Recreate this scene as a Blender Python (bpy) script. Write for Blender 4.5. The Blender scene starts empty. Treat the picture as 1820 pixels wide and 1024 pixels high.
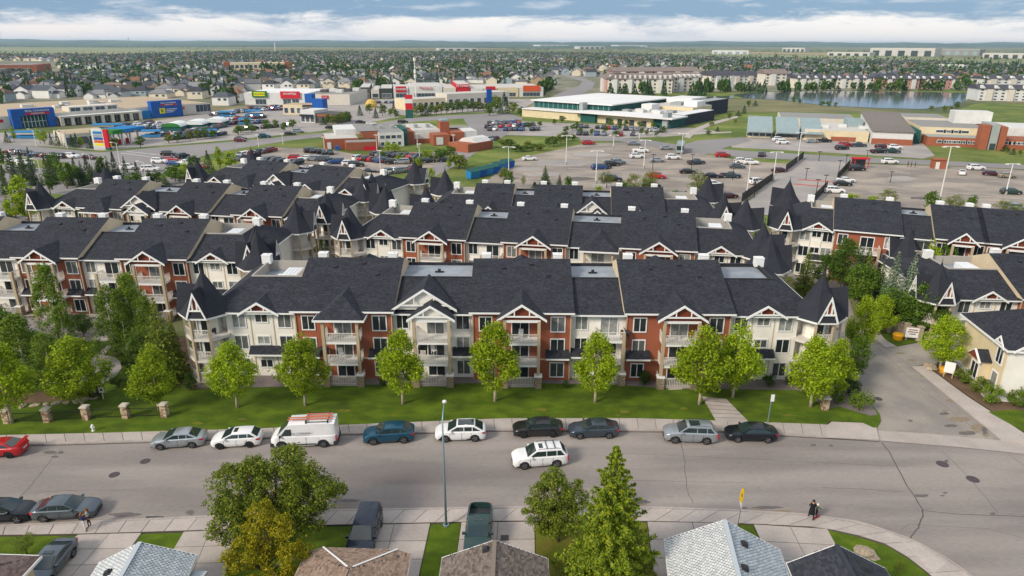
import bpy, math, random
import numpy as np
from mathutils import Vector, Matrix, Euler
SC = bpy.context.scene
COL = SC.collection
rnd = random.Random(7)
R = math.radians
# ------------------------------------------------------------------ camera
FPX, CU, CV, CAMH = 1214.0, 910.0, 512.0, 35.0
PITCH, ROLL = R(19.76), R(0.16)
cam = bpy.data.objects.new('camera', bpy.data.cameras.new('camera'))
COL.objects.link(cam)
cam.data.sensor_width = 36.0
cam.data.lens = 36.0 * FPX / 1820.0
cam.data.clip_start = 0.5
cam.data.clip_end = 40000
ROT = (Matrix.Rotation(math.pi/2 - PITCH, 3, 'X') @ Matrix.Rotation(ROLL, 3, 'Z'))
cam.matrix_world = Matrix.Translation((0, 0, CAMH)) @ ROT.to_4x4()
SC.camera = cam
# ------------------------------------------------------------------ sky, sun, exposure
SUN_EL, SUN_AZ = R(34), R(-128)       # azimuth measured clockwise from +Y: the sun stands behind the camera's left shoulder
world = bpy.data.worlds.new('World'); SC.world = world
world.use_nodes = True
def _sky():
    nt = world.node_tree; N = nt.nodes; L = nt.links
    N.clear()
    out = N.new('ShaderNodeOutputWorld')
    sky = N.new('ShaderNodeTexSky'); sky.sky_type = 'NISHITA'; sky.sun_disc = False
    sky.sun_elevation = SUN_EL; sky.sun_rotation = SUN_AZ
    bg1 = N.new('ShaderNodeBackground'); bg1.inputs[1].default_value = 0.10
    L.new(sky.outputs[0], bg1.inputs[0])
    tc = N.new('ShaderNodeTexCoord')
    sep = N.new('ShaderNodeSeparateXYZ'); L.new(tc.outputs['Generated'], sep.inputs[0])
    def cl(scale, sx, sz, detail, rough, off, dist=0.0):
        mp = N.new('ShaderNodeMapping'); mp.inputs['Scale'].default_value = (sx, sx, sz); mp.inputs['Location'].default_value = off
        L.new(tc.outputs['Generated'], mp.inputs[0])
        n = N.new('ShaderNodeTexNoise'); n.inputs['Scale'].default_value = scale
        n.inputs['Detail'].default_value = detail; n.inputs['Roughness'].default_value = rough
        n.inputs['Distortion'].default_value = dist
        L.new(mp.outputs[0], n.inputs['Vector'])
        return n.outputs[0]
    def math_(op, a, b, clamp=False):
        m = N.new('ShaderNodeMath'); m.operation = op; m.use_clamp = clamp
        for i, q in enumerate((a, b)):
            if q is None: continue
            if isinstance(q, (int, float)): m.inputs[i].default_value = q
            else: L.new(q, m.inputs[i])
        return m.outputs[0]
    def mix(f, a, b):
        m = N.new('ShaderNodeMixRGB')
        for i, q in enumerate((f, a, b)):
            if isinstance(q, (int, float)): m.inputs[i].default_value = q
            elif isinstance(q, tuple): m.inputs[i].default_value = q
            else: L.new(q, m.inputs[i])
        return m.outputs[0]
    def rmp(f, lo, hi):
        m = N.new('ShaderNodeMapRange'); m.interpolation_type = 'SMOOTHSTEP'
        L.new(f, m.inputs[0]); m.inputs[1].default_value = lo; m.inputs[2].default_value = hi
        return m.outputs[0]
    z = sep.outputs['Z']
    big = cl(5.0, 1.0, 6.5, 9.0, .60, (3.1, 1.7, 0.25), .4)
    det = cl(15.0, 1.0, 4.0, 8.0, .66, (0.3, 4.7, 1.0), .3)
    s = math_('ADD', math_('MULTIPLY', big, .66), math_('MULTIPLY', det, .34))
    # cloud bank low over the horizon; cloud overhead, unseen, thinned to keep light bright
    bank = math_('SUBTRACT', math_('MULTIPLY', rmp(z, 0.012, 0.052), .25), math_('MULTIPLY', rmp(z, 0.07, 0.25), .18))
    s2 = math_('ADD', s, bank)
    dark = rmp(s2, .51, .66)
    col = mix(dark, (1.0, .97, .96, 1), (.22, .37, .56, 1))
    wisps = rmp(cl(9.0, 1.0, 7.0, 6.0, .6, (7.3, 2.2, .7)), .50, .72)
    col = mix(math_('MULTIPLY', wisps, .45), col, (.92, .92, .94, 1))
    low = rmp(z, 0.0, 0.034)
    pale = mix(rmp(cl(5.0, 1.0, 12.0, 5.0, .6, (2.3, 9.2, .1)), .4, .7), (.80, .80, .85, 1), (.96, .86, .83, 1))
    col = mix(math_('MULTIPLY', math_('SUBTRACT', 1.0, low), .85), col, pale)
    bg2 = N.new('ShaderNodeBackground'); L.new(col, bg2.inputs[0]); bg2.inputs[1].default_value = 0.70
    ms = N.new('ShaderNodeMixShader'); ms.inputs[0].default_value = .90
    L.new(bg1.outputs[0], ms.inputs[1]); L.new(bg2.outputs[0], ms.inputs[2]); L.new(ms.outputs[0], out.inputs[0])
_sky()
sun = bpy.data.objects.new('sun', bpy.data.lights.new('sun', 'SUN')); COL.objects.link(sun)
sun.data.energy = 2.3; sun.data.angle = R(14); sun.data.color = (1.0, .90, .76)
_sd = Vector((math.sin(SUN_AZ)*math.cos(SUN_EL), math.cos(SUN_AZ)*math.cos(SUN_EL), math.sin(SUN_EL)))
sun.rotation_euler = _sd.to_track_quat('Z', 'Y').to_euler()
vs = SC.view_settings
vs.view_transform = 'Standard'; vs.look = 'None'; vs.gamma = 1; vs.use_curve_mapping = False
vs.exposure = 0.58
cy = SC.cycles
cy.max_bounces = 5; cy.diffuse_bounces = 2; cy.glossy_bounces = 2; cy.transmission_bounces = 2; cy.transparent_max_bounces = 6; cy.volume_bounces = 1
cy.use_denoising = True
cy.sample_clamp_indirect = 4
# ------------------------------------------------------------------ geometry helpers
def ray(u, v):
    return ROT @ Vector(((u-CU)/FPX, -(v-CV)/FPX, -1.0))
def P(u, v, z=0.0):
    d = ray(u, v); t = (z-CAMH)/d.z
    return Vector((d.x*t, d.y*t, z))
def PY(u, v, Y):
    d = ray(u, v); t = Y/d.y
    return Vector((d.x*t, Y, CAMH+d.z*t))
ROTI = ROT.transposed()
def proj(p):
    q = ROTI @ (Vector(p)-Vector((0, 0, CAMH)))
    if q.z > -0.1: return (-9999, -9999)
    return (CU+FPX*q.x/-q.z, CV-FPX*q.y/-q.z)
def lerp(a, b, t): return a+(b-a)*t
def col(h, k=1.0):
    h = h.lstrip('#')
    def f(x):
        x = x/255
        return x/12.92 if x <= .04045 else ((x+.055)/1.055)**2.4
    return tuple(f(int(h[i:i+2], 16))*k for i in (0, 2, 4))
class MB:
    def __init__(s): s.v = []; s.f = []; s.m = []
    def poly(s, pts, m=0):
        n = len(s.v); s.v += [tuple(p) for p in pts]; s.f.append(tuple(range(n, n+len(pts)))); s.m.append(m); return s
    def box(s, x0, x1, y0, y1, z0, z1, m=0):
        return s.hexa([(x0,y0,z0),(x1,y0,z0),(x1,y1,z0),(x0,y1,z0),(x0,y0,z1),(x1,y0,z1),(x1,y1,z1),(x0,y1,z1)], m)
    def hexa(s, p, m=0):
        n = len(s.v); s.v += [tuple(q) for q in p]
        for f in ((3,2,1,0),(4,5,6,7),(0,1,5,4),(1,2,6,5),(2,3,7,6),(3,0,4,7)):
            s.f.append(tuple(n+i for i in f)); s.m.append(m)
        return s
    def bar(s, a, b, w, h, m=0, up=(0, 0, 1)):
        a = Vector(a); b = Vector(b); d = (b-a).normalized(); up = Vector(up)
        if abs(d.dot(up)) > .97: up = Vector((0, 1, 0))
        x = d.cross(up).normalized()*w/2; y = x.cross(d).normalized()*h/2
        return s.hexa([a-x-y, a+x-y, b+x-y, b-x-y, a-x+y, a+x+y, b+x+y, b-x+y], m)
    def prism(s, pts, z0, z1, m=0, mt=None):
        n = len(s.v); k = len(pts)
        s.v += [(p[0], p[1], z0) for p in pts]+[(p[0], p[1], z1) for p in pts]
        s.f.append(tuple(range(n+k-1, n-1, -1))); s.m.append(m)
        s.f.append(tuple(range(n+k, n+2*k))); s.m.append(m if mt is None else mt)
        for i in range(k):
            j = (i+1) % k; s.f.append((n+i, n+j, n+k+j, n+k+i)); s.m.append(m)
        return s
    def exx(s, yz, x0, x1, m=0, me=None):
        n = len(s.v); k = len(yz)
        s.v += [(x0, p[0], p[1]) for p in yz]+[(x1, p[0], p[1]) for p in yz]
        s.f.append(tuple(range(n, n+k))); s.m.append(m if me is None else me)
        s.f.append(tuple(range(n+2*k-1, n+k-1, -1))); s.m.append(m if me is None else me)
        for i in range(k):
            j = (i+1) % k; s.f.append((n+j, n+i, n+k+i, n+k+j)); s.m.append(m)
        return s
    def tube(s, pts, rs, n=6, m=0, cap=True):
        pts = [Vector(p) for p in pts]
        if not hasattr(rs, '__len__'): rs = [rs]*len(pts)
        b = len(s.v)
        for i, p in enumerate(pts):
            d = (pts[min(i+1, len(pts)-1)]-pts[max(i-1, 0)]).normalized()
            a = Vector((1, 0, 0)) if abs(d.x) < .8 else Vector((0, 1, 0))
            x = d.cross(a).normalized(); y = d.cross(x)
            for k in range(n):
                t = 2*math.pi*k/n; s.v.append(tuple(p+(x*math.cos(t)+y*math.sin(t))*rs[i]))
        for i in range(len(pts)-1):
            for k in range(n):
                j = (k+1) % n
                s.f.append((b+i*n+k, b+i*n+j, b+(i+1)*n+j, b+(i+1)*n+k)); s.m.append(m)
        if cap:
            s.f.append(tuple(b+k for k in range(n-1, -1, -1))); s.m.append(m)
            e = b+(len(pts)-1)*n; s.f.append(tuple(e+k for k in range(n))); s.m.append(m)
        return s
    def lathe(s, prof, n=12, m=0, axis='z', c=(0, 0, 0)):
        b = len(s.v)
        for r, h in prof:
            for k in range(n):
                t = 2*math.pi*k/n; a, q = r*math.cos(t), r*math.sin(t)
                p = (a, q, h) if axis == 'z' else ((a, h, q) if axis == 'y' else (h, a, q))
                s.v.append((p[0]+c[0], p[1]+c[1], p[2]+c[2]))
        for i in range(len(prof)-1):
            for k in range(n):
                j = (k+1) % n
                s.f.append((b+i*n+k, b+i*n+j, b+(i+1)*n+j, b+(i+1)*n+k)); s.m.append(m)
        return s
    def mesh(s, name, mats, smooth=False):
        me = bpy.data.meshes.new(name)
        me.from_pydata(s.v, [], s.f)
        for q in (mats if isinstance(mats, (list, tuple)) else [mats]): me.materials.append(q)
        if len(set(s.m)) > 1 or (s.m and s.m[0]): me.polygons.foreach_set('material_index', s.m)
        if smooth: me.polygons.foreach_set('use_smooth', [True]*len(s.f))
        me.update(); return me
    def build(s, name, mats, parent=None, loc=None, rot=None, smooth=False):
        return obj(name, s.mesh(name, mats, smooth), parent, loc, rot)
def obj(name, me, parent=None, loc=None, rot=None, scale=None):
    o = bpy.data.objects.new(name, me); COL.objects.link(o)
    if parent is not None: o.parent = parent
    if loc is not None: o.location = loc
    if rot is not None: o.rotation_euler = (0, 0, rot) if not hasattr(rot, '__len__') else rot
    if scale is not None: o.scale = scale if hasattr(scale, '__len__') else (scale,)*3
    return o
def tag(o, label=None, cat=None, group=None, kind=None):
    if label: o['label'] = label
    if cat: o['category'] = cat
    if group: o['group'] = group
    if kind: o['kind'] = kind
    return o
def empty(name, loc=(0, 0, 0), rot=0, label=None, cat=None, group=None, kind=None):
    return tag(obj(name, None, None, loc, rot), label, cat, group, kind)
KIDS = {}
def dup(o, parent=None):
    c = o.copy(); COL.objects.link(c)
    if parent is not None: c.parent = parent
    for ch in o.children: dup(ch, c)
    return c
ORD = ['first','second','third','fourth','fifth','sixth','seventh','eighth','ninth','tenth','eleventh','twelfth','thirteenth','fourteenth','fifteenth','sixteenth','seventeenth','eighteenth','nineteenth','twentieth']
def ordn(i):
    if i < 20: return ORD[i]
    t = ['twenty', 'thirty', 'forty', 'fifty', 'sixty'][(i+1)//10-2]
    return t+'-'+ORD[(i+1) % 10-1] if (i+1) % 10 else {'twenty':'twentieth','thirty':'thirtieth','forty':'fortieth','fifty':'fiftieth','sixty':'sixtieth'}[t]
def text(s, size, mat, parent, loc, rot, ext=.02, name='lettering', align='CENTER', sx=1.0):
    cu = bpy.data.curves.new(name, 'FONT'); cu.body = s; cu.size = size; cu.extrude = ext
    cu.align_x = align; cu.align_y = 'CENTER'; cu.resolution_u = 2; cu.materials.append(mat)
    t_ = bpy.data.objects.new('tmp_text', cu); me = bpy.data.meshes.new_from_object(t_); bpy.data.objects.remove(t_); me.name = name
    if not me.materials: me.materials.append(mat)
    o = obj(name, me, parent, loc, rot); o.scale = (sx, 1, 1); return o
# ------------------------------------------------------------------ materials
def mat(name, c, rough=.85, var=.12, scale=3.0, big=0.0, bigscale=.15, bump=0.0, metal=0.0, spec=.3, stretch=(1, 1, 1), world_co=False, c2=None, coat=0.0, rand=0.0, detail=5.0):
    m = bpy.data.materials.new(name); m.use_nodes = True
    nt = m.node_tree; N = nt.nodes; L = nt.links; b = N['Principled BSDF']
    b.inputs['Roughness'].default_value = rough; b.inputs['Metallic'].default_value = metal
    b.inputs['Specular IOR Level'].default_value = spec
    if coat: b.inputs['Coat Weight'].default_value = coat; b.inputs['Coat Roughness'].default_value = .05
    if world_co: co = N.new('ShaderNodeNewGeometry').outputs['Position']
    else: co = N.new('ShaderNodeTexCoord').outputs['Object']
    mp = N.new('ShaderNodeMapping'); mp.inputs['Scale'].default_value = stretch; L.new(co, mp.inputs[0])
    def noise(sc, det):
        n = N.new('ShaderNodeTexNoise'); n.inputs['Scale'].default_value = sc; n.inputs['Detail'].default_value = det
        L.new(mp.outputs[0], n.inputs['Vector']); return n.outputs[0]
    def mr(f, lo, hi, a, bb):
        q = N.new('ShaderNodeMapRange'); L.new(f, q.inputs[0])
        q.inputs[1].default_value = lo; q.inputs[2].default_value = hi; q.inputs[3].default_value = a; q.inputs[4].default_value = bb
        return q.outputs[0]
    fine = noise(scale, detail)
    if c2 is None: c2 = c
    mx = N.new('ShaderNodeMixRGB'); mx.inputs[1].default_value = (*c, 1); mx.inputs[2].default_value = (*c2, 1)
    L.new(mr(noise(bigscale*2.3, 4.0), .4, .6, 0, 1), mx.inputs[0])
    k = mr(fine, .3, .7, 1-var, 1+var)
    if big:
        k2 = mr(noise(bigscale, 4.0), .3, .7, 1-big, 1+big)
        q = N.new('ShaderNodeMath'); q.operation = 'MULTIPLY'; L.new(k, q.inputs[0]); L.new(k2, q.inputs[1]); k = q.outputs[0]
    if rand:
        oi = N.new('ShaderNodeObjectInfo'); k2 = mr(oi.outputs['Random'], 0, 1, 1-rand, 1+rand)
        q = N.new('ShaderNodeMath'); q.operation = 'MULTIPLY'; L.new(k, q.inputs[0]); L.new(k2, q.inputs[1]); k = q.outputs[0]
    mu = N.new('ShaderNodeVectorMath'); mu.operation = 'SCALE'; L.new(mx.outputs[0], mu.inputs[0]); L.new(k, mu.inputs['Scale'])
    L.new(mu.outputs[0], b.inputs['Base Color'])
    if bump:
        bp = N.new('ShaderNodeBump'); bp.inputs['Strength'].default_value = bump; bp.inputs['Distance'].default_value = .05
        L.new(fine, bp.inputs['Height']); L.new(bp.outputs[0], b.inputs['Normal'])
    return m
def plain(name, c, rough=.5, metal=0.0, spec=.4, coat=0.0):
    return mat(name, c, rough, .04, 2.0, 0, .2, 0, metal, spec, coat=coat)
def rows_mat(name, c, period, axis, var=.25, depth=.35, fine=14.0, stretch=(1, 1, 1), big=.1, rough=.85, tabs=0.0, rand=0.0, c2=None):
    """horizontal courses (lap siding, shingle courses): a saw-tooth bump and a thin darker line along an axis, with grain"""
    m = mat(name, c, rough, var, fine, big, .35, 0, stretch=stretch, rand=rand, c2=c2)
    nt = m.node_tree; N = nt.nodes; L = nt.links; b = N['Principled BSDF']
    tc = N.new('ShaderNodeTexCoord'); sp = N.new('ShaderNodeSeparateXYZ'); L.new(tc.outputs['Object'], sp.inputs[0])
    q = N.new('ShaderNodeMath'); q.operation = 'DIVIDE'; L.new(sp.outputs[axis], q.inputs[0]); q.inputs[1].default_value = period
    fr = N.new('ShaderNodeMath'); fr.operation = 'FRACT'; L.new(q.outputs[0], fr.inputs[0])
    bp = N.new('ShaderNodeBump'); bp.inputs['Strength'].default_value = depth; bp.inputs['Distance'].default_value = .02
    L.new(fr.outputs[0], bp.inputs['Height']); L.new(bp.outputs[0], b.inputs['Normal'])
    if tabs:
        fl = N.new('ShaderNodeMath'); fl.operation = 'FLOOR'; L.new(q.outputs[0], fl.inputs[0])
        oth = sp.outputs['X' if axis == 'Y' else 'Y']
        d = N.new('ShaderNodeMath'); d.operation = 'DIVIDE'; L.new(oth, d.inputs[0]); d.inputs[1].default_value = period*2.1
        ad = N.new('ShaderNodeMath'); ad.operation = 'MULTIPLY_ADD'; L.new(fl.outputs[0], ad.inputs[0]); ad.inputs[1].default_value = .37; L.new(d.outputs[0], ad.inputs[2])
        f2 = N.new('ShaderNodeMath'); f2.operation = 'FLOOR'; L.new(ad.outputs[0], f2.inputs[0])
        cb = N.new('ShaderNodeCombineXYZ'); L.new(f2.outputs[0], cb.inputs[0]); L.new(fl.outputs[0], cb.inputs[1])
        wn = N.new('ShaderNodeTexWhiteNoise'); wn.noise_dimensions = '2D'; L.new(cb.outputs[0], wn.inputs['Vector'])
        r = N.new('ShaderNodeMapRange'); L.new(wn.outputs['Value'], r.inputs[0]); r.inputs[3].default_value = 1-tabs; r.inputs[4].default_value = 1+tabs
        src = b.inputs['Base Color'].links[0].from_socket
        mu = N.new('ShaderNodeVectorMath'); mu.operation = 'SCALE'; L.new(src, mu.inputs[0]); L.new(r.outputs[0], mu.inputs['Scale'])
        L.new(mu.outputs[0], b.inputs['Base Color'])
    return m
def glass(name, dark, pale, share=.35, rough=.06):
    m = bpy.data.materials.new(name); m.use_nodes = True
    nt = m.node_tree; N = nt.nodes; L = nt.links; b = N['Principled BSDF']
    oi = N.new('ShaderNodeObjectInfo'); r = N.new('ShaderNodeMapRange'); r.interpolation_type = 'SMOOTHSTEP'
    L.new(oi.outputs['Random'], r.inputs[0]); r.inputs[1].default_value = 1-share-.2; r.inputs[2].default_value = 1.0
    tc = N.new('ShaderNodeTexCoord'); n = N.new('ShaderNodeTexNoise'); n.inputs['Scale'].default_value = 1.6; L.new(tc.outputs['Object'], n.inputs['Vector'])
    st = N.new('ShaderNodeMath'); st.operation = 'MULTIPLY'; L.new(r.outputs[0], st.inputs[0]); L.new(n.outputs[0], st.inputs[1])
    mx = N.new('ShaderNodeMixRGB'); mx.inputs[1].default_value = (*dark, 1); mx.inputs[2].default_value = (*pale, 1)
    L.new(st.outputs[0], mx.inputs[0]); L.new(mx.outputs[0], b.inputs['Base Color'])
    b.inputs['Roughness'].default_value = rough; b.inputs['Specular IOR Level'].default_value = .5
    return m
def leafmat(name, c1, c2, c3, trans=.3):
    m = bpy.data.materials.new(name); m.use_nodes = True
    nt = m.node_tree; N = nt.nodes; L = nt.links; b = N['Principled BSDF']; out = N['Material Output']
    g = N.new('ShaderNodeNewGeometry'); cr = N.new('ShaderNodeValToRGB')
    L.new(g.outputs['Random Per Island'], cr.inputs[0])
    e = cr.color_ramp.elements; e[0].color = (*c1, 1); e[1].color = (*c3, 1); e[1].position = 1.0
    q = cr.color_ramp.elements.new(.5); q.color = (*c2, 1)
    oi = N.new('ShaderNodeObjectInfo'); r = N.new('ShaderNodeMapRange'); L.new(oi.outputs['Random'], r.inputs[0]); r.inputs[3].default_value = .82; r.inputs[4].default_value = 1.16
    mu = N.new('ShaderNodeVectorMath'); mu.operation = 'SCALE'; L.new(cr.outputs[0], mu.inputs[0]); L.new(r.outputs[0], mu.inputs['Scale'])
    L.new(mu.outputs[0], b.inputs['Base Color'])
    b.inputs['Roughness'].default_value = .55; b.inputs['Specular IOR Level'].default_value = .25
    tr = N.new('ShaderNodeBsdfTranslucent'); L.new(mu.outputs[0], tr.inputs[0])
    ms = N.new('ShaderNodeMixShader'); ms.inputs[0].default_value = trans
    L.new(b.outputs[0], ms.inputs[1]); L.new(tr.outputs[0], ms.inputs[2]); L.new(ms.outputs[0], out.inputs[0])
    return m
M = {}
M['white'] = plain('white_trim', (.80, .80, .78), .55)
M['rail'] = plain('rail_white', (.66, .62, .57), .6)
M['tan'] = plain('tan_trim', col('#b3a287'), .7)
M['siding_white'] = rows_mat('siding_cream', (.84, .80, .72), .18, 'Z', .03, .25, 6, rand=.03)
M['siding_red'] = rows_mat('siding_rust', col('#9c5a42'), .18, 'Z', .06, .3, 6, rand=.06)
M['siding_beige'] = rows_mat('siding_beige', col('#cdbb9d'), .18, 'Z', .04, .25, 6)
M['soffit'] = plain('soffit_grey', col('#a8a39b'), .8)
M['roof'] = rows_mat('roof_charcoal_shingle', col('#2e3037'), .155, 'Y', .38, .5, 5.0, (1.2, 2.6, 1), .14, .9, .34, .05)
M['roofx'] = rows_mat('roof_charcoal_shingle_side', col('#2e3037'), .155, 'X', .30, .5, 5.0, (2.6, 1.2, 1), .10, .9, .30, .05)
M['roofz'] = rows_mat('roof_charcoal_shingle_steep', col('#2e3038'), .16, 'Z', .30, .5, 6.0, (1.5, 1.5, 2.4), .10, .9)
M['deck'] = mat('flat_roof_membrane', col('#8d949c'), .8, .10, 1.2, .18, .35)
M['deck_edge'] = plain('deck_edge_black', (.02, .02, .022), .6)
M['unit'] = plain('rooftop_unit_white', (.74, .76, .78), .5)
M['stone'] = mat('pier_stone', col('#a8957a'), .9, .35, 7.0, .2, 2.5, .6, c2=col('#7d6f60'))
M['stonecap'] = mat('pier_cap', col('#c5bdae'), .9, .1, 4.0)
M['pane'] = glass('window_glass', (.018, .024, .028), (.55, .56, .53), .45)
M['pane_far'] = glass('far_window_glass', (.05, .07, .09), (.2, .22, .22), .3, .15)
M['truss'] = mat('gable_recess', col('#7a3a26'), .9, .1)
M['iron'] = plain('black_iron', (.015, .015, .016), .5)
M['concrete'] = mat('concrete_slab', col('#aea49d'), .92, .07, 5.0, .10, .5, .05, rand=.07, world_co=True)
M['kerb'] = mat('kerb_concrete', col('#a69c95'), .92, .10, 3.0, .10, .4, world_co=True)
M['joint'] = plain('joint_dirt', col('#5b554d'), .95)
M['road'] = mat('street_asphalt', col('#857d79'), .93, .12, 7.0, .19, .10, .05, world_co=True, c2=col('#938b85'), stretch=(.28, 1.7, 1))
M['road_dark'] = mat('side_road_asphalt', col('#8a837e'), .93, .12, 7.0, .17, .13, .05, world_co=True, c2=col('#999187'))
M['court'] = mat('court_asphalt', col('#6b6568'), .93, .10, 4.0, .22, .2, world_co=True, c2=col('#857d7c'))
M['lot'] = mat('lot_asphalt', col('#a3978a'), .93, .10, 1.5, .16, .06, world_co=True, c2=col('#888078'), stretch=(.6, 1, 1))
M['lot_grey'] = mat('lot_grey_asphalt', col('#979390'), .93, .08, 1.2, .12, .05, world_co=True, c2=col('#a59d96'))
M['arterial'] = mat('arterial_asphalt', col('#8b8786'), .93, .06, 1.0, .10, .03, world_co=True)
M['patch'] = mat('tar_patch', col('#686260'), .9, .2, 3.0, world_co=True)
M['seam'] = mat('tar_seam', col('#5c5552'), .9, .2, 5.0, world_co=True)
M['lawn'] = mat('lawn_grass', col('#425705'), .95, .34, 9.0, .26, .22, .3, world_co=True, c2=col('#54680a'), stretch=(1, 1.6, 1))
M['lawn_dry'] = mat('lawn_grass_dry', col('#5c6614'), .95, .28, 9.0, .20, .3, .3, world_co=True, c2=col('#6f6a24'))
M['grass_mid'] = mat('park_grass', col('#566a26'), .95, .2, .8, .22, .03, world_co=True, c2=col('#757c3a'))
M['bed'] = mat('planting_bed', col('#6b5644'), .95, .35, 9.0, .2, .7, .3, world_co=True)
M['gravel'] = mat('gravel_bed', col('#7a706d'), .95, .35, 14.0, .12, .7, .3, world_co=True)
M['trunk'] = mat('bark_brown', col('#6d5d4c'), .95, .3, 9.0, .1, 1.0, .4)
M['trunk_pale'] = mat('bark_pale', col('#b3a58e'), .95, .25, 8.0, .1, 1.0, .3)
M['birch'] = mat('bark_birch', col('#cfc7b6'), .9, .4, 7.0, .1, 1.0, .2, stretch=(1, 1, 3))
M['leaf_lime'] = leafmat('leaf_lime', col('#6e8a0e'), col('#98b016'), col('#bccc2a'), .44)
M['leaf_green'] = leafmat('leaf_green', col('#34520f'), col('#537217'), col('#738c24'))
M['leaf_dark'] = leafmat('leaf_dark', col('#26400f'), col('#3e5a16'), col('#587222'))
M['leaf_olive'] = leafmat('leaf_olive', col('#4a6018'), col('#6a7c20'), col('#94982e'))
M['leaf_yellow'] = leafmat('leaf_yellow', col('#73760a'), col('#9a960f'), col('#bcac22'), .34)
M['leaf_birch'] = leafmat('leaf_birch', col('#4a6a14'), col('#68821c'), col('#87992e'))
M['needle'] = leafmat('needle_green', col('#2c4318'), col('#466020'), col('#627a2a'), .15)
M['needle_lime'] = leafmat('needle_lime', col('#4e6812'), col('#768c18'), col('#a2a826'), .25)
M['needle_blue'] = leafmat('needle_blue', col('#52684f'), col('#74896a'), col('#94a383'), .12)
M['needle_dark'] = leafmat('needle_dark', col('#1e3618'), col('#304a22'), col('#446030'), .12)
M['leaf_far'] = leafmat('leaf_far', col('#2f4c1a'), col('#456624'), col('#617c30'), .2)
M['needle_far'] = leafmat('needle_far', col('#2c4626'), col('#3e5c32'), col('#527040'), .15)
M['sprite'] = leafmat('leaf_far_olive', col('#4e6018'), col('#6a7a24'), col('#848c34'), .2)
# ------------------------------------------------------------------ ground, street, lawns, walks
def sheet(name, px, z, m, world=False, skirt=0.0, parent=None):
    pts = [Vector((q[0], q[1], z)) for q in px] if world else [P(u, v, z) for u, v in px]
    mb = MB(); mb.poly(pts)
    if sum(pts[i].x*pts[(i+1) % len(pts)].y-pts[(i+1) % len(pts)].x*pts[i].y for i in range(len(pts))) < 0:
        mb.f[0] = tuple(reversed(mb.f[0]))
    if skirt:
        mb.f = []; mb.m = []; mb.v = []; mb.prism(pts if sum(pts[i].x*pts[(i+1) % len(pts)].y-pts[(i+1) % len(pts)].x*pts[i].y for i in range(len(pts))) > 0 else pts[::-1], z-skirt, z)
    o = mb.build(name, m, parent)
    return o if parent else tag(o, kind='structure')
M['ground'] = mat('ground_far', col('#5c6640'), .95, .2, .05, .25, .004, world_co=True, c2=col('#827c58'), detail=8)
g = MB(); g.poly([(-14000, -60, -.12), (14000, -60, -.12), (14000, 16000, -.12), (-14000, 16000, -.12)])
tag(g.build('ground', M['ground']), kind='structure')
# pixel outlines of the kerbs (photo pixels are turned into ground points)
NK = [(-160, 798), (0, 794), (49, 792), (270, 786), (481, 779), (600, 773), (756, 770), (883, 766), (1000, 766), (1133, 767), (1291, 768), (1379, 774), (1474, 779), (1563, 784)]
NT = [(-160, 778), (0, 775), (180, 771), (460, 763), (700, 753), (900, 745), (1133, 745), (1269, 749), (1332, 751), (1468, 756), (1558, 762)]
SK = [(-160, 938), (0, 935), (375, 918), (598, 907), (791, 904), (900, 902), (1149, 902), (1300, 907), (1420, 914), (1515, 926), (1553, 936), (1616, 958), (1680, 991), (1727, 1024), (1790, 1075), (1830, 1120)]
SB = [(-160, 956), (0, 953), (139, 951), (371, 944), (548, 936), (760, 931), (900, 928), (1149, 928), (1338, 933), (1458, 939), (1520, 952), (1578, 970), (1622, 998), (1665, 1034), (1712, 1080), (1750, 1125)]
street_px = NK+[(1700, 795), (1960, 822), (1960, 1130)]+SK[::-1]
street = sheet('street', street_px, 0.0, M['road'])
side_px = [(1563, 783.6), (1558, 762), (1566, 747), (1563, 735), (1525, 688), (1505, 655), (1485, 600), (1470, 560), (1440, 522), (1405, 492), (1380, 470), (1500, 470), (1505, 520), (1522, 570), (1536, 587), (1574, 616), (1592, 616), (1640, 607), (1725, 598), (1740, 640), (1666, 646), (1622, 651), (1689, 706), (1781, 781), (1960, 800), (1960, 821), (1700, 794.6)]
sheet('side_road', side_px, 0.0, M['road_dark'])
# the concrete crossing over the side road mouth
cw = sheet('side_road_crossing', [(1560, 765), (1640, 770), (1781, 783), (1960, 802), (1960, 820), (1820, 807), (1700, 794), (1564, 783)], .004, M['concrete'])
lawnN = [(-160, 777), (0, 774), (180, 770), (460, 762), (700, 752), (900, 744), (1133, 744), (1269, 748), (1332, 750), (1468, 755), (1477, 748), (1533, 750), (1558, 761), (1566, 747), (1563, 735), (1525, 688), (1505, 655), (1485, 620), (1470, 600), (330, 600), (245, 575), (215, 600), (160, 606), (40, 602), (-160, 606)]
sheet('lawn', lawnN, .10, M['lawn'], skirt=.2)
def resample(pl, n):
    pts = [P(u, v) for u, v in pl]
    d = [0]
    for i in range(1, len(pts)): d.append(d[-1]+(pts[i]-pts[i-1]).length)
    out = []
    for k in range(n+1):
        s = d[-1]*k/n; i = 0
        while i < len(pts)-2 and d[i+1] < s: i += 1
        t = (s-d[i])/max(1e-6, d[i+1]-d[i]); out.append(pts[i].lerp(pts[i+1], t))
    return out, d[-1]
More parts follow.
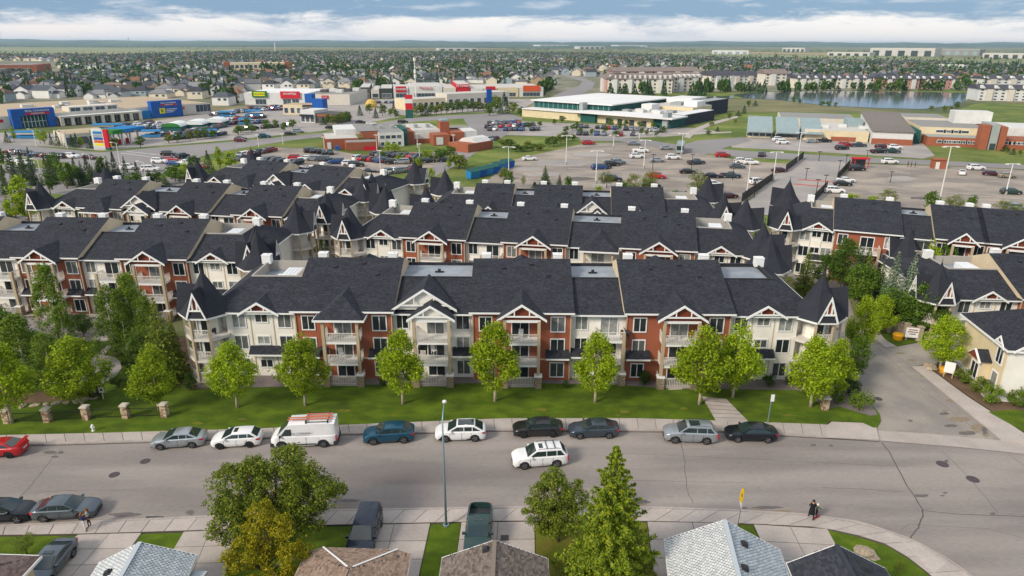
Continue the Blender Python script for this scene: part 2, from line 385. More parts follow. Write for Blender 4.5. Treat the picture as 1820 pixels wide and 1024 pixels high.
def slab_strip(name, top, bot, step, z, kerb=None):
    """a pavement: a base with each concrete slab as a piece of its own, and a kerb along the road edge"""
    _, ln = resample(top, 4); n = int(ln/step)
    a, _ = resample(top, n); b, _ = resample(bot, n)
    base = MB()
    for i in range(n): base.hexa([(*b[i].xy, -.1), (*b[i+1].xy, -.1), (*a[i+1].xy, -.1), (*a[i].xy, -.1), (*b[i].xy, z-.02), (*b[i+1].xy, z-.02), (*a[i+1].xy, z-.02), (*a[i].xy, z-.02)])
    root = tag(base.build(name, M['joint']), kind='structure')
    for i in range(n):
        q = [b[i], b[i+1], a[i+1], a[i]]
        if max(proj(p)[0] for p in q) < -10 or min(proj(p)[0] for p in q) > 1830: continue
        c = sum(q, Vector())/4; j = rnd.uniform(-.004, .004)
        pts = [c+(p-c)*(1-.035/max(.3, (p-c).length)) for p in q]
        s = MB(); s.hexa([(p.x, p.y, z-.03) for p in pts]+[(p.x, p.y, z+j) for p in pts]); s.build('paving_slab', M['concrete'], root)
    return root
def offset(pl, dy):
    return [(u, v+dy) for u, v in pl]
slab_strip('sidewalk', NT, offset(NK, -2.6), 1.75, .12)
slab_strip('sidewalk', offset(SK, 3.2), SB, 1.75, .12)
def kerb(name, pl, off, h):
    n = 120; a, _ = resample(pl, n); b, _ = resample(offset(pl, off), n); mb = MB()
    for i in range(n):
        mb.hexa([(*b[i].xy, -.1), (*b[i+1].xy, -.1), (*a[i+1].xy, -.1), (*a[i].xy, -.1), (*b[i].xy, h), (*b[i+1].xy, h), (*a[i+1].xy, h), (*a[i].xy, h)])
    tag(mb.build(name, M['kerb']), kind='structure')
kerb('kerb', NK, -2.5, .125); kerb('kerb', SK, 3.1, .125)
# dropped-kerb ramp of grooved concrete at the corner
sheet('kerb_ramp', [(1470, 778), (1468, 757), (1478, 749.5), (1533, 751.5), (1557, 762), (1562, 782)], .128, M['concrete'])
def strip(name, pl, w, z, m, parent=None):
    pts = [P(u, v, z) for u, v in pl]; mb = MB(); L_ = []; R_ = []
    for i, p in enumerate(pts):
        d = (pts[min(i+1, len(pts)-1)]-pts[max(i-1, 0)]); d = Vector((-d.y, d.x, 0)).normalized()*w/2
        L_.append(p+d); R_.append(p-d)
    for i in range(len(pts)-1): mb.poly([R_[i], R_[i+1], L_[i+1], L_[i]])
    return mb.build(name, m, parent)
def wob(pl, n=5, a=1.2):
    out = []
    for i in range(len(pl)-1):
        for k in range(n):
            t = k/n; out.append((lerp(pl[i][0], pl[i+1][0], t)+rnd.uniform(-a, a), lerp(pl[i][1], pl[i+1][1], t)+rnd.uniform(-a, a)*.5))
    return out+[pl[-1]]
for pl, w in (([(1567, 787), (1580, 802), (1606, 852), (1640, 907), (1641, 915), (1632, 938), (1618, 957)], .16), ([(1640, 907), (1700, 914), (1776, 916), (1860, 921)], .10), ([(1675, 802), (1720, 846), (1774, 912)], .06),
              ([(1210, 788), (1217, 820), (1220, 868), (1232, 895)], .07), ([(1105, 806), (1200, 810), (1320, 815), (1440, 822), (1590, 828)], .05), ([(1108, 853), (1220, 856), (1330, 858)], .05), ([(1460, 867), (1530, 869), (1600, 874)], .06),
              ([(100, 806), (70, 845), (30, 890)], .07), ([(40, 878), (110, 872), (240, 871)], .05), ([(540, 786), (538, 800)], .06), ([(1700, 706), (1640, 668), (1580, 622), (1545, 596)], .05), ([(1755, 780), (1700, 738), (1640, 692), (1600, 656), (1560, 618)], .05), ([(1795, 808), (1850, 850)], .06), ([(1604, 940), (1616, 931), (1680, 936), (1760, 940), (1840, 962)], .04)):
    strip('tar_seam', wob(pl), w*.62, .006, M['seam'], street)
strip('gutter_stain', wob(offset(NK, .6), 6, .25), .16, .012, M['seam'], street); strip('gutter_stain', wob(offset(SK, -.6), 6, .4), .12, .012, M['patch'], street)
def blob(u, v, ru, rv, z, m, name, parent, n=14):
    pts = []
    for k in range(n):
        t = -2*math.pi*k/n; r = rnd.uniform(.72, 1.1); pts.append(P(u+ru*r*math.cos(t), v+rv*r*math.sin(t), z))
    mb = MB(); mb.poly(pts); mb.build(name, m, parent)
for u, v, a, b in ((90, 804, 14, 3), (108, 804, 6, 3), (98, 812, 7, 2), (223, 915, 30, 4.5), (338, 911, 9, 5), (275, 921, 12, 4), (1445, 791, 6, 2.5), (1477, 792, 5, 2), (1637, 881, 14, 3), (1680, 876, 5, 2), (1675, 881, 5, 1.5), (1365, 902, 30, 3), (1322, 903, 8, 2), (1682, 820, 4, 3), (620, 890, 24, 3), (1765, 913, 6, 2.5), (1135, 892, 22, 4), (1618, 748, 5, 2), (1678, 735, 10, 3), (1720, 770, 16, 4), (1690, 757, 14, 3), (1750, 765, 5, 9)):
    blob(u, v, a, b, .009, M['patch'], 'tar_patch', street)
for u, v, a, b in ((1110, 732, 10, 3), (1098, 738, 5, 2), (700, 738, 6, 1.5), (870, 742, 8, 2), (430, 745, 9, 2), (1215, 726, 8, 2), (350, 752, 12, 3), (610, 730, 14, 3), (960, 728, 16, 3), (1400, 738, 10, 2)): blob(u, v, a, b, .112, M['lawn_dry'], 'dry_patch', street)
M['dirt'] = mat('road_grit', col('#8a7b68'), .95, .3, 6.0, world_co=True)
for u, v, a, b in ((1650, 668, 16, 4), (1668, 682, 8, 3), (1690, 712, 10, 3), (1706, 745, 22, 5), (1738, 760, 14, 6), (1752, 772, 7, 5), (1700, 700, 9, 3), (1620, 640, 10, 2), (1600, 628, 9, 2), (1680, 730, 7, 2), (1722, 768, 20, 3)): blob(u, v, a, b, .007, M['dirt'], 'grit_patch', street, 18)
for u, v, a, b in ((1350, 904, 22, 2), (1390, 908, 20, 2.2), (1130, 896, 24, 3), (590, 900, 26, 3), (90, 925, 20, 2), (420, 911, 26, 2)): blob(u, v, a, b, .008, M['dirt'], 'grit_patch', street, 18)
M['manhole'] = mat('manhole_iron', col('#5b5256'), .7, .2, 8.0, metal=.4)
for u, v, r in ((203, 844, .42), (258, 820, .42), (1675, 825, .5), (1729, 852, .5), (1561, 709, .4)):
    p = P(u, v); mb = MB(); mb.lathe([(0, .022), (r*.8, .022), (r*.82, .012), (r*.9, .012), (r*.92, .024), (r, .022), (r*1.02, 0)], 20)
    mb.build('manhole_cover', M['manhole'], street, (p.x, p.y, 0))
# storm drain beside the south kerb
p = P(272, 925); mb = MB()
for k in range(9): mb.box(-.7+k*.155, -.7+k*.155+.09, -.45, .45, .004, .03)
mb.build('storm_drain', M['iron'], street, (p.x, p.y, .0))
# beds and walks on the north side
sheet('gravel_bed', [(385, 690), (640, 684), (900, 680), (1100, 684), (1180, 690), (1440, 694), (1500, 672), (1470, 640), (1330, 640), (380, 640), (335, 650), (350, 688)], .115, M['gravel'])
sheet('planting_bed', [(1473, 727), (1490, 722), (1546, 739), (1560, 737), (1536, 699), (1515, 676), (1490, 668), (1455, 690), (1450, 712)], .118, M['gravel'])
sheet('planting_bed', [(0, 720), (80, 714), (140, 712), (185, 700), (150, 690), (60, 696), (-40, 700), (-160, 706), (-160, 724)], .112, M['bed'])
sheet('planting_bed', [(235, 640), (330, 692), (390, 690), (330, 600), (240, 590)], .112, M['bed'])
sheet('garden_path', [(190, 614), (200, 614), (185, 632), (203, 634), (214, 643), (216, 654), (208, 666), (190, 678), (165, 690), (140, 700), (120, 700), (150, 660), (166, 634), (176, 628)], .122, M['concrete'])
sheet('courtyard_road', [(-160, 566), (60, 563), (150, 562), (196, 570), (207, 585), (202, 603), (160, 607), (120, 600), (40, 604), (-160, 608)], .13, M['court'])
sheet('courtyard_walk', [(-160, 560), (60, 557), (160, 556), (205, 566), (214, 585), (208, 587), (196, 569), (150, 561), (60, 562), (-160, 565)], .15, M['concrete'])
sheet('courtyard_walk', [(162, 604), (170, 595), (202, 593), (205, 604), (185, 606)], .15, M['concrete'])
# the front walk with steps
walk = tag(MB().build('front_walk', M['concrete']), kind='structure')
for i in range(6):
    t0, t1 = i/6, (i+1)/6-.012
    q = [(lerp(1273, 1247, t0), lerp(749, 704, t0)), (lerp(1331, 1291, t0), lerp(750, 709, t0)), (lerp(1331, 1291, t1), lerp(750, 709, t1)), (lerp(1273, 1247, t1), lerp(749, 704, t1))]
    z = .13+.03*i
    mb = MB(); mb.hexa([P(u, v, .02) for u, v in q]+[P(u, v, z) for u, v in q]); mb.build('paving_slab', M['concrete'], walk)
strip('paving_edge', [(1188, 692), (1212, 691)], .3, .13, M['concrete'], walk)
# east side of the side road
sheet('sidewalk_east', [(1622, 651), (1645, 650), (1720, 705), (1830, 776), (1960, 795), (1960, 802), (1781, 782)], .12, M['concrete'], skirt=.2)
sheet('planting_bed', [(1646, 649), (1700, 640), (1790, 705), (1960, 760), (1960, 792), (1832, 775), (1722, 704)], .11, M['bed'])
sheet('lawn_east', [(1756, 732), (1800, 728), (1960, 745), (1960, 790), (1832, 774)], .125, M['lawn'])
sheet('lawn_corner', [(1552, 578), (1562, 574), (1600, 592), (1650, 600), (1640, 606), (1592, 615), (1574, 604)], .125, M['lawn'], skirt=.2)
sheet('sidewalk_north', [(1536, 587), (1550, 578), (1594, 615), (1574, 617)], .12, M['concrete'], skirt=.2)
# south side: driveways in slabs and lawns between them
def drive(px4, nu, nv):
    root = tag(MB().build('driveway', M['joint']), kind='structure')
    base = MB(); base.poly([P(u, v, .095) for u, v in px4]); base.build('driveway_base', M['joint'], root)
    A, B, C_, D = [P(u, v, .0) for u, v in px4]           # far-left, near-left, near-right, far-right
    for i in range(nu):
        for j in range(nv):
            def pt(s, t): return (A.lerp(B, t)).lerp(D.lerp(C_, t), s)
            e = .004
            q = [pt(i/nu+e, (j+1)/nv-e), pt((i+1)/nu-e, (j+1)/nv-e), pt((i+1)/nu-e, j/nv+e), pt(i/nu+e, j/nv+e)]
            mb = MB(); mb.hexa([(p.x, p.y, .05) for p in q]+[(p.x, p.y, .115) for p in q]); mb.build('paving_slab', M['concrete'], root)
    return root
drive([(139, 952), (10, 1070), (165, 1070), (252, 949)], 2, 4)
drive([(327, 947), (255, 1070), (390, 1070), (420, 943)], 2, 4)
drive([(636, 935), (600, 1070), (735, 1070), (765, 932)], 2, 4)
drive([(820, 930), (800, 1070), (953, 1070), (950, 929)], 2, 4)
drive([(1150, 929), (1168, 1070), (1350, 1070), (1311, 932)], 2, 4)
drive([(1339, 934), (1400, 1070), (1540, 1070), (1470, 942)], 2, 4)
for q in ([(-160, 957), (0, 954), (138, 952), (9, 1070), (-160, 1070)], [(253, 949), (326, 947), (254, 1070), (166, 1070)], [(421, 943), (548, 937), (635, 935), (599, 1070), (391, 1070)], [(766, 932), (819, 930), (799, 1070), (736, 1070)], [(951, 929), (1149, 929), (1167, 1070), (954, 1070)], [(1312, 932), (1338, 934), (1399, 1070), (1351, 1070)], [(1471, 942), (1520, 953), (1578, 971), (1622, 999), (1665, 1035), (1700, 1070), (1541, 1070)]):
    sheet('front_lawn', q, .105, M['lawn_dry'] if q[0][0] > 900 and q[0][0] < 1300 else M['lawn'])
sheet('kerb_ramp', [(1603, 962), (1632, 968), (1682, 1000), (1660, 1020)], .128, M['concrete'])
# ---------------- middle distance: roads, lots, grass (photo outlines on the ground)
sheet('park_grass', [(-300, 345), (-300, 236), (300, 225), (900, 196), (1320, 198), (1960, 205), (1960, 420), (1650, 470), (1480, 470), (1400, 500), (1300, 470), (700, 470), (200, 560), (-300, 560)], -.02, M['grass_mid'])
arterial = sheet('arterial_road', [(-200, 252), (0, 254), (100, 264), (178, 271), (320, 259), (400, 253), (576, 236), (730, 209), (900, 200), (900, 206), (740, 216), (580, 243), (521, 249), (400, 268), (362, 277), (318, 292), (262, 322), (200, 330), (150, 322), (150, 300), (100, 287), (0, 276), (-200, 272)], .02, M['arterial'])
sheet('arterial_road', [(-200, 292), (0, 292), (80, 300), (150, 300), (205, 308), (262, 318), (360, 312), (420, 304), (560, 312), (700, 325), (860, 335), (860, 342), (700, 333), (560, 321), (430, 316), (300, 332), (200, 345), (0, 345), (-200, 350)], .03, M['arterial'])
sheet('courtyard_road', [(-200, 346), (0, 345), (70, 338), (90, 400), (60, 415), (-200, 420)], .04, M['court'])
sheet('courtyard_road', [(480, 455), (650, 430), (600, 380), (660, 345), (760, 340), (780, 372), (700, 385), (600, 440), (560, 470), (480, 480)], .04, M['court'])
lot_a = sheet('parking_lot', [(416, 278), (490, 262), (575, 264), (640, 276), (700, 273), (800, 269), (835, 283), (775, 311), (690, 322), (600, 312), (500, 303), (430, 296)], .02, M['lot'])
lot_b = sheet('parking_lot', [(868, 320), (905, 286), (1039, 255), (1110, 253), (1205, 266), (1320, 286), (1400, 291), (1330, 356), (1300, 376), (1180, 364), (1060, 352), (960, 345), (890, 332)], .02, M['lot'])
lot_c = sheet('parking_lot', [(1513, 291), (1700, 296), (1960, 310), (1960, 408), (1700, 388), (1560, 374), (1446, 371), (1490, 325)], .02, M['lot'])
sheet('bus_lane', [(1412, 281), (1512, 289), (1489, 325), (1445, 371), (1440, 385), (1300, 380), (1332, 356), (1400, 291)], .03, M['lot_grey'])
sheet('service_road', [(868, 320), (890, 333), (960, 346), (1060, 353), (1180, 365), (1180, 372), (1050, 360), (950, 352), (860, 338)], .035, M['lot'])
sheet('cross_road', [(1030, 243), (1140, 247), (1210, 258), (1320, 268), (1500, 278), (1700, 287), (1960, 300), (1960, 308), (1700, 295), (1500, 288), (1320, 280), (1200, 266), (1100, 251), (1030, 250)], .045, M['arterial'])
sheet('cross_road', [(1195, 262), (1240, 250), (1320, 244), (1336, 250), (1290, 262), (1250, 276)], .05, M['arterial'])
lot_d = sheet('parking_lot', [(1300, 246), (1345, 243), (1500, 247), (1640, 254), (1662, 277), (1640, 282), (1480, 272), (1300, 262)], .03, M['lot_grey'])
lot_e = sheet('parking_lot', [(880, 215), (930, 216), (1240, 228), (1290, 236), (1180, 243), (1100, 246), (900, 240), (840, 232)], .03, M['lot_grey'])
sheet('arterial_road', [(820, 206), (900, 199), (930, 210), (900, 240), (860, 262), (830, 282), (800, 300), (760, 320), (740, 318), (790, 280), (820, 250), (835, 228)], .04, M['arterial'])
lot_f = sheet('parking_lot', [(-200, 232), (130, 238), (200, 226), (340, 205), (420, 192), (520, 190), (600, 196), (700, 200), (710, 208), (570, 233), (400, 250), (300, 258), (180, 268), (100, 261), (-200, 250)], .015, M['lot_grey'])
lot_g = sheet('parking_lot', [(430, 186), (620, 186), (640, 176), (960, 176), (925, 196), (720, 205), (600, 196)], .02, M['lot_grey'])
sheet('curving_road', [(960, 186), (980, 172), (1008, 160), (1030, 152), (1035, 145), (1010, 138), (995, 134), (1008, 133), (1036, 138), (1058, 147), (1052, 158), (1030, 170), (1000, 184), (960, 200)], .03, M['arterial'])
sheet('footpath', [(1215, 244), (1225, 232), (1260, 218), (1310, 206), (1312, 209), (1266, 222), (1236, 235), (1226, 246)], .04, M['concrete'])
sheet('footpath', [(1140, 234), (1235, 236), (1300, 234), (1300, 236), (1235, 239), (1140, 237)], .05, M['concrete'])
sheet('footpath', [(500, 307), (800, 326), (800, 329), (500, 311)], .05, M['concrete'])
sheet('rink_green', [(640, 320), (720, 318), (905, 282), (1040, 250), (1048, 246), (900, 272), (780, 300), (660, 316)], .03, M['grass_mid'])
M['water'] = mat('lake_water', (.10, .115, .13), .10, .05, .2, spec=.9, bump=.06, world_co=True)
sheet('lake_water', [(1300, 168), (1340, 164), (1480, 162), (1620, 163), (1735, 166), (1722, 176), (1700, 187), (1640, 194), (1560, 192), (1470, 188), (1390, 178), (1320, 174)], .05, M['water'])
M['line'] = plain('road_paint_white', (.75, .75, .73), .7)
M['yline'] = plain('road_paint_yellow', col('#c9a640'), .7)
M['redpave'] = mat('red_crossing', col('#b5665f'), .9, .1, 2)
for pl in ([(1418, 319), (1478, 323)], [(1410, 327), (1470, 332)]): strip('crossing_band', pl, 1.6, .05, M['redpave'], lot_b)
for pl in ([(1002, 292), (1050, 294)], [(1010, 299), (1090, 303)], [(1100, 296), (1190, 300)], [(1190, 303), (1330, 312)], [(1085, 306), (1180, 310)], [(1570, 306), (1618, 309)], [(1560, 331), (1612, 337)], [(1545, 341), (1600, 346)], [(1660, 313), (1720, 318)], [(1750, 322), (1810, 326)], [(1740, 349), (1830, 355)], [(1070, 265), (1110, 268)], [(1660, 340), (1725, 346)]):
    strip('lot_divider', pl, .9, .09, M['concrete'], lot_b)
for k in range(5):
    strip('lane_line', [(110+k*52, 272+k*.5), (135+k*52, 272.3+k*.5)], .25, .05, M['line'], arterial)
for pl in ([(215, 272), (300, 283)], [(225, 269), (312, 279)], [(262, 318), (205, 308)], [(360, 300), (330, 312)]): strip('lane_line', pl, .35, .055, M['line'], arterial)
for k in range(9): strip('lane_line', [(420+k*34, 259.3-k*4.1), (436+k*34, 257.6-k*4.1)], .3, .05, M['line'], arterial)
for (u, v, a, b) in ((1000, 290, 60, 6), (960, 310, 40, 4), (1075, 330, 30, 5), (940, 300, 30, 3), (1050, 275, 40, 4), (1150, 335, 30, 4), (1600, 318, 30, 5), (1250, 330, 30, 3), (1640, 352, 26, 3), (1030, 318, 26, 4), (1100, 285, 36, 3)):
    blob(u, v, a, b, .034, M['patch'] if a < 28 else M['lot_grey'], 'asphalt_patch', lot_b, 18)
# ------------------------------------------------------------------ apartment buildings of the housing complex
YE_W, ZE_W, YE_R, ZE_R, DEP, ZD, RY, RZ = -.65, 7.85, -1.1, 8.24, 14.4, 10.12, 7.2, 11.65
F1, F2 = 2.75, 5.25                     # balcony floor heights
MC = {}
def cached(key, fn):
    if key not in MC: MC[key] = fn()
    return MC[key]
def win(parent, x, y, z, w, h, mull=1, rot=0, pane='pane', name='window', trim='white'):
    def fr():
        b = MB(); t = .11
        b.box(-w/2-t, w/2+t, -.07, 0, h/2, h/2+t+.03); b.box(-w/2-t, w/2+t, -.09, 0, -h/2-t, -h/2)
        b.box(-w/2-t, -w/2, -.07, 0, -h/2, h/2); b.box(w/2, w/2+t, -.07, 0, -h/2, h/2)
        for k in range(mull):
            xm = -w/2+w*(k+1)/(mull+1); b.box(xm-.035, xm+.035, -.05, 0, -h/2, h/2)
        return b.mesh('window_frame', M[trim])
    def pn():
        b = MB(); b.box(-w/2, w/2, -.02, .0, -h/2, h/2); return b.mesh('window_pane', M[pane])
    o = obj(name, cached(('wf', w, h, mull, trim), fr), parent, (x, y-.003, z), rot)
    obj('pane', cached(('wp', w, h, pane), pn), o)
    return o
def rail_mesh(w, d, sides=True):
    def f():
        b = MB(); h = 1.0
        def run(p, q):
            p = Vector(p); q = Vector(q); L_ = (q-p).length
            b.bar(p+Vector((0, 0, h)), q+Vector((0, 0, h)), .08, .06); b.bar(p+Vector((0, 0, .1)), q+Vector((0, 0, .1)), .06, .05)
            n = max(2, int(L_/.17))
            for k in range(n+1):
                r = p.lerp(q, k/n); e = .026 if k not in (0, n) else .045
                b.box(r.x-e, r.x+e, r.y-e, r.y+e, .1, h)
        run((-w/2, -d, 0), (w/2, -d, 0))
        if sides: run((-w/2, -d+.1, 0), (-w/2, 0, 0)); run((w/2, -d+.1, 0), (w/2, 0, 0))
        return b.mesh('railing', M['rail'])
    return cached(('rail', round(w, 2), round(d, 2), sides), f)
def gable(parent, x, y, z, w, h, depth, roofback, recess='truss', name='gable_roof'):
    """small front gable: roof running back into the main slope, white rake boards, tie beam and posts over a dark recess"""
    def f():
        b = MB(); t = .16; hw = w/2
        zb = lambda s: h*(1-abs(s)/hw)
        # roof slopes from the front plane (y=0) back to where the main slope meets them
        for s in (-1, 1):
            b.poly([(s*hw, 0, 0), (0, 0, h), (0, roofback, h), (s*hw, roofback*.15, 0)][::s], 0)
            b.poly([(s*hw, 0, -t), (0, 0, h-t), (0, roofback, h-t), (s*hw, roofback*.15, -t)][::-s], 0)
        for s in (-1, 1):
            b.hexa([(s*hw, -.06, -.24), (0, -.06, h-.24), (0, .02, h-.24), (s*hw, .02, -.24), (s*hw, -.06, .03), (0, -.06, h+.03), (0, .02, h+.03), (s*hw, .02, .03)], 1)
        iw = hw*.80; iz = h*.16-.2
        b.poly([(-hw+.1, .35, -.1), (hw-.1, .35, -.1), (0, .35, h-.2)], 2)
        b.box(-hw*.72, hw*.72, -.03, .05, h*.18, h*.18+.16, 1)
        for s in (-.3, .3): b.box(s*hw-.06, s*hw+.06, -.02, .04, h*.18+.1, zb(s*hw)-.1, 1)
        return b.mesh('gable_roof', [M['roofx'], M['white'], M[recess]])
    return obj(name, cached(('gab', round(w, 2), round(h, 2), round(roofback, 2), recess), f), parent, (x, y, z))
def hiproof(parent, x, y, z, w, d, h, back, name='porch_roof'):
    b = MB(); hw = w/2
    b.poly([(-hw, 0, 0), (hw, 0, 0), (0, d, h)], 0)
    b.poly([(hw, 0, 0), (hw, back*.3, 0), (0, back, h), (0, d, h)], 1); b.poly([(-hw, back*.3, 0), (-hw, 0, 0), (0, d, h), (0, back, h)], 1)
    b.poly([(-hw, 0, -.2), (-hw, back*.3, -.2), (hw, back*.3, -.2), (hw, 0, -.2)], 2)
    b.box(-hw, hw, -.05, 0, -.22, .0, 2); b.box(-hw-.05, -hw, -.05, back*.3, -.22, 0, 2); b.box(hw, hw+.05, -.05, back*.3, -.22, 0, 2)
    return b.build(name, [M['roof'], M['roofx'], M['white']], parent, (x, y, z))
def awning(parent, x0, x1, y):
    def f():
        w = x1-x0; b = MB()
        b.exx([(0, 3.78), (0, 3.62), (-.95, 2.98), (-.95, 3.1)], 0, w, 0)
        b.box(0, w, -1.0, -.952, 2.92, 3.1, 1)
        for s in (.1, w-.2): b.bar((s, -.85, 3.0), (s, -.02, 2.55), .09, .09, 1)
        return b.mesh('awning', [M['roof'], M['white']])
    return obj('awning', cached(('awn', round(x1-x0, 2)), f), parent, (x0, y-.003, 0))
def balcony(parent, x, y, w, d, z, ground=False, furn=None):
    def f():
        b = MB(); b.box(-w/2, w/2, -d, 0, -.26, 0); return b.mesh('balcony_floor', M['white'])
    if not ground: obj('balcony_floor', cached(('balf', round(w, 2), round(d, 2)), f), parent, (x, y-.003, z))
    else:
        def f2():
            b = MB(); b.box(-w/2, w/2, -d, 0, .1, .28); return b.mesh('patio_floor', M['concrete'])
        obj('patio_floor', cached(('patf', round(w, 2), round(d, 2)), f2), parent, (x, y-.003, 0))
    return obj('railing', rail_mesh(w, d), parent, (x, y-.004, z if not ground else .28))
def chimney(parent, x, y, z):
    def f():
        b = MB(); b.box(-.52, .52, -.42, .42, 0, 1.1, 0); b.box(-.55, .55, -.45, .45, 1.0, 1.1, 0); b.box(-.15, .15, -.15, .15, 1.1, 1.2, 1)
        for k in range(5): b.box(-.5, .5, -.435, -.42, .12+k*.17, .17+k*.17, 1)
        return b.mesh('chimney_box', [M['white'], M['unit']])
    return obj('chimney_box', cached('chim', f), parent, (x, y, z))
DOORS = (1.75, 2.05)
def porch(parent, cx, y0, w, d, rooftype, plane, red, sec):
    """three stacked balconies with tan posts on stone piers, and its own roof"""
    for z in (F1, F2): balcony(parent, cx, y0, w, d, z)
    balcony(parent, cx, y0, w, d, 0, True)
    for z in (.3, F1, F2): win(parent, cx+.15*sec, y0, z+1.06, 1.75, 2.0, 1, name='balcony_door')
    def post():
        b = MB(); b.box(-.16, .16, -.16, .16, 1.5, 7.75); return b.mesh('porch_post', M['tan'])
    def pier():
        b = MB(); b.box(-.36, .36, -.36, .36, 0, 1.42, 0); b.box(-.42, .42, -.42, .42, 1.42, 1.55, 1); return b.mesh('stone_pier', [M['stone'], M['white']])
    for s in (-1, 1):
        if rooftype != 'none' or True:
            def short():
                b = MB(); b.box(-.16, .16, -.16, .16, 1.5, F2+1.0); return b.mesh('porch_post', M['tan'])
            obj('porch_post', cached('post', post) if rooftype != 'none' else cached('posts', short), parent, (cx+s*(w/2-.05), y0-d+.05, 0))
        obj('stone_pier', cached('pier', pier), parent, (cx+s*(w/2-.05), y0-d+.05, 0))
    if rooftype == 'hip':
        hiproof(parent, cx, y0-d-.45, 7.9, w+1.6, 2.6, 1.9, 6.3)
    elif rooftype == 'gable':
        gable(parent, cx, y0-d-.3, 8.0, w+1.5, 1.72, 0, 5.6)
        b = MB(); b.box(-w/2-.1, w/2+.1, 0, .25, 0, .28); b.build('porch_beam', M['white'], parent, (cx, y0-d-.02, 7.6))
    elif rooftype == 'nest':
        gable(parent, cx-.9, y0-.7, 8.35, w+3.2, 2.3, 0, 5.2, 'siding_white')
        gable(parent, cx, y0-d-.3, 7.9, w+1.3, 1.6, 0, 4.6, 'siding_white')
        b = MB(); b.box(-w/2-.1, w/2+.1, 0, .25, 0, .28); b.build('porch_beam', M['white'], parent, (cx, y0-d-.02, 7.55))
def turret(bld, x, y, phi, full, out):
    """octagonal corner tower: three ringed balconies under a steep spire with white A-frame gables"""
    def roof_():
        b = MB(); n = 8; r = 2.85
        ring = [(r*math.cos(2*math.pi*(k+.5)/n), r*math.sin(2*math.pi*(k+.5)/n)) for k in range(n)]
        r2 = [(a*.52, c*.52) for a, c in ring]
        for k in range(n):
            j = (k+1) % n
            b.poly([(*ring[k], 7.75), (*ring[j], 7.75), (*r2[j], 9.45), (*r2[k], 9.45)])
            b.poly([(*r2[k], 9.45), (*r2[j], 9.45), (0, 0, 12.3)])
            b.hexa([(*ring[k], 7.55), (*ring[j], 7.55), (ring[j][0]*.97, ring[j][1]*.97, 7.55), (ring[k][0]*.97, ring[k][1]*.97, 7.55), (*ring[k], 7.76), (*ring[j], 7.76), (ring[j][0]*.97, ring[j][1]*.97, 7.76), (ring[k][0]*.97, ring[k][1]*.97, 7.76)], 1)
        b.poly([(a*.97, c*.97, 7.6) for a, c in ring[::-1]], 1)
        b.lathe([(.14, 12.1), (.05, 12.35), (.02, 12.9)], 6, 2)
        return b.mesh('turret_roof', [M['roofz'], M['white'], M['deck_edge']])
    def agab():
        b = MB(); w, h = 1.0, 3.1
        b.poly([(-w, .1, .15), (w, .1, .15), (0, .1, h)], 2)
        b.poly([(-w*.98, -.05, .1), (w*.98, -.05, .1), (w*.7, .12, .85), (-w*.7, .12, .85)], 0)
        for s in (-1, 1):
            b.hexa([(s*w*1.12, -.12, 0), (0, -.12, h-.1), (0, .1, h-.1), (s*w*1.12, .1, 0), (s*w*1.12-s*.19, -.12, 0), (0, -.12, h-.6), (0, .1, h-.6), (s*w*1.12-s*.19, .1, 0)], 1)
            b.box(s*.24-.06, s*.24+.06, -.06, .1, .85, 1.9, 1)
            b.poly([(s*w*1.15, -.14, .05), (0, -.14, h+.05), (0, 2.0, h*.95), (s*w*.9, 1.0, .35)][::s], 0)
        b.box(-w*.74, w*.74, -.1, .1, .85, 1.0, 1)
        return b.mesh('turret_gable', [M['roofz'], M['white'], M['truss']])
    def core():
        b = MB(); n = 8
        ring = [(1.25*math.cos(2*math.pi*(k+.5)/n), 1.25*math.sin(2*math.pi*(k+.5)/n)) for k in range(n)]
        b.prism(ring, 0, 7.6, 0); return b.mesh('turret_wall', M['siding_white'])
    def slab():
        b = MB(); n = 8
        ring = [(2.55*math.cos(2*math.pi*(k+.5)/n), 2.55*math.sin(2*math.pi*(k+.5)/n)) for k in range(n)]
        b.prism(ring, -.28, 0, 0); return b.mesh('turret_floor', M['rail'])
    def postm():
        b = MB(); b.box(-.13, .13, -.13, .13, .1, 7.6); return b.mesh('turret_post', M['tan'])
    t = obj('turret', cached('troof', roof_), bld, (x, y, 0), phi)
    g1 = -math.pi/2; 
    for k in (0, 1):
        a = -math.pi/2 + (math.pi/2)*k*(1 if full > 0 else -1)
        # gables sit on two faces: the front one and the outward one
        obj('turret_gable', cached('agab', agab), t, (2.68*math.cos(a), 2.68*math.sin(a), 7.72), a+math.pi/2)
    obj('turret_wall', cached('tcore', core), t)
    for z in (.28, F1, F2): obj('turret_floor', cached('tslab', slab), t, (0, 0, z))
    side = 2*2.42*math.sin(math.pi/8)-.1
    for k in range(8):
        a = 2*math.pi*(k+.5)/8
        if math.cos(a+phi)*out < -.55: continue
        obj('turret_post', cached('tpost', postm), t, (2.42*math.cos(a), 2.42*math.sin(a), 0), a)
    for k in range(8):
        a = 2*math.pi*k/8
        if math.cos(a+phi)*out < -.5 or (phi == 0 and math.sin(a+phi) > .8): continue
        ap = 2.42*math.cos(math.pi/8)
        for z in (.28, F1, F2):
            obj('turret_railing', rail_mesh(side, 0.0, False), t, (ap*math.cos(a), ap*math.sin(a), z), a+math.pi/2)
    for z in (F1, F2):
        for a in (-math.pi/2, -math.pi/2+math.pi/4*(1 if full > 0 else -1)):
            win(t, 1.16*math.cos(a), 1.16*math.sin(a), z+1.1, .7, 1.9, 0, a+math.pi/2, name='turret_door')
    return t
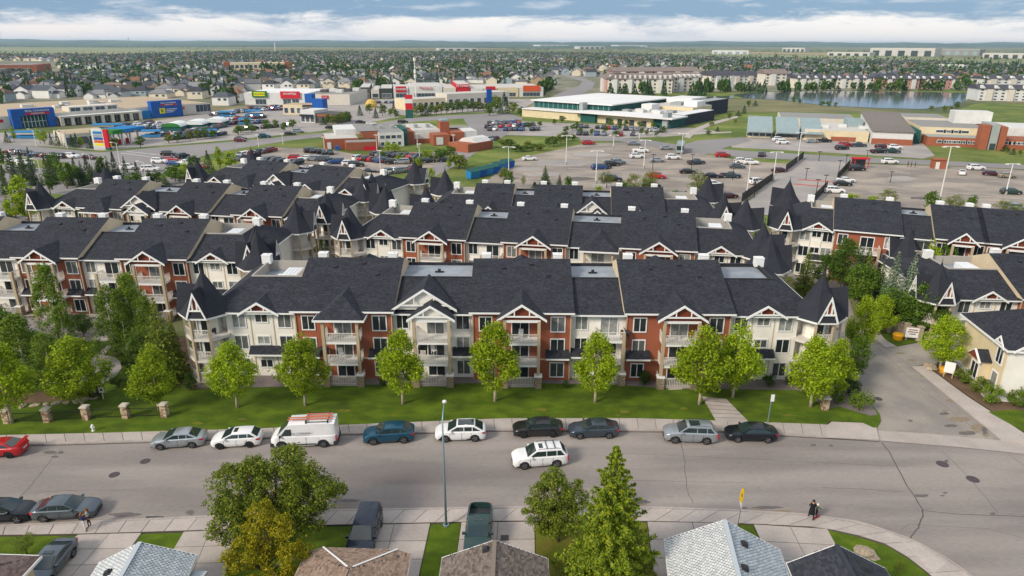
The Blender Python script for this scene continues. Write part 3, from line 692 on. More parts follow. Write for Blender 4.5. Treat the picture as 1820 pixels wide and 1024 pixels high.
def building(label, pl, pr, us, kinds, ang=None, tur=(1, 1, 1, 1), cut_l=False, cut_r=False, world=None, seed=1, rl=(-2.1, 16.4), deep=True, dz=0.0):
    rr = random.Random(seed)
    if world: A, B = world
    else: A, B = P(*pl, ZE_W+dz), P(*pr, ZE_W+dz)
    d = (B-A); d.z = 0
    th = math.atan2(d.y, d.x) if ang is None else R(ang)
    dx = Vector((math.cos(th), math.sin(th), 0)); dy = Vector((-dx.y, dx.x, 0))
    A0 = A - dy*YE_W; A0.z = dz           # on the facade plane
    def xs(u):                            # local x where the eave line shows at pixel column u
        lo, hi = -60.0, 140.0
        for _ in range(50):
            m = (lo+hi)/2; q = A+dx*m; q.z = ZE_W+dz
            if proj(q)[0] < u: lo = m
            else: hi = m
        return (lo+hi)/2
    X = [xs(u) for u in us]; x0 = X[0]
    org = A0+dx*x0; X = [x-x0 for x in X]; L_ = X[-1]
    o = empty('apartment_building', org, th, label, 'apartment building', 'dark-roofed apartment buildings of the complex')
    for i, k in enumerate(kinds):
        a, b = X[i], X[i+1]; w = b-a; c = (a+b)/2; s = 1 if rr.random() < .5 else -1
        red = k[0] == 'R'; end = k[0] == 'E'
        left_end, right_end = i == 0 and end, i == len(kinds)-1 and end
        wa, wb = (a-(1.6 if left_end else 0), b+(1.6 if right_end else 0))
        y0 = -.5 if red else 0.0
        wz = MB(); wz.box(a, b, y0, DEP-y0, 0, (ZE_R if red else ZE_W)-.1)
        if left_end: wz.box(a-1.6, a-.002, 1.2, 15.5, 0, ZE_W-.1)
        if right_end: wz.box(b+.002, b+1.6, 1.2, 15.5, 0, ZE_W-.1)
        wz.build('wall', M['siding_red' if red else 'siding_white'], o)
        if red:      # a pale plinth band and corner boards
            t = MB(); t.box(a, b, y0-.03, y0-.002, 2.5, 2.68); t.build('trim_band', M['siding_beige'], o)
        # ---- roof
        if red:
            r = MB(); r.exx([(YE_R, ZE_R-.13), (YE_R, ZE_R), (RY, RZ), (DEP-YE_R, ZE_R), (DEP-YE_R, ZE_R-.13)], a-.35, b+.35, 0, 1)
            r.build('roof', [M['roof'], M['siding_beige']], o)
            f = MB(); f.box(a-.38, b+.38, YE_R-.06, YE_R-.002, ZE_R-.17, ZE_R+.01)
            f.build('fascia', [M['white'], M['siding_beige']], o)
            sl = (RZ-ZE_R)/(RY-YE_R)
            for q, yy in ((a+w*.3, 5.6), (b-w*.22, 4.4), (b-w*.4, 6.2)):
                zz = ZE_R+(yy-YE_R)*sl; vt = cached('rvent', lambda: MB().box(-.2, .2, -.22, .22, -.15, .16).mesh('roof_vent', M['deck_edge'])); obj('roof_vent', vt, o, (q, yy, zz))
            for q in (a+1.1, b-1.1): chimney(o, q, RY+.9, RZ-.75)
            hiproof(o, c, DEP+1.9, 7.9, w*.55, -2.6, 2.3, -7.5, 'rear_porch_roof')
        elif end:
            r = MB(); y1 = 15.5+.6; s_ = 1 if right_end else -1
            xi = a if right_end else b; xo = (b+2.2) if right_end else (a-2.2); xt = xo-3.6*s_
            if abs(xt-xi) < 2.0: xt = xi+2.0*s_
            fr = [(xi, YE_W, ZE_W), (xo, YE_W, ZE_W), (xt, 4.7, ZD), (xi, 4.7, ZD)]
            bk = [(xi, y1, ZE_W), (xo, y1, ZE_W), (xt, 10.4, ZD), (xi, 10.4, ZD)]
            sd = [(xo, YE_W, ZE_W), (xo, y1, ZE_W), (xt, 10.4, ZD), (xt, 4.7, ZD)]
            r.poly(fr[::s_], 0); r.poly(bk[::-s_], 0); r.poly(sd[::s_], 1)
            r.poly([(xi, YE_W, ZE_W-.14), (xi, y1, ZE_W-.14), (xo, y1, ZE_W-.14), (xo, YE_W, ZE_W-.14)][::s_], 2)
            r.build('roof', [M['roof'], M['roofx'], M['soffit']], o)
            xa, xb = min(xi, xt), max(xi, xt)
            w2 = MB()                     # the well: pale parapet walls round a sunk deck
            zf = ZD-(1.0 if left_end or deep else .3)
            w2.box(xa, xb, 4.7, 4.9, zf, ZD+.12, 0); w2.box(xa, xb, 10.2, 10.4, zf, ZD+.12, 0)
            q = xt-.1 if s_ > 0 else xt+.1
            w2.box(min(xt, q-.1*s_), max(xt, q-.1*s_), 4.903, 10.197, zf, ZD+.12, 0)
            w2.build('parapet', M['soffit' if left_end or deep else 'deck_edge'], o)
            dk = MB(); dk.box(xa+.003, xb-.003, 4.9, 10.2, zf-.2, zf, 0); dk.build('roof_deck', M['deck'], o)
            u_ = MB(); mx = (xa+xb)/2; u_.box(mx-.2, mx+1.6, 6.0, 8.8, zf, zf+.75, 0); u_.box(mx-.9, mx-.35, 6.4, 7.2, zf, zf+.5, 0)
            for kk in range(4): u_.box(mx-.1+kk*.42, mx+.2+kk*.42, 6.1, 8.7, zf+.75, zf+.8, 0)
            (left_end or deep) and u_.build('rooftop_unit', M['unit'], o)
            f = MB(); f.box(min(xi, xo), max(xi, xo), YE_W-.05, YE_W-.002, ZE_W-.16, ZE_W+.01); f.box(min(xo, xo+.05*s_), max(xo, xo+.05*s_), YE_W, y1, ZE_W-.16, ZE_W+.01)
            f.build('fascia', M['white'], o)
            chimney(o, xt, 10.0, ZD-.1)
        else:
            r = MB()
            r.exx([(YE_W, ZE_W-.14), (YE_W, ZE_W), (4.7, ZD), (4.9, ZD), (4.9, ZD-.6)], a, b, 0)
            r.build('roof', M['roof'], o); r = MB()
            r.exx([(DEP-YE_W, ZE_W), (DEP-YE_W, ZE_W-.14), (9.9, ZD-.6), (9.9, ZD), (10.1, ZD)], a, b, 0)
            r.build('roof', M['roof'], o)
            dk = MB(); dk.box(a, b, 4.9, 9.9, ZD-.55, ZD-.22, 0); dk.build('roof_deck', M['deck'], o)
            eg = MB(); eg.box(a, b, 4.72, 4.86, ZD+.002, ZD+.12); eg.box(a, b, 9.95, 10.08, ZD+.002, ZD+.12); eg.build('deck_edge', M['deck_edge'], o)
            vt = MB(); vt.box(c-.5, c+.5, 7.1, 7.3, ZD-.22, ZD-.05); vt.lathe([(.18, ZD-.05), (.18, ZD+.2), (0, ZD+.2)], 8, 0, c=(c, 7.2, 0)); vt.build('roof_vent', M['deck_edge'], o)
            f = MB(); f.box(a, b, YE_W-.05, YE_W-.002, ZE_W-.16, ZE_W+.01); f.build('fascia', M['white'], o)
        # ---- facade
        zs = (1.35, 4.15, 6.72)
        if end:
            fl = (lambda t: a+w*t) if left_end else (lambda t: b-w*t)
            for j, z in enumerate(zs):
                win(o, fl(.18), y0, z, 1.35, 1.5); win(o, fl(.82), y0, z, 1.35, 1.5); win(o, fl(.5), y0, z+.28, 1.25, .85)
            gable(o, fl(.5), y0-.85, 7.75, 4.4, 1.35, 0, 3.4)
            st = MB()
            for t in (.34, .66): st.box(fl(t)-.05, fl(t)+.05, -.05, -.002, .2, 7.6)
            st.build('downpipe', M['siding_beige'], o)
            e0, e1 = sorted((fl(.3), fl(1.0))); awning(o, e0, e1-.02, y0)
        else:
            pw = min(3.7, w*.42); style = k[1:]
            if k[0] == 'R':
                for z in zs: win(o, a+w*.13, y0, z, 1.25, 1.5); win(o, b-w*.13, y0, z, 1.4, 1.6)
                porch(o, c, y0, pw, 1.75, {'h': 'hip', 'g': 'gable', 'n': 'none'}[style], y0, True, s)
                awning(o, a+.1, a+w*.24, y0); awning(o, b-w*.25, b-.1, y0)
            elif k[0] == 'N':
                for z in zs: win(o, a+w*.12, y0, z, 1.2, 1.5); win(o, b-w*.13, y0, z, 1.35, 1.6)
                porch(o, c+.1, y0, pw+.1, 2.2, 'nest', y0, False, s); awning(o, b-w*.26, b-.1, y0)
            elif k[0] == 'H':
                for z in zs: win(o, a+w*.15, y0, z, 1.2, 1.5)
                porch(o, c+w*.1, y0, pw+.6, 1.9, 'hip', y0, False, s)
            else:
                sd_ = 1 if style != 'l' else -1
                for z in zs: win(o, c-sd_*w*.3, y0, z, 1.25, 1.5)
                bx = c+sd_*w*.2; bw = min(3.2, w*.5)
                porch(o, bx, y0, bw, 1.5, 'none', y0, False, 0)
                e = sorted((c-sd_*w*.48, c-sd_*w*.12)); awning(o, e[0], e[1], y0)
        if i > 0:
            dp = MB(); dp.box(a-.06, a+.06, -.62, -.5, .2, 7.7); dp.build('downpipe', M['tan'], o)
    if tur[0]: turret(o, -2.1, .5, 0, -1, -1)
    if tur[1]: turret(o, L_+2.1, .5, 0, 1, 1)
    if tur[2]: turret(o, *rl, math.pi, 1, -1)
    if tur[3]: turret(o, L_+2.1, 16.4, math.pi, -1, 1)
    return o
building('cream and rust three-storey apartment building right behind the street lawn', (395, 556), (1425, 563), [395, 523, 695, 840, 1015, 1115, 1300, 1425], ['E', 'Rh', 'N', 'Rg', 'P', 'Rg', 'E'], seed=3, deep=False)
building('apartment building at the left edge overlooking the courtyard road and birches', (0, 460), (424, 466), [-170, -60, 28, 138, 213, 330, 424], ['Rg', 'P', 'Rg', 'P', 'Rg', 'E'], tur=(0, 1, 0, 1), seed=4)
building('apartment building with left spire beside the conifers, second from the street on the left', (87, 369), (556, 391), [87, 142, 216, 290, 368, 416, 500, 556], ['E', 'Rh', 'N', 'Rg', 'P', 'Rg', 'E'], seed=5)
building('apartment building farthest back on the left, bordering the staff car park', (361, 323), (622, 348), [361, 405, 470, 520, 590, 640], ['E', 'Rh', 'N', 'Rg', 'E'], seed=6)
building('apartment building directly behind the street-front one, its ridge showing over that roof', (642, 421), (1326, 455), [642, 715, 825, 895, 1005, 1105, 1235, 1326], ['E', 'Rg', 'P', 'Rg', 'H', 'Rg', 'E'], seed=7)
_tl, _tr = P(757, 331, 12.2), P(1288, 344, 12.2)
_d = (_tr-_tl); _d.z = 0; _d.normalize(); _n = Vector((-_d.y, _d.x, 0))
_wa, _wb = _tl+_d*2.1-_n*1.15, _tr-_d*2.1-_n*1.15
_wa.z = _wb.z = ZE_W
_u0, _u1 = proj(_wa)[0], proj(_wb)[0]
building('apartment building farthest back in the middle, facing the big half-empty car park', None, None, [_u0, 838, 903, 948, 1030, 1090, 1180, _u1], ['E', 'Rg', 'P', 'Rg', 'N', 'Rg', 'E'], world=(_wa, _wb), seed=8)
building('apartment building right of the fenced bus lane, running off the right edge', (1422, 406), (1625, 424), [1422, 1485, 1600, 1665, 1752, 1870], ['E', 'Rn', 'P', 'Rg', 'Rg'], tur=(1, 0, 1, 0), seed=9)
building('apartment building behind the corner townhouse with spires above the blue spruces', (1701, 533), (1820, 537), [1701, 1818, 1960], ['E', 'Rg'], ang=-2.5, tur=(1, 0, 1, 0), seed=10, rl=(3.1, 18.7), dz=-2.75)
# ------------------------------------------------------------------ vehicles
def paint(name, c, metal=.35, rough=.3):
    return plain('paint_'+name, c, rough, metal, .5, coat=.6)
PAINT = {'white': paint('white', (.78, .78, .78), 0), 'black': paint('black', (.012, .012, .014), .1), 'grey': paint('grey', col('#59636b'), .5), 'silver': paint('silver', col('#a9b0b5'), .6),
         'teal': paint('teal', col('#0f4c66'), .4), 'red': paint('red', col('#b0101c'), .1), 'dark_blue': paint('dark_blue', col('#1a2638'), .3), 'dark_green': paint('dark_green', col('#27433f'), .3),
         'blue': paint('blue', col('#1d4a86'), .3), 'dark_red': paint('dark_red', col('#6b1520'), .2), 'beige': paint('beige', col('#a3967f'), .4), 'navy_black': paint('navy_black', col('#151a26'), .3),
         'slate': paint('slate', col('#3e4a55'), .45), 'charcoal': paint('charcoal', col('#2b2d31'), .4), 'maroon': paint('maroon', col('#4a1a28'), .3), 'light_grey': paint('light_grey', col('#8c949a'), .5)}
M['cglass'] = plain('car_glass', (.02, .035, .036), .04, 0, 1.0)
M['tyre'] = plain('tyre_rubber', (.018, .018, .018), .85)
M['rim'] = plain('wheel_alloy', (.45, .46, .48), .3, .8)
M['rimdark'] = plain('wheel_dark', (.05, .05, .055), .4, .5)
M['plastic'] = plain('black_plastic', (.03, .032, .036), .7)
M['lampw'] = plain('headlamp_lens', (.72, .74, .76), .1, 0, .8)
M['lampr'] = plain('tail_lamp_red', (.45, .015, .02), .2, 0, .7)
M['plate'] = plain('licence_plate', (.7, .7, .7), .5)
# L length, W width, H height, belt, hood, then positions along x (front is +x, origin in the middle): cowl, roof front, roof rear, rear glass foot
CARS = {
 'sedan':  dict(L=4.72, W=1.82, H=1.46, zb=.98, zn=.66, zh=.94, xc=1.18, rf=.22, rr=-1.05, rb=-1.92, zd=1.04, wr=.34, wf=1.42, wb=-1.35, win=3),
 'coupe':  dict(L=4.65, W=1.80, H=1.38, zb=.95, zn=.64, zh=.90, xc=1.05, rf=.08, rr=-.95, rb=-1.82, zd=1.0, wr=.34, wf=1.40, wb=-1.33, win=2),
 'hatch':  dict(L=4.42, W=1.80, H=1.48, zb=1.0, zn=.66, zh=.96, xc=1.22, rf=.25, rr=-1.42, rb=-2.06, zd=1.02, wr=.34, wf=1.38, wb=-1.25, win=3),
 'suv':    dict(L=4.90, W=1.94, H=1.74, zb=1.14, zn=.80, zh=1.10, xc=1.22, rf=.38, rr=-1.85, rb=-2.32, zd=1.14, wr=.39, wf=1.48, wb=-1.38, win=3),
 'cross':  dict(L=4.72, W=1.90, H=1.62, zb=1.08, zn=.74, zh=1.04, xc=1.22, rf=.32, rr=-1.30, rb=-2.16, zd=1.10, wr=.38, wf=1.42, wb=-1.34, win=3),
 'minivan':dict(L=4.95, W=1.96, H=1.75, zb=1.08, zn=.78, zh=1.02, xc=1.50, rf=.55, rr=-2.15, rb=-2.42, zd=1.08, wr=.35, wf=1.52, wb=-1.45, win=3),
 'pickup': dict(L=5.60, W=1.96, H=1.80, zb=1.16, zn=.90, zh=1.14, xc=1.20, rf=.58, rr=-.42, rb=-.66, zd=1.16, wr=.40, wf=1.72, wb=-1.75, win=2, bed=True),
 'van':    dict(L=5.95, W=2.05, H=2.50, zb=1.30, zn=.90, zh=1.24, xc=2.36, rf=1.25, rr=-2.88, rb=-2.96, zd=1.25, wr=.37, wf=1.95, wb=-1.75, win=1),
}
def car_body(k, lo=False):
    c = CARS[k]; L_, W, H = c['L'], c['W'], c['H']; h = L_/2; gc = .22
    xs = {-h, -h+.04, -h+.12, -h+.28, -h+.5, h-.04, h-.12, h-.28, h-.5, h, c['xc'], c['rf'], c['rr'], c['rb'], (c['xc']+c['rf'])/2, (c['rr']+c['rb'])/2, (c['rf']+c['rr'])/2}
    if c.get('bed'): xs |= {c['rb']-.08, -h+.12}
    ra = c['wr']+.07
    for wx in (c['wf'], c['wb']):
        for t in ((-1, -.93, -.7, -.35, 0, .35, .7, .93, 1) if not lo else (-1, -.7, 0, .7, 1)): xs.add(wx+ra*t)
    xs = sorted(x for x in xs if -h <= x <= h); xs = [x for i, x in enumerate(xs) if i == 0 or x-xs[i-1] > .015]
    wr_ = W/2*(.76 if k != 'van' else .90)
    rings = []
    for x in xs:
        e = min(1.0, max(0, (h-abs(x))/.75)); w = W/2*(.66+.34*(1-(1-e)**2.4)**.5)
        zl = gc+(.14 if abs(x) > h-.05 else 0)
        for wx in (c['wf'], c['wb']):
            q = ra*ra-(x-wx)**2
            if q >= 0: zl = max(zl, c['wr']+math.sqrt(q)*.95)
        if x > c['xc']: t = (x-c['xc'])/(h-c['xc']); zt = lerp(c['zb'] if k != 'van' else c['zh'], c['zh'], min(1, t*4))*1.0 if t < .25 else lerp(c['zh'], c['zn'], ((t-.25)/.75)**2.0)
        elif x < c['rb']: t = (c['rb']-x)/(h+c['rb']+1e-6); zt = c['zd']-(.22 if k not in ('pickup', 'van') else .0)*max(0, t-.55)*(1/.45)*.6
        else: zt = c['zb']+(c['zd']-c['zb'])*max(0, min(1, (c['xc']-x)/(c['xc']-c['rb'])))
        if x >= c['xc'] or x <= c['rb']: zg = None
        elif x > c['rf']: zg = lerp(zt, H-.04, (c['xc']-x)/(c['xc']-c['rf']))
        elif x >= c['rr']: zg = H-.04+.04*math.sin(math.pi*(c['rf']-x)/(c['rf']-c['rr']))
        else: zg = lerp(H-.04, zt, (c['rr']-x)/(c['rr']-c['rb']))
        zm = gc+(zt-gc)*.48
        pts = [(0, zl), (w*.88, zl), (w*.97, max(zl+.015, gc+.16)), (w, max(zl+.03, zm)), (w*.965, max(zl+.05, zt-.05)), (w*.90, max(zl+.06, zt))]
        zt_ = pts[-1][1]
        bed = c.get('bed') and -h+.10 <= x <= c['rb']-.07
        if bed: pts += [(w*.82, zt_), (w*.815, zt_-.48), (0, zt_-.48)]
        elif zg is None: pts += [(w*.72, zt_+.015), (w*.45, zt_+.03), (0, zt_+.035)]
        else:
            f = (zg-zt)/max(.05, H-zt); y6 = lerp(w*.90, wr_, f); pts += [(y6, zg-.03*f), (max(.1, y6-.13), zg+.01), (0, zg+.012*f+.012)]
        rings.append(pts)
    b = MB(); n = len(rings[0])
    for x, r in zip(xs, rings):
        b.v += [(x, y, z) for y, z in r]+[(x, -y, z) for y, z in r]
    m = 2*n
    for i in range(len(xs)-1):
        for j in range(n-1):
            a0, a1 = i*m+j, i*m+j+1; c0, c1 = a0+m, a1+m
            b.f.append((a0, a1, c1, c0)); b.f.append((a0+n, c0+n, c1+n, a1+n)); b.m += [0, 0]
    for i, fl in ((0, False), (len(xs)-1, True)):
        L1 = [i*m+j for j in range(n)]; R1 = [i*m+n+j for j in range(n-1, -1, -1)]
        f = L1+R1; b.f.append(tuple(f if fl else f[::-1])); b.m.append(0)
    return b, wr_
def car_glass(k, wr_):
    """each pane as its own small mesh: name -> MB"""
    c = CARS[k]; W, H = c['W'], c['H']; out = []
    o = .022
    def zbelt(x): return c['zb']+(c['zd']-c['zb'])*max(0, min(1, (c['xc']-x)/(c['xc']-c['rb'])))
    def pane(name, q): 
        q = [Vector(p) for p in q]; nrm = (q[1]-q[0]).cross(q[2]-q[0]).normalized()
        out.append((name, q, nrm))
    wb_ = W/2*.88
    a, e = .06, .94
    x0, z0 = lerp(c['xc'], c['rf'], a), lerp(zbelt(c['xc']), H-.02, a); x1, z1 = lerp(c['xc'], c['rf'], e), lerp(zbelt(c['xc']), H-.01, e)
    pane('windshield', [(x0, -wb_*.93, z0), (x0, wb_*.93, z0), (x1, wr_*.88, z1), (x1, -wr_*.88, z1)])
    if k != 'van':
        x0, z0 = lerp(c['rb'], c['rr'], .12), lerp(zbelt(c['rb']), H-.02, .12); x1, z1 = lerp(c['rb'], c['rr'], .9), lerp(zbelt(c['rb']), H-.01, .9)
        pane('rear_window', [(x0, wb_*.86, z0), (x0, -wb_*.86, z0), (x1, -wr_*.82, z1), (x1, wr_*.82, z1)])
    # side panes between pillars
    f0, f1 = .10, .86
    def xfront(f): return lerp(c['xc'], c['rf'], f)-.16
    def xrear(f): return lerp(c['rb'], c['rr'], f)+.20
    nwin = c['win']
    cuts = {3: (.44, .80), 2: (.55,), 1: (None,)}[nwin]
    def pt(x, f, s):
        zb = zbelt(x); return (x, s*(lerp(W/2*.90, wr_, f)), lerp(zb, H-.05, f))
    for s in (1, -1):
        if nwin == 1:
            xe = 1.02
            q = [pt(xfront(f0)-.1, f0*.5, s), pt(xe, f0*.5, s), pt(xe, .62, s), pt(min(xfront(.62), xfront(f0)-.1), .62, s)]
            pane('side_window', q if s < 0 else q[::-1]); continue
        edges = [None]+list(cuts)+[None]
        for i in range(len(edges)-1):
            def X(t, f, first):
                if t is None: return xfront(f) if first else xrear(f)
                return lerp(xfront(.5), xrear(.5), t)+(-.035 if first else .035)
            q = [pt(X(edges[i], f0, True), f0, s), pt(X(edges[i+1], f0, False), f0, s), pt(X(edges[i+1], f1, False), f1, s), pt(X(edges[i], f1, True), f1, s)]
            pane('side_window', q[::-1] if s > 0 else q)
    res = []
    for name, q, nrm in out:
        ctr = sum(q, Vector())/4
        if nrm.dot(ctr-Vector((ctr.x*.6, 0, .8))) < 0: q = q[::-1]; nrm = -nrm
        b = MB(); b.hexa([p-nrm*.03 for p in q]+[p+nrm*(o if name == 'side_window' else .035) for p in q]); res.append((name, b))
    return res
def wheel_meshes(r, dark=False):
    def t():
        b = MB(); b.lathe([(r*.62, -.10), (r*.9, -.11), (r, -.07), (r, .07), (r*.9, .11), (r*.62, .10)], 20, axis='y'); return b.mesh('tyre', M['tyre'], True)
    def s():
        b = MB(); q = r*.66
        b.lathe([(0, -.09), (q*.25, -.095), (q*.28, -.06), (q, -.05), (q, .05), (q*.28, .06), (q*.25, .095), (0, .09)], 15, 1, axis='y')
        for k in range(5):
            a = 2*math.pi*k/5; d = Vector((math.cos(a), 0, math.sin(a)))
            for y in (-.085, .085): b.bar(d*q*.15+Vector((0, y, 0)), d*q*.98+Vector((0, y*.9, 0)), .07, .03)
        b.lathe([(q*.9, -.09), (q*1.02, -.095), (q*1.02, .095), (q*.9, .09)], 15, 0, axis='y')
        return b.mesh('rim', [M['rimdark' if dark else 'rim'], M['rimdark']])
    return cached(('tyre', r), t), cached(('rim', r, dark), s)
def car(k, colr, name, loc, yaw, label, cat, group=None, detail=2, darkrim=False, extra=None):
    c = CARS[k]; L_, W, H = c['L'], c['W'], c['H']; h = L_/2
    o = empty(name, loc, yaw, label, cat, group)
    def bd():
        b, wr_ = car_body(k, detail < 2); me = b.mesh('body', PAINT[colr], True)
        me.set_sharp_from_angle(angle=R(40)); return me, wr_
    me, wr_ = cached(('car', k, colr, detail), bd)
    body = obj('body', me, o)
    if detail == 2:
        for i, (nm, me2) in enumerate(cached(('glass', k), lambda: [(n_, b.mesh(n_, M['cglass'])) for n_, b in car_glass(k, wr_)])): obj(nm, me2, o)
    else:
        def gl():
            b = MB()
            for n_, q in car_glass(k, wr_):
                f0 = len(b.v); b.v += q.v; b.f += [tuple(i+f0 for i in f) for f in q.f]; b.m += q.m
            return b.mesh('windows', M['cglass'])
        tag(obj('glazing', cached(('glz', k), gl), o), kind='stuff')
    tm, rm = wheel_meshes(c['wr'], darkrim)
    for wx in (c['wf'], c['wb']):
        for s in (-1, 1):
            wh = obj('wheel', tm, o, (wx, s*(W/2-.12), c['wr']))
            if detail == 2: obj('rim', rm, wh)
            else:
                def rr_():
                    b = MB(); b.lathe([(0, -.115), (c['wr']*.62, -.112)], 8, axis='y'); b.lathe([(c['wr']*.62, .112), (0, .115)], 8, axis='y'); return b.mesh('rim', M['rim'])
                obj('rim', cached(('rimlo', c['wr']), rr_), wh)
    def lights():
        z = c['zn']-.06; res = []
        for s in (-1, 1):
            b = MB(); b.hexa([(h-.36, s*W*.36, z-.09), (h-.10, s*W*.24, z-.09), (h-.06, s*W*.40, z-.10), (h-.42, s*W*.485, z-.08), (h-.36, s*W*.36, z+.10), (h-.14, s*W*.26, z+.06), (h-.12, s*W*.40, z+.08), (h-.46, s*W*.475, z+.12)]); res.append(('headlight', b.mesh('headlight', M['lampw'])))
            zr = c['zd']-.16; b = MB()
            if k in ('van', 'pickup', 'minivan', 'suv'): b.box(-h-.012, -h+.12, *sorted((s*W*.36, s*W*.425)), zr-.42, zr+.1)
            else: b.hexa([(-h-.01, s*W*.25, zr-.12), (-h+.25, s*W*.40, zr-.12), (-h+.33, s*W*.478, zr-.08), (-h+.04, s*W*.42, zr-.12), (-h-.01, s*W*.25, zr+.04), (-h+.25, s*W*.40, zr+.06), (-h+.33, s*W*.478, zr+.08), (-h+.04, s*W*.42, zr+.06)])
            res.append(('tail_light', b.mesh('tail_light', M['lampr'])))
        return res
    for nm, me2 in cached(('lights', k), lights): obj(nm, me2, o)
    if detail == 2:
        def mir():
            b = MB(); b.box(-.07, .09, -.11, .11, -.08, .08); return b.mesh('mirror', PAINT[colr] if colr != 'white' or k != 'van' else M['plastic'])
        for s in (-1, 1): obj('mirror', cached(('mir', k, colr), mir), o, (c['xc']-.35, s*(W/2+.06), c['zb']+.06))
        def grl():
            b = MB(); b.box(h-.10, h+.006, -W*.20, W*.20, .34, c['zn']-.16); b.box(h-.3, h-.02, -W*.36, W*.36, .2, .32); return b.mesh('grille', M['plastic'])
        obj('grille', cached(('grl', k), grl), o)
        def pl():
            b = MB(); b.box(-h-.014, -h+.05, -.26, .26, .62, .74); return b.mesh('licence_plate', M['plate'])
        obj('licence_plate', cached(('plt', k), pl), o)
        def hn():
            b = MB(); b.box(-.09, .09, -.012, .012, -.018, .018); return b.mesh('door_handle', PAINT[colr])
        for s in (-1, 1):
            for x in ((.0, -.95) if c['win'] > 1 else (.7,)): obj('door_handle', cached(('hnd', colr), hn), o, (x, s*W/2*.985, c['zb']-.12))
        def seams():
            b = MB()
            for s in (-1, 1):
                for x in ((c['xc']-.25, -.12, -1.05) if c['win'] > 2 else (c['xc']-.25, -.25)): 
                    y = s*W/2; b.box(x-.012, x+.012, min(y*.985, y*1.003), max(y*.985, y*1.003), .34, c['zb']-.12)
            return b.mesh('door_gap', M['plastic'])
        tag(obj('door_gap', cached(('seam', k), seams), o), kind='stuff')
    if extra:
        for e in extra: e(o, c, wr_)
    return o
def sunroof(x0, x1, wide=.40):
    def f(o, c, wr_):
        b = MB(); z = c['H']+.014; b.hexa([(x0, -wide, z-.06), (x1, -wide, z-.06), (x1, wide, z-.06), (x0, wide, z-.06), (x0, -wide, z-.005), (x1, -wide, z-.005), (x1, wide, z-.005), (x0, wide, z-.005)]); b.hexa([(x0+.05, -wide+.05, z-.005), (x1-.05, -wide+.05, z-.005), (x1-.05, wide-.05, z-.005), (x0+.05, wide-.05, z-.005), (x0+.05, -wide+.05, z+.016), (x1-.05, -wide+.05, z+.016), (x1-.05, wide-.05, z+.016), (x0+.05, wide-.05, z+.016)])
        b.build('sunroof', M['cglass'], o)
    return f
def roofrack(cross=True):
    def f(o, c, wr_):
        for s in (-1, 1):
            b = MB(); b.tube([(c['rf']-.15, s*(wr_-.1), c['H']-.02), (c['rf']-.3, s*(wr_-.1), c['H']+.06), (c['rr']+.3, s*(wr_-.1), c['H']+.06), (c['rr']+.1, s*(wr_-.1), c['H']-.02)], .022, 5); b.build('roof_rail', M['plastic'], o)
        if cross:
            for x in (-.55, -1.25):
                b = MB(); b.box(x-.03, x+.03, -wr_+.1, wr_-.1, c['H']+.06, c['H']+.10); b.build('roof_bar', M['plastic'], o)
    return f
def cladding(o, c, wr_):
    h = c['L']/2; W = c['W']
    for nm, x0, x1 in (('front_bumper', h-.32, h+.02), ('rear_bumper', -h-.06, -h+.3)):
        b = MB(); b.box(x0, x1, -W*.47, W*.47, .25, .62); b.build(nm, M['plastic'], o)
    for s in (-1, 1):
        for wx in (c['wf'], c['wb']):
            b = MB(); r0, r1 = c['wr']+.05, c['wr']+.17
            for k in range(8):
                a0, a1 = math.pi*k/8, math.pi*(k+1)/8
                y0, y1 = sorted((s*W*.47, s*W*.505))
                p = [(wx+r*math.cos(a), c['wr']+r*math.sin(a)) for r, a in ((r0, a0), (r1, a0), (r1, a1), (r0, a1))]
                b.hexa([(p[0][0], y0, p[0][1]), (p[1][0], y0, p[1][1]), (p[2][0], y0, p[2][1]), (p[3][0], y0, p[3][1]), (p[0][0], y1, p[0][1]), (p[1][0], y1, p[1][1]), (p[2][0], y1, p[2][1]), (p[3][0], y1, p[3][1])])
            b.build('wheel_arch', M['plastic'], o)
        y0, y1 = sorted((s*W*.485, s*W*.508)); b = MB(); b.box(c['wb']+.6, c['wf']-.6, y0, y1, .42, .52); b.build('side_strip', M['plastic'], o)
def spoiler(o, c, wr_):
    h = c['L']/2; b = MB(); b.box(-h-.05, -h+.28, -.78, .78, c['zd']+.30, c['zd']+.34)
    for s in (-1, 1): b.box(-h+.05, -h+.2, s*.6-.03, s*.6+.03, c['zd']-.12, c['zd']+.31)
    b.build('rear_wing', PAINT['red'], o)
def liner(o, c, wr_):
    h = c['L']/2; b = MB(); b.box(-h+.16, c['rb']-.1, -c['W']*.40, c['W']*.40, c['zb']-.50, c['zb']-.44); b.build('bed_liner', M['plastic'], o)
def onroad(f, r, off, z=0.0):
    """centre and heading from the near-side wheel contact pixels"""
    a, b = P(*f), P(*r); d = (a-b).normalized(); n = Vector((-d.y, d.x, 0))
    if n.y < 0: n = -n
    c = (a+b)/2+n*off; return (c.x, c.y, z), math.atan2(d.y, d.x)
G_N, G_S = 'vehicles along the north kerb', 'vehicles along the south kerb'
def park(k, colr, f, r, label, cat, name, group=G_N, off=.82, **kw):
    loc, yaw = onroad(f, r, off); return car(k, colr, name, loc, yaw, label, cat, group, **kw)
park('coupe', 'red', (-36, 817), (15, 815), 'red sports car with a tall rear wing cut off by the left frame edge', 'car', 'parked_car', extra=[spoiler], darkrim=True)
park('sedan', 'silver', (291, 800), (339, 797), 'silver sedan parked at the kerb, left neighbour of the white hatchback', 'car', 'parked_car')
park('hatch', 'white', (394, 799), (444, 796), 'white hatchback with sunroof parked between the silver sedan and the cargo van', 'car', 'parked_car', extra=[sunroof(-.2, .15, .36)], darkrim=True)
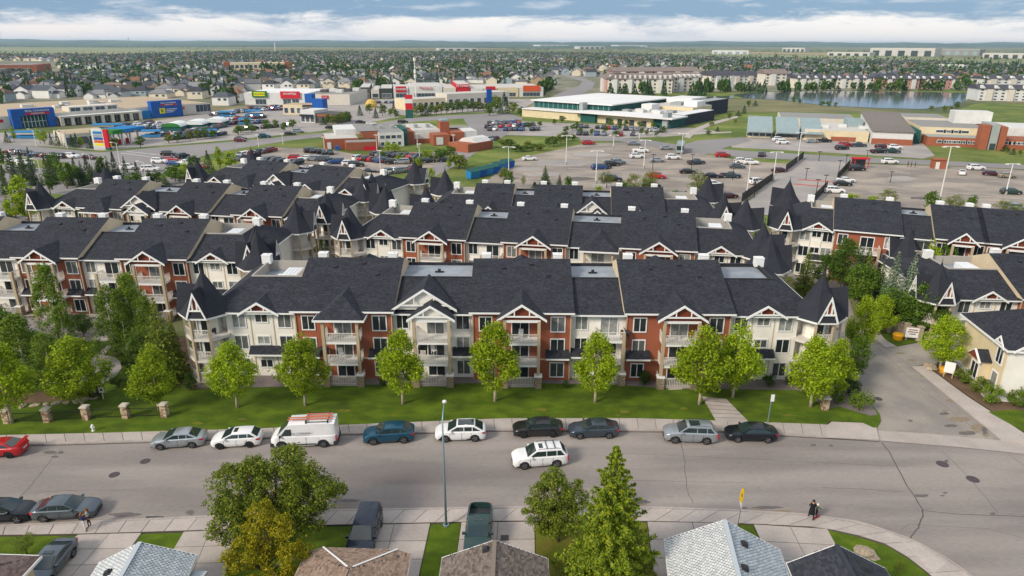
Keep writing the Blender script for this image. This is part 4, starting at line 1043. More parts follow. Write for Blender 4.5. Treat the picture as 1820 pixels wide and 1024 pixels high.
van = park('van', 'white', (505, 798), (577, 795), 'tall white cargo van with ladder rack and black bumpers parked at the kerb', 'van', 'parked_van', off=.9, extra=[cladding])
park('cross', 'teal', (666, 791), (717, 788), 'teal blue crossover parked alone right of the white cargo van', 'car', 'parked_car')
park('cross', 'white', (793, 786), (844, 785), 'white crossover with black glass roof parked behind the tall street lamp', 'car', 'parked_car', extra=[sunroof(-1.25, .22, .52)])
park('sedan', 'black', (936, 779), (978, 778), 'black sedan parked at the kerb directly left of the slate grey sedan', 'car', 'parked_car', darkrim=True)
park('sedan', 'slate', (1033, 781), (1081, 780), 'slate grey sedan parked nose to tail behind a black sedan', 'car', 'parked_car')
park('suv', 'silver', (1201, 788), (1255, 790), 'silver sport utility vehicle with dark glass roof panel parked near the front walk', 'suv', 'parked_car', extra=[sunroof(-.85, .15, .46), roofrack(False)])
park('sedan', 'navy_black', (1313, 787), (1363, 788), 'blue-black sedan parked behind the silver sport utility vehicle by the bus stop pole', 'car', 'parked_car')
park('suv', 'white', (934, 834), (989, 830), 'white sport utility vehicle with roof bars driving in the open street', 'suv', 'moving_car', group=None, extra=[sunroof(-.25, .12, .36), roofrack(True)])
park('hatch', 'navy_black', (28, 931), (-32, 934), 'black hatchback parked at the south kerb behind the grey sedan', 'car', 'parked_car', group=G_S)
park('sedan', 'grey', (142, 925), (82, 929), 'blue-grey sedan parked at the south kerb beside the two standing women', 'car', 'parked_car', group=G_S)
_a, _b = P(112, 986, .12), P(58, 1052, .12); _d = (_b-_a).normalized()
car('coupe', 'grey', 'parked_car', (*(P(93, 1012, .12)+_d*.1).xy, .12), math.atan2(_d.y, _d.x), 'grey two-door car with sunroof parked slantwise on a driveway', 'car', 'vehicles on the house driveways', extra=[sunroof(-.4, .0, .36)])
car('minivan', 'dark_blue', 'parked_car', (*P(650, 958, .12).xy, .12), R(-91), 'dark blue minivan parked on the driveway right of the yellow tree', 'minivan', 'vehicles on the house driveways')
car('pickup', 'dark_green', 'parked_truck', (*P(851, 958, .12).xy, .12), R(-91), 'dark green pickup truck with empty bed parked on a driveway', 'pickup truck', 'vehicles on the house driveways', extra=[liner, lambda o, c, w: sunroof(-.15, .25, .36)(o, c, w)])
# roof rack bars on the van, and the ladder that lies on them
cv = CARS['van']
for x in (-2.3, -.35):
    b = MB(); b.box(x-.05, x+.05, -.86, .86, 2.60, 2.66)
    for s in (-1, 1): b.box(x-.06, x+.06, s*.80-.04, s*.80+.04, 2.44, 2.78)
    b.build('rack_bar', M['plastic'], van)
b = MB(); b.box(-2.35, -.3, .78, .84, 2.60, 2.66); b.build('rack_rail', M['plastic'], van); b = MB(); b.box(-2.35, -.3, -.84, -.78, 2.60, 2.66); b.build('rack_rail', M['plastic'], van)
M['orange'] = plain('ladder_fibreglass', col('#c9714e'), .6)
M['alu'] = plain('ladder_rungs', (.6, .6, .6), .4, .7)
_mw = Matrix.Translation(van.location) @ Matrix.Rotation(van.rotation_euler.z, 4, 'Z')
for nm, y, x0, x1, z, lab in (('ladder', .22, -2.7, 1.35, 2.70, 'long orange extension ladder lying on the van roof rack'), ('ladder', -.32, -2.6, -.2, 2.70, 'short orange step ladder lying beside the long one on the van rack')):
    lo = empty(nm, _mw @ Vector((0, y, z)), van.rotation_euler.z, lab, 'ladder')
    for s in (-.19, .19):
        b = MB(); b.box(x0, x1, s-.035, s+.035, -.035, .05); b.build('stile', M['orange'], lo)
    n = int((x1-x0)/.3)
    rm_ = MB(); rm_.box(-.02, .02, -.16, .16, -.01, .02); rme = rm_.mesh('rung', M['alu'])
    for i in range(n): obj('rung', rme, lo, (x0+.2+i*.3, 0, 0))
M['letter_dark'] = plain('lettering_dark', (.05, .05, .06), .6)
# flat print on the van flank facing the camera (the side with smaller Y)
sgn = 1 if (_mw.to_3x3() @ Vector((0, 1, 0))).y < 0 else -1
text('ALL CLEANING', .26, M['letter_dark'], van, (.15, sgn*1.037, 1.62), (R(90), 0, 0 if sgn < 0 else R(180)), .004)
b = MB(); y0, y1 = sorted((sgn*1.028, sgn*1.034)); b.box(-.55, .9, y0, y1, 1.40, 1.42); b.build('printed_line', M['letter_dark'], van)
# ------------------------------------------------------------------ trees and shrubs
nr = np.random.default_rng(11)
def leaf_mesh(name, ctr, size, m, up=.35, aspect=.62, droop=0.0, outward=None):
    """a crown: every leaf (or leaf spray) is a small bent diamond of its own"""
    ctr = np.asarray(ctr, float); n = len(ctr)
    nrm = nr.normal(size=(n, 3)); nrm[:, 2] = np.abs(nrm[:, 2])*.6+up
    if outward is not None: nrm = nrm*.7+outward*.8
    nrm /= np.linalg.norm(nrm, axis=1)[:, None]
    t = nr.normal(size=(n, 3)); t[:, 2] -= droop; t -= nrm*(t*nrm).sum(1)[:, None]; t /= np.linalg.norm(t, axis=1)[:, None]
    s = np.cross(nrm, t); L = (size*nr.uniform(.6, 1.3, n))[:, None]; Wd = L*aspect
    v = np.stack([ctr-t*L*.5, ctr+s*Wd*.5-nrm*L*.12, ctr+t*L*.5, ctr-s*Wd*.5-nrm*L*.12], 1).reshape(-1, 3)
    me = bpy.data.meshes.new(name)
    me.vertices.add(4*n); me.vertices.foreach_set('co', v.astype(np.float32).ravel())
    me.loops.add(4*n); me.loops.foreach_set('vertex_index', np.arange(4*n, dtype=np.int32))
    me.polygons.add(n); me.polygons.foreach_set('loop_start', np.arange(0, 4*n, 4, dtype=np.int32)); me.polygons.foreach_set('loop_total', np.full(n, 4, np.int32))
    me.materials.append(m); me.update(calc_edges=True); me.validate(); return me
def clumps_round(H, Wd, z0, n, shape=1.0, seed=0):
    """clump centres filling an egg between z0 and H, uneven at the edge"""
    g = np.random.default_rng(seed); out = []
    while len(out) < n:
        p = g.uniform(-1, 1, 3); r = np.linalg.norm(p)
        if r > 1 or r < .38: continue
        q = p.copy(); zz = (q[2]+1)/2
        k = (1-.45*max(0, zz-.45)*shape) * g.uniform(.86, 1.1)
        out.append((q[0]*Wd/2*k, q[1]*Wd/2*k, z0+(H-z0)*zz))
    return np.array(out)
def clumps_tear(H, Wd, z0, n, seed):
    g = np.random.default_rng(seed); out = []; lob = g.uniform(0, 6.28, 2)
    while len(out) < n:
        t = g.uniform(0, 1); pr = (t/.32)**.7 if t < .32 else (1-((t-.32)/.68)**1.5)
        if g.uniform() > pr+.12: continue
        a = g.uniform(0, 6.28); r = Wd/2*(pr*.92+.05)*g.uniform(.25, 1)**.5*(1+.14*math.sin(2*a+lob[0])+.10*math.sin(3*a+t*7+lob[1]))
        out.append((r*math.cos(a), r*math.sin(a), z0+(H-z0)*t))
    return np.array(out)
def crown(cl, rad, per, squash=.8, seed=0):
    g = np.random.default_rng(seed); n = len(cl)*per
    d = g.normal(size=(n, 3)); d /= np.linalg.norm(d, axis=1)[:, None]
    r = g.uniform(.2, 1, n)**.5; R_ = np.repeat(rad*g.uniform(.65, 1.25, len(cl)), per)
    p = np.repeat(cl, per, 0)+d*(r*R_)[:, None]*np.array([1, 1, squash])
    return p, d
def trunk_mesh(H, r, cl, z0, m, nb=9, seed=0, lean=.0):
    g = random.Random(seed); b = MB()
    top = Vector((lean, 0, H*.86)); pts = [Vector((0, 0, -.15))]+[Vector((lean*t*t+g.uniform(-.05, .05)*H*.1, g.uniform(-.05, .05)*H*.1, H*.86*t)) for t in (.15, .35, .55, .75, 1)]
    b.tube(pts, [r*1.35, r, r*.8, r*.58, r*.35, r*.08], 7)
    idx = list(range(len(cl))); g.shuffle(idx)
    for i in idx[:nb]:
        c = Vector(cl[i]); zb = max(z0*.75, min(H*.7, c.z-c.xy.length*.8)); st = Vector((0, 0, zb)); st.x = lean*(zb/H)**2
        mid = st.lerp(c, .55)+Vector((0, 0, -.12*(c-st).length)); b.tube([st, mid, c], [r*.42, r*.25, r*.06], 5)
    return b.mesh('trunk', m, True)
TREES = {}
def proto(kind, var):
    key = (kind, var)
    if key in TREES: return TREES[key]
    s = hash((kind, var)) % 1000 if False else sum(ord(c) for c in kind)*7+var*13
    if kind == 'maple':
        H, W, z0 = 8.3, 5.0, 1.3; cl = clumps_tear(H-.5, W*.94, z0+.4, 78, s); p, d = crown(cl, .72, 118, 1.0, s)
        cm = leaf_mesh('crown', p, .21, M['leaf_lime'], .35, .7, .2, d*.5); tm = trunk_mesh(H, .13, cl, z0, M['trunk_pale'], 12, s)
    elif kind == 'green':
        H, W, z0 = 8.0, 5.6, 1.2; cl = clumps_round(H-.3, W*.9, z0+.2, 60, .8, s); p, d = crown(cl, .85, 110, .85, s)
        cm = leaf_mesh('crown', p, .23, M['leaf_green'], .35, .7, .2, d*.5); tm = trunk_mesh(H, .16, cl, z0, M['trunk'], 12, s)
    elif kind == 'birch':
        H, W, z0 = 10.0, 3.6, 1.2; g = np.random.default_rng(s); cl = []
        for i in range(110):
            z = g.uniform(z0, H-.2); t = (z-z0)/(H-z0); rr = W/2*(1-t)**.7*g.uniform(.35, 1.05)+.1; a = g.uniform(0, 6.28); cl.append((rr*math.cos(a), rr*math.sin(a), z))
        cl = np.array(cl); p, d = crown(cl, .42, 75, 1.5, s); p[:, 2] -= .25
        cm = leaf_mesh('crown', p, .17, M['leaf_birch'], .15, .6, 1.0, d*.3); tm = trunk_mesh(H*1.08, .11, cl, z0, M['birch'], 16, s)
    elif kind == 'olive':
        H, W, z0 = 8.0, 6.0, 1.2; cl = clumps_round(H-.3, W*.9, z0+.2, 64, .9, s); p, d = crown(cl, .72, 110, .85, s)
        cm = leaf_mesh('crown', p, .2, M['leaf_olive'], .35, .6, .4, d*.4); tm = trunk_mesh(H, .17, cl, z0, M['trunk'], 14, s)
    elif kind == 'willow':     # pale thin young tree
        H, W, z0 = 7.0, 4.2, 1.2; cl = clumps_round(H-.3, W*.95, z0+.2, 44, .6, s); p, d = crown(cl, .7, 70, .9, s)
        cm = leaf_mesh('crown', p, .2, M['leaf_olive'], .35, .55, .3, d*.4); tm = trunk_mesh(H, .11, cl, z0, M['trunk'], 14, s)
    elif kind in ('spruce', 'spruce_lime', 'spruce_blue', 'spruce_dark', 'pine'):
        H, W = 10.0, 4.4; g = np.random.default_rng(s); P_, D_ = [], []
        nl = 26
        for i in range(nl):
            t = i/(nl-1); z = .5+(H-.7)*t; rr = W/2*(1-t)**.85+.10; nb = max(4, int(13*(1-t)+4))
            a0 = g.uniform(0, 6.28)
            for k in range(nb):
                a = a0+6.28*k/nb+g.uniform(-.2, .2); L = rr*g.uniform(.68, 1.12); m_ = max(5, int(30*L/2.2))
                u = g.uniform(.12, 1, m_)**.7; w = g.normal(0, .13, m_)*(1.15-u)*L*.9
                x = np.cos(a)*u*L-np.sin(a)*w; y = np.sin(a)*u*L+np.cos(a)*w
                zz = z-.30*L*u+.14*L*u**2.5+g.normal(0, .05, m_)
                P_.append(np.stack([x, y, zz], 1)); D_.append(np.tile([math.cos(a)*.6, math.sin(a)*.6, .4], (m_, 1)))
        P_ = np.concatenate(P_); D_ = np.concatenate(D_)
        mt = {'spruce': 'needle', 'spruce_lime': 'needle_lime', 'spruce_blue': 'needle_blue', 'spruce_dark': 'needle_dark', 'pine': 'leaf_olive'}[kind]
        cm = leaf_mesh('crown', P_, .34, M[mt], .3, .42, .3, D_)
        b = MB(); b.tube([(0, 0, -.15), (0, 0, H*.5), (0, 0, H*.99)], [.17, .1, .02], 6); tm = b.mesh('trunk', M['trunk'], True)
    elif kind == 'shrub':
        H, W, z0 = 1.6, 2.2, .1; cl = clumps_round(H-.1, W*.8, .2, 26, .2, s); p, d = crown(cl, .38, 60, .8, s)
        cm = leaf_mesh('crown', p, .13, M['leaf_birch'], .4, .7, 0, d*.5); b = MB()
        for k in range(5): b.tube([(0, 0, 0), (.4*math.cos(k*1.26), .4*math.sin(k*1.26), .9)], [.03, .01], 4)
        tm = b.mesh('trunk', M['trunk'])
    elif kind == 'dshrub':
        H, W, z0 = 1.6, 2.2, .1; cl = clumps_round(H-.1, W*.8, .2, 26, .2, s); p, d = crown(cl, .38, 60, .8, s)
        cm = leaf_mesh('crown', p, .13, M['leaf_dark'], .4, .7, 0, d*.5); b = MB()
        for k in range(5): b.tube([(0, 0, 0), (.4*math.cos(k*1.26), .4*math.sin(k*1.26), .9)], [.03, .01], 4)
        tm = b.mesh('trunk', M['trunk'])
    elif kind in ('mgreen', 'mpale', 'mlime'):       # middle-distance broadleaf: fewer, larger leaf sprays
        H, W, z0 = 7.0, 5.0, 1.2; cl = clumps_round(H-.3, W*.9, z0+.2, 30, .8, s); p, d = crown(cl, .95, 26, .85, s)
        cm = leaf_mesh('crown', p, .55, M[{'mgreen': 'leaf_green', 'mpale': 'leaf_olive', 'mlime': 'leaf_lime'}[kind]], .35, .7, .2, d*.6); tm = trunk_mesh(H, .15, cl, z0, M['trunk'], 5, s)
    elif kind == 'mspruce':
        H, W = 8.0, 3.4; g = np.random.default_rng(s); n = 620; t = g.uniform(0, 1, n)**1.35; rr = W/2*(1-t)**.9*np.sqrt(g.uniform(.25, 1, n))*(1+.18*np.sin(t*50)); a = g.uniform(0, 6.28, n)
        p = np.stack([rr*np.cos(a), rr*np.sin(a), .4+(H-.5)*t], 1); d = np.stack([np.cos(a), np.sin(a), np.full(n, .4)], 1)
        cm = leaf_mesh('crown', p, .5, M['needle_dark'], .3, .5, .4, d); b = MB(); b.tube([(0, 0, -.1), (0, 0, H)], [.14, .02], 5); tm = b.mesh('trunk', M['trunk'])
    TREES[key] = (cm, tm, H, W); return TREES[key]
def tree(kind, loc, h, w, label, name, cat='tree', group=None, var=None, rot=None):
    cm, tm, H, W = proto(kind, var if var is not None else rnd.randrange(5 if kind == 'maple' else 3))
    o = empty(name, loc, rnd.uniform(0, 6.28) if rot is None else rot, label, cat, group)
    o.scale = (w/W, w/W, h/H)
    obj('crown', cm, o); obj('trunk', tm, o); return o
def ptree(kind, u, vb, vt, wpx, label, name, z=.1, **kw):
    p = P(u, vb, z); q = PY(u, vt, p.y); zc = (ROTI @ (p-Vector((0, 0, CAMH)))).z
    w = wpx*-zc/FPX; h = max(1.0, q.z-z)
    return tree(kind, p, h, w, label, name, **kw)
G1 = 'lime green street trees on the front lawn'
for u, vb, vt, w, lab in ((422, 724, 602, 84, 'lime green lawn tree in front of the left spire tower'), (543, 721, 588, 92, 'lime green lawn tree above the white cargo van'), (716, 718, 583, 88, 'lime green lawn tree above the teal crossover'), (880, 713, 569, 98, 'tall lime green lawn tree between the white crossover and the black sedan'),
                          (1058, 715, 589, 88, 'lime green lawn tree above the slate grey sedan'), (1243, 719, 577, 100, 'leaning lime green tree on the lawn at the left side of the front walk'), (1302, 707, 572, 86, 'lime green tree close behind the front walk, crown merging with its neighbour'), (1441, 723, 592, 104, 'broad lime green tree by the stone marker at the lawn corner'), (1478, 712, 600, 66, 'narrower lime green tree behind the stone marker and planting bed')):
    ptree('maple', u, vb, vt, w, lab, 'maple_tree', group=G1)
for u, vb, vt, w, lab in ((148, 726, 590, 104, 'large lime green tree behind the third stone pillar from left'), (283, 729, 611, 82, 'lime green tree behind the rightmost stone pillar'), (22, 752, 604, 104, 'lime green tree at the left frame edge behind the stone pillars'), (1670, 656, 556, 72, 'round lime green tree in front of the cream corner townhouse')):
    ptree('maple', u, vb, vt, w, lab, 'maple_tree')
for u, vb, vt, w, lab in ((104, 604, 462, 66, 'tall birch with pale trunk on the courtyard island left of centre'), (208, 630, 500, 66, 'weeping birch left of the garden path'), (250, 626, 478, 70, 'tall weeping birch beside the courtyard walk'), (52, 678, 556, 92, 'birch behind the lime tree at the left frame edge'), (100, 694, 585, 70, 'slender birch between two lime trees on the left'), (230, 634, 508, 52, 'thin birch squeezed between two taller birches'), (122, 628, 540, 50, 'short birch at the edge of the courtyard island'), (275, 640, 520, 50, 'birch standing against the tall olive pine')):
    ptree('birch', u, vb, vt, w, lab, 'birch_tree')
for u, vb, vt, w, lab in ((20, 640, 545, 84, 'dense dark tree at the left edge of the courtyard'), (70, 652, 590, 60, 'dark bushy tree under the left-hand birches'), (262, 652, 590, 60, 'dark green undergrowth tree beside the garden path'), (150, 600, 556, 44, 'dark tree by the courtyard turning circle'), (228, 610, 560, 44, 'dark leafy tree behind the courtyard walk'), (-10, 700, 610, 90, 'dark leafy tree cut off by the left frame edge')):
    ptree('green', u, vb, vt, w, lab, 'leafy_tree')
ptree('pine', 298, 676, 528, 84, 'tall dull olive pine left of the left spire tower', 'pine_tree')
ptree('pine', 318, 664, 560, 44, 'narrow olive pine touching the left spire tower', 'pine_tree')
ptree('green', 12, 650, 560, 90, 'dark bushy tree at the left frame edge behind the birches', 'bushy_tree')
ptree('dshrub', 340, 692, 664, 30, 'dark shrub at the foot of the left spire tower', 'shrub', cat='shrub')
for i, (u, v) in enumerate(((212, 690), (170, 706), (120, 708), (235, 660))): ptree('dshrub', u, v, v-24, 36, ['dark shrub right of the garden path', 'dark shrub below the garden path near the small sign', 'dark shrub under the large lime tree', 'dark shrub beside the tall pine'][i], 'shrub', cat='shrub')
# trees on the right between the buildings
for k, u, vb, vt, w, lab in (('maple', 1522, 640, 524, 60, 'lime green tree growing at the right end wall of the front building'), ('maple', 1560, 596, 520, 50, 'yellow-green tree leaning over the side road bend'), ('green', 1516, 676, 590, 44, 'green tree at the corner planting bed by the side road'), ('green', 1395, 470, 408, 40, 'small green tree between the two right-hand spire roofs'),
                             ('spruce_lime', 1428, 520, 441, 46, 'yellowish spruce beside the gated rear court'), ('green', 1490, 518, 420, 66, 'green tree left of the olive pine in the right-hand grove'), ('pine', 1532, 522, 440, 60, 'olive pine in the right-hand grove before the rust walls'), ('green', 1526, 552, 466, 70, 'rounded green tree lower in the right-hand grove'),
                             ('spruce_blue', 1576, 562, 446, 58, 'pale blue-green spruce, left one of the pair in the grove'), ('spruce_blue', 1606, 566, 448, 50, 'slim pale spruce, right one of the pair beside a white end wall'), ('green', 1578, 584, 512, 74, 'bushy dark tree behind the stone fence at the side road'), ('green', 1628, 592, 494, 74, 'dark green tree in front of the right-hand spire tower'), ('green', 1600, 590, 530, 64, 'dark leafy tree behind the yellow salt bin'), ('green', 1648, 600, 530, 60, 'dark tree between the stone fence and the lime tree'), ('spruce', 1556, 546, 464, 50, 'dark green spruce half hidden in the grove'),
                             ('green', 1672, 520, 424, 36, 'small green tree before the far right cream wall'), ('mlime', 1644, 522, 430, 34, 'small pale green tree beside the far right spire'), ('green', 1462, 516, 450, 46, 'small green tree below the rust wall on the right')):
    ptree(k, u, vb, vt, w, lab, {'maple': 'maple_tree', 'green': 'leafy_tree', 'mlime': 'leafy_tree', 'pine': 'pine_tree'}.get(k, 'spruce_tree'))
for u, v, w, k, lab in ((1527, 728, 46, 'shrub', 'round light green shrub on the corner gravel bed'), (1510, 700, 40, 'dshrub', 'dark round shrub behind the light green corner shrub'), (1488, 714, 34, 'shrub', 'light shrub between the stone marker and the corner gravel bed'), (1365, 686, 28, 'dshrub', 'dark shrub below the right end awning'), (1402, 682, 20, 'dshrub', 'small dark shrub under the end window'), (1145, 682, 30, 'dshrub', 'dark shrub below the fourth rust bay awning'), (1005, 690, 14, 'dshrub', 'tiny shrub by the downpipe'), (680, 686, 16, 'dshrub', 'small shrub beside the first rust bay'),
                        (1712, 680, 34, 'shrub', 'low shrub behind the white notice board'), (1740, 700, 40, 'shrub', 'low hedge shrub along the cream townhouse, left part'), (1762, 716, 40, 'shrub', 'low hedge shrub along the cream townhouse, right part'), (1808, 722, 44, 'shrub', 'rounded shrub in front of the white townhouse front')):
    ptree(k, u, v, v-w*.75, w, lab, 'shrub', cat='shrub')
# the big trees on the near side
def hero(name, label, u, vb, lobes, leaf, m, tm_, trunk_r, per, rad, seed, H, droop=.3):
    """lobes: (pixel u, pixel v, depth offset, width m, height m, clumps)"""
    base = P(u, vb, .1); cl = []
    g = np.random.default_rng(seed)
    for lu, lv, dy, w, h, n in lobes:
        c = PY(lu, lv, base.y+dy)
        for q in clumps_round(h/2, w, -h/2, n, .5, seed+int(lu)): cl.append((q[0]+c.x-base.x, q[1]+c.y-base.y, max(.9, q[2]+c.z-.1)))
    cl = np.array(cl); p, d = crown(cl, rad, per, .8, seed)
    o = empty(name, base, 0, label, 'tree')
    obj('crown', leaf_mesh('crown', p, leaf, M[m], .35, .55, droop, d*.4), o)
    b = MB(); gg = random.Random(seed); top = cl.mean(0)
    b.tube([(0, 0, -.1), (top[0]*.2, top[1]*.2, H*.22), (top[0]*.7, top[1]*.7, H*.5), (top[0], top[1], H*.85)], [trunk_r*1.3, trunk_r, trunk_r*.7, trunk_r*.15], 8)
    for i in gg.sample(range(len(cl)), min(34, len(cl))):
        c = Vector(cl[i]); st = Vector((top[0]*.4, top[1]*.4, min(H*.45, max(H*.15, c.z*.5)))); b.tube([st, st.lerp(c, .5)+Vector((0, 0, .25)), c], [trunk_r*.5, trunk_r*.26, .015], 5)
    obj('trunk', b.mesh('trunk', M[tm_], True), o); return o
hero('leafy_tree', 'big spreading dark green tree standing between the two driveways on the left', 500, 958, [(500, 868, .3, 6.0, 4.4, 90), (425, 872, .2, 4.4, 4.4, 64), (555, 880, 0, 4.6, 3.6, 60), (520, 826, .6, 3.8, 2.4, 30), (450, 840, .4, 3.0, 2.0, 22), (405, 930, -.5, 3.0, 3.4, 34), (470, 925, -.6, 4.6, 3.4, 46), (545, 925, -.3, 2.8, 2.0, 20), (592, 872, .2, 1.6, .9, 7)], .19, 'leaf_olive', 'trunk', .2, 105, .6, 5, 6.4, .5)
hero('yellow_tree', 'golden yellow tree growing in front of the big dark green tree', 470, 1050, [(470, 950, .4, 2.8, 2.8, 34), (464, 912, .5, 1.6, 1.6, 12), (440, 985, 0, 3.4, 2.4, 34), (480, 1015, -.2, 3.8, 2.2, 36), (520, 985, 0, 2.0, 2.4, 18), (500, 940, .1, 1.6, 1.6, 9)], .16, 'leaf_yellow', 'trunk', .11, 115, .42, 6, 4.6, .2)
hero('olive_tree', 'slender-leaved olive green tree left of the big spruce by the driveways', 992, 962, [(982, 880, 0, 3.2, 3.4, 50), (995, 920, -.2, 3.6, 2.6, 42), (955, 905, .2, 2.0, 2.4, 20), (1022, 885, .2, 1.8, 2.8, 22), (985, 848, .2, 1.5, 1.2, 10), (970, 940, 0, 1.6, 1.4, 10)], .16, 'leaf_olive', 'trunk', .12, 110, .44, 7, 4.4, .8)
def big_spruce():
    base = P(1080, 1055, .1); top = PY(1086, 789, base.y); H = top.z
    g = np.random.default_rng(5); P_, D_ = [], []; nl = 30
    for i in range(nl):
        t = i/(nl-1); z = .5+(H-.9)*t; rr = 3.35*(1-t)**.82*(1+.12*math.sin(i*2.4))+.2; nb = max(5, int(16*(1-t)+5)); a0 = g.uniform(0, 6.28)
        for k in range(nb):
            a = a0+6.28*k/nb+g.uniform(-.25, .25); L = rr*g.uniform(.62, 1.16); m_ = int(30+105*L/2.4)
            u = g.uniform(.10, 1, m_)**.65; w = g.normal(0, .17, m_)*(1.2-u)*L*.8
            x = np.cos(a)*u*L-np.sin(a)*w; y = np.sin(a)*u*L+np.cos(a)*w
            zz = z-.22*L*u+.20*L*u**2.5+g.normal(0, .045, m_)-np.abs(w)*.25
            P_.append(np.stack([x, y, zz], 1)); D_.append(np.tile([math.cos(a)*.6, math.sin(a)*.6, .5], (m_, 1)))
    P_ = np.concatenate(P_); D_ = np.concatenate(D_)
    o = empty('spruce_tree', base, 0, 'tall bright green spruce on the lawn in front of the driveways', 'tree')
    obj('crown', leaf_mesh('crown', P_, .23, M['needle_lime'], .3, .5, .2, D_), o)
    b = MB(); b.tube([(0, 0, -.1), (0, 0, H*.5), (0, 0, H*.98)], [.2, .12, .02], 8); obj('trunk', b.mesh('trunk', M['trunk'], True), o)
big_spruce()
ptree('willow', 48, 985, 950, 40, 'small flowering shrub on the lawn by the brown roof at lower left', 'shrub', cat='shrub')
ptree('willow', 1594, 1018, 1002, 22, 'small reddish shrub on the corner lawn at lower right', 'shrub', cat='shrub')
# conifers and young trees behind the left buildings
CON = [(12, 345, 292), (30, 330, 288), (46, 322, 275), (62, 330, 280), (94, 328, 272), (108, 320, 284), (126, 330, 288), (150, 332, 285), (165, 322, 290), (178, 318, 285), (196, 322, 292), (214, 326, 298), (18, 388, 350), (268, 332, 300), (296, 338, 312)]
for i, (u, vb, vt) in enumerate(CON):
    ptree('spruce_dark' if i % 2 else 'spruce', u, vb, vt, 20+4*(i % 3), 'dark spruce, %s from left in the conifer belt behind the left roofs' % ordn(i), 'spruce_tree', z=0, group='conifer belt on the left')
for i, (u, vb, vt, w) in enumerate(((42, 372, 310, 44), (30, 395, 345, 40), (52, 392, 355, 34), (120, 335, 280, 34), (140, 330, 290, 30), (240, 340, 306, 34), (280, 330, 304, 36), (320, 325, 300, 30), (305, 318, 296, 26))):
    ptree('mlime' if i < 3 else 'mgreen', u, vb, vt, w, 'leafy green tree, %s from left among the conifers at far left' % ordn(i), 'leafy_tree', z=0, group='leafy trees in the conifer belt')
for u, vb, vt, w, lab, k in ((640, 400, 352, 34, 'green tree between the spire towers in the inner court', 'mlime'), (575, 470, 415, 66, 'dark green tree cluster in the court behind the front building', 'green'), (545, 452, 396, 40, 'green tree by the round tower in the inner court', 'green'), (700, 372, 345, 30, 'green tree beside the far rear spire', 'mgreen'), (408, 510, 455, 36, 'brownish spruce before the white gabled end wall at left', 'pine'), (430, 400, 380, 30, 'small leafy tree in the gap between the left buildings', 'mgreen'), (815, 300, 270, 40, 'leafy tree beside the blue dumpsters', 'mpale'),
                             (969, 328, 294, 22, 'young spruce standing in the big car park, left one', 'spruce'), (994, 342, 310, 20, 'young spruce by the service road, right one', 'spruce_dark'), (930, 332, 310, 10, 'thin bare tree left of the young spruces', 'willow'), (896, 320, 296, 24, 'sparse tree beside the blue dumpsters and lamp mast', 'mpale'), (1078, 334, 303, 30, 'pale sparse tree by the parked black car in the big car park', 'willow'), (1128, 352, 306, 36, 'pale leafy tree in the middle of the big car park edge', 'willow'), (1142, 354, 318, 22, 'greener slim tree beside the pale leafy car park tree', 'spruce'), (1154, 346, 300, 34, 'pale leafy tree right of the slim green one', 'willow'), (1238, 350, 300, 42, 'broad pale tree near the rear spires and bus lane', 'willow'),
                             (1512, 368, 344, 36, 'round green tree at the near edge of the right car park', 'mlime'), (1552, 372, 348, 30, 'green tree next to the round one at the right car park edge', 'mlime'), (1575, 368, 336, 34, 'pale tree at the right car park edge', 'willow'), (1652, 382, 338, 28, 'dense green tree left of the tall white mast', 'mgreen'), (1696, 378, 344, 34, 'pale tree just right of the tall white mast', 'willow'), (1722, 382, 346, 20, 'narrow columnar tree right of the tall white mast', 'mgreen'), (1780, 386, 356, 34, 'pale sparse tree at the far right car park edge', 'willow'), (1808, 388, 360, 26, 'last pale tree at the right frame edge of the car park', 'willow')):
    ptree(k, u, vb, vt, w, lab, 'spruce_tree' if k.startswith('spruce') else 'leafy_tree', z=0)
# ------------------------------------------------------------------ houses on the near side, roofs seen from above
def islandmat(name, cs, rough=.9):
    m = bpy.data.materials.new(name); m.use_nodes = True; nt = m.node_tree; N = nt.nodes; L = nt.links; b = N['Principled BSDF']
    g = N.new('ShaderNodeNewGeometry'); cr = N.new('ShaderNodeValToRGB'); L.new(g.outputs['Random Per Island'], cr.inputs[0])
    e = cr.color_ramp.elements; e[0].color = (*cs[0], 1); e[1].color = (*cs[-1], 1)
    for i, c in enumerate(cs[1:-1]): q = e.new((i+1)/(len(cs)-1)); q.color = (*c, 1)
    tc = N.new('ShaderNodeTexCoord'); n = N.new('ShaderNodeTexNoise'); n.inputs['Scale'].default_value = 30; L.new(tc.outputs['Object'], n.inputs['Vector'])
    r = N.new('ShaderNodeMapRange'); L.new(n.outputs[0], r.inputs[0]); r.inputs[3].default_value = .75; r.inputs[4].default_value = 1.25
    mu = N.new('ShaderNodeVectorMath'); mu.operation = 'SCALE'; L.new(cr.outputs[0], mu.inputs[0]); L.new(r.outputs[0], mu.inputs['Scale']); L.new(mu.outputs[0], b.inputs['Base Color'])
    b.inputs['Roughness'].default_value = rough; return m
M['sh_pale'] = islandmat('shingle_pale_grey', [col('#b4b8b9'), col('#c4c7c7'), col('#d2d4d3')])
M['sh_pale_shaded'] = islandmat('shingle_pale_grey_shaded', [col('#9aa4aa'), col('#aeb7bc'), col('#bfc6c9')])  # pale grey shingles with the east slope's bluish shade put in the colour
M['sh_brown'] = islandmat('shingle_tan_brown', [col('#6f5d50'), col('#8a7362'), col('#9c8676'), col('#7d6657')])
M['sh_dbrown'] = islandmat('shingle_grey_brown', [col('#4d453f'), col('#6b6058'), col('#83776d'), col('#5a5049')])
M['sh_navy'] = islandmat('shingle_dark_navy', [col('#23252c'), col('#30333b'), col('#3d4048')])
M['sh_maroon'] = islandmat('shingle_brown', [col('#574945'), col('#6b5a55'), col('#7d6b65')])
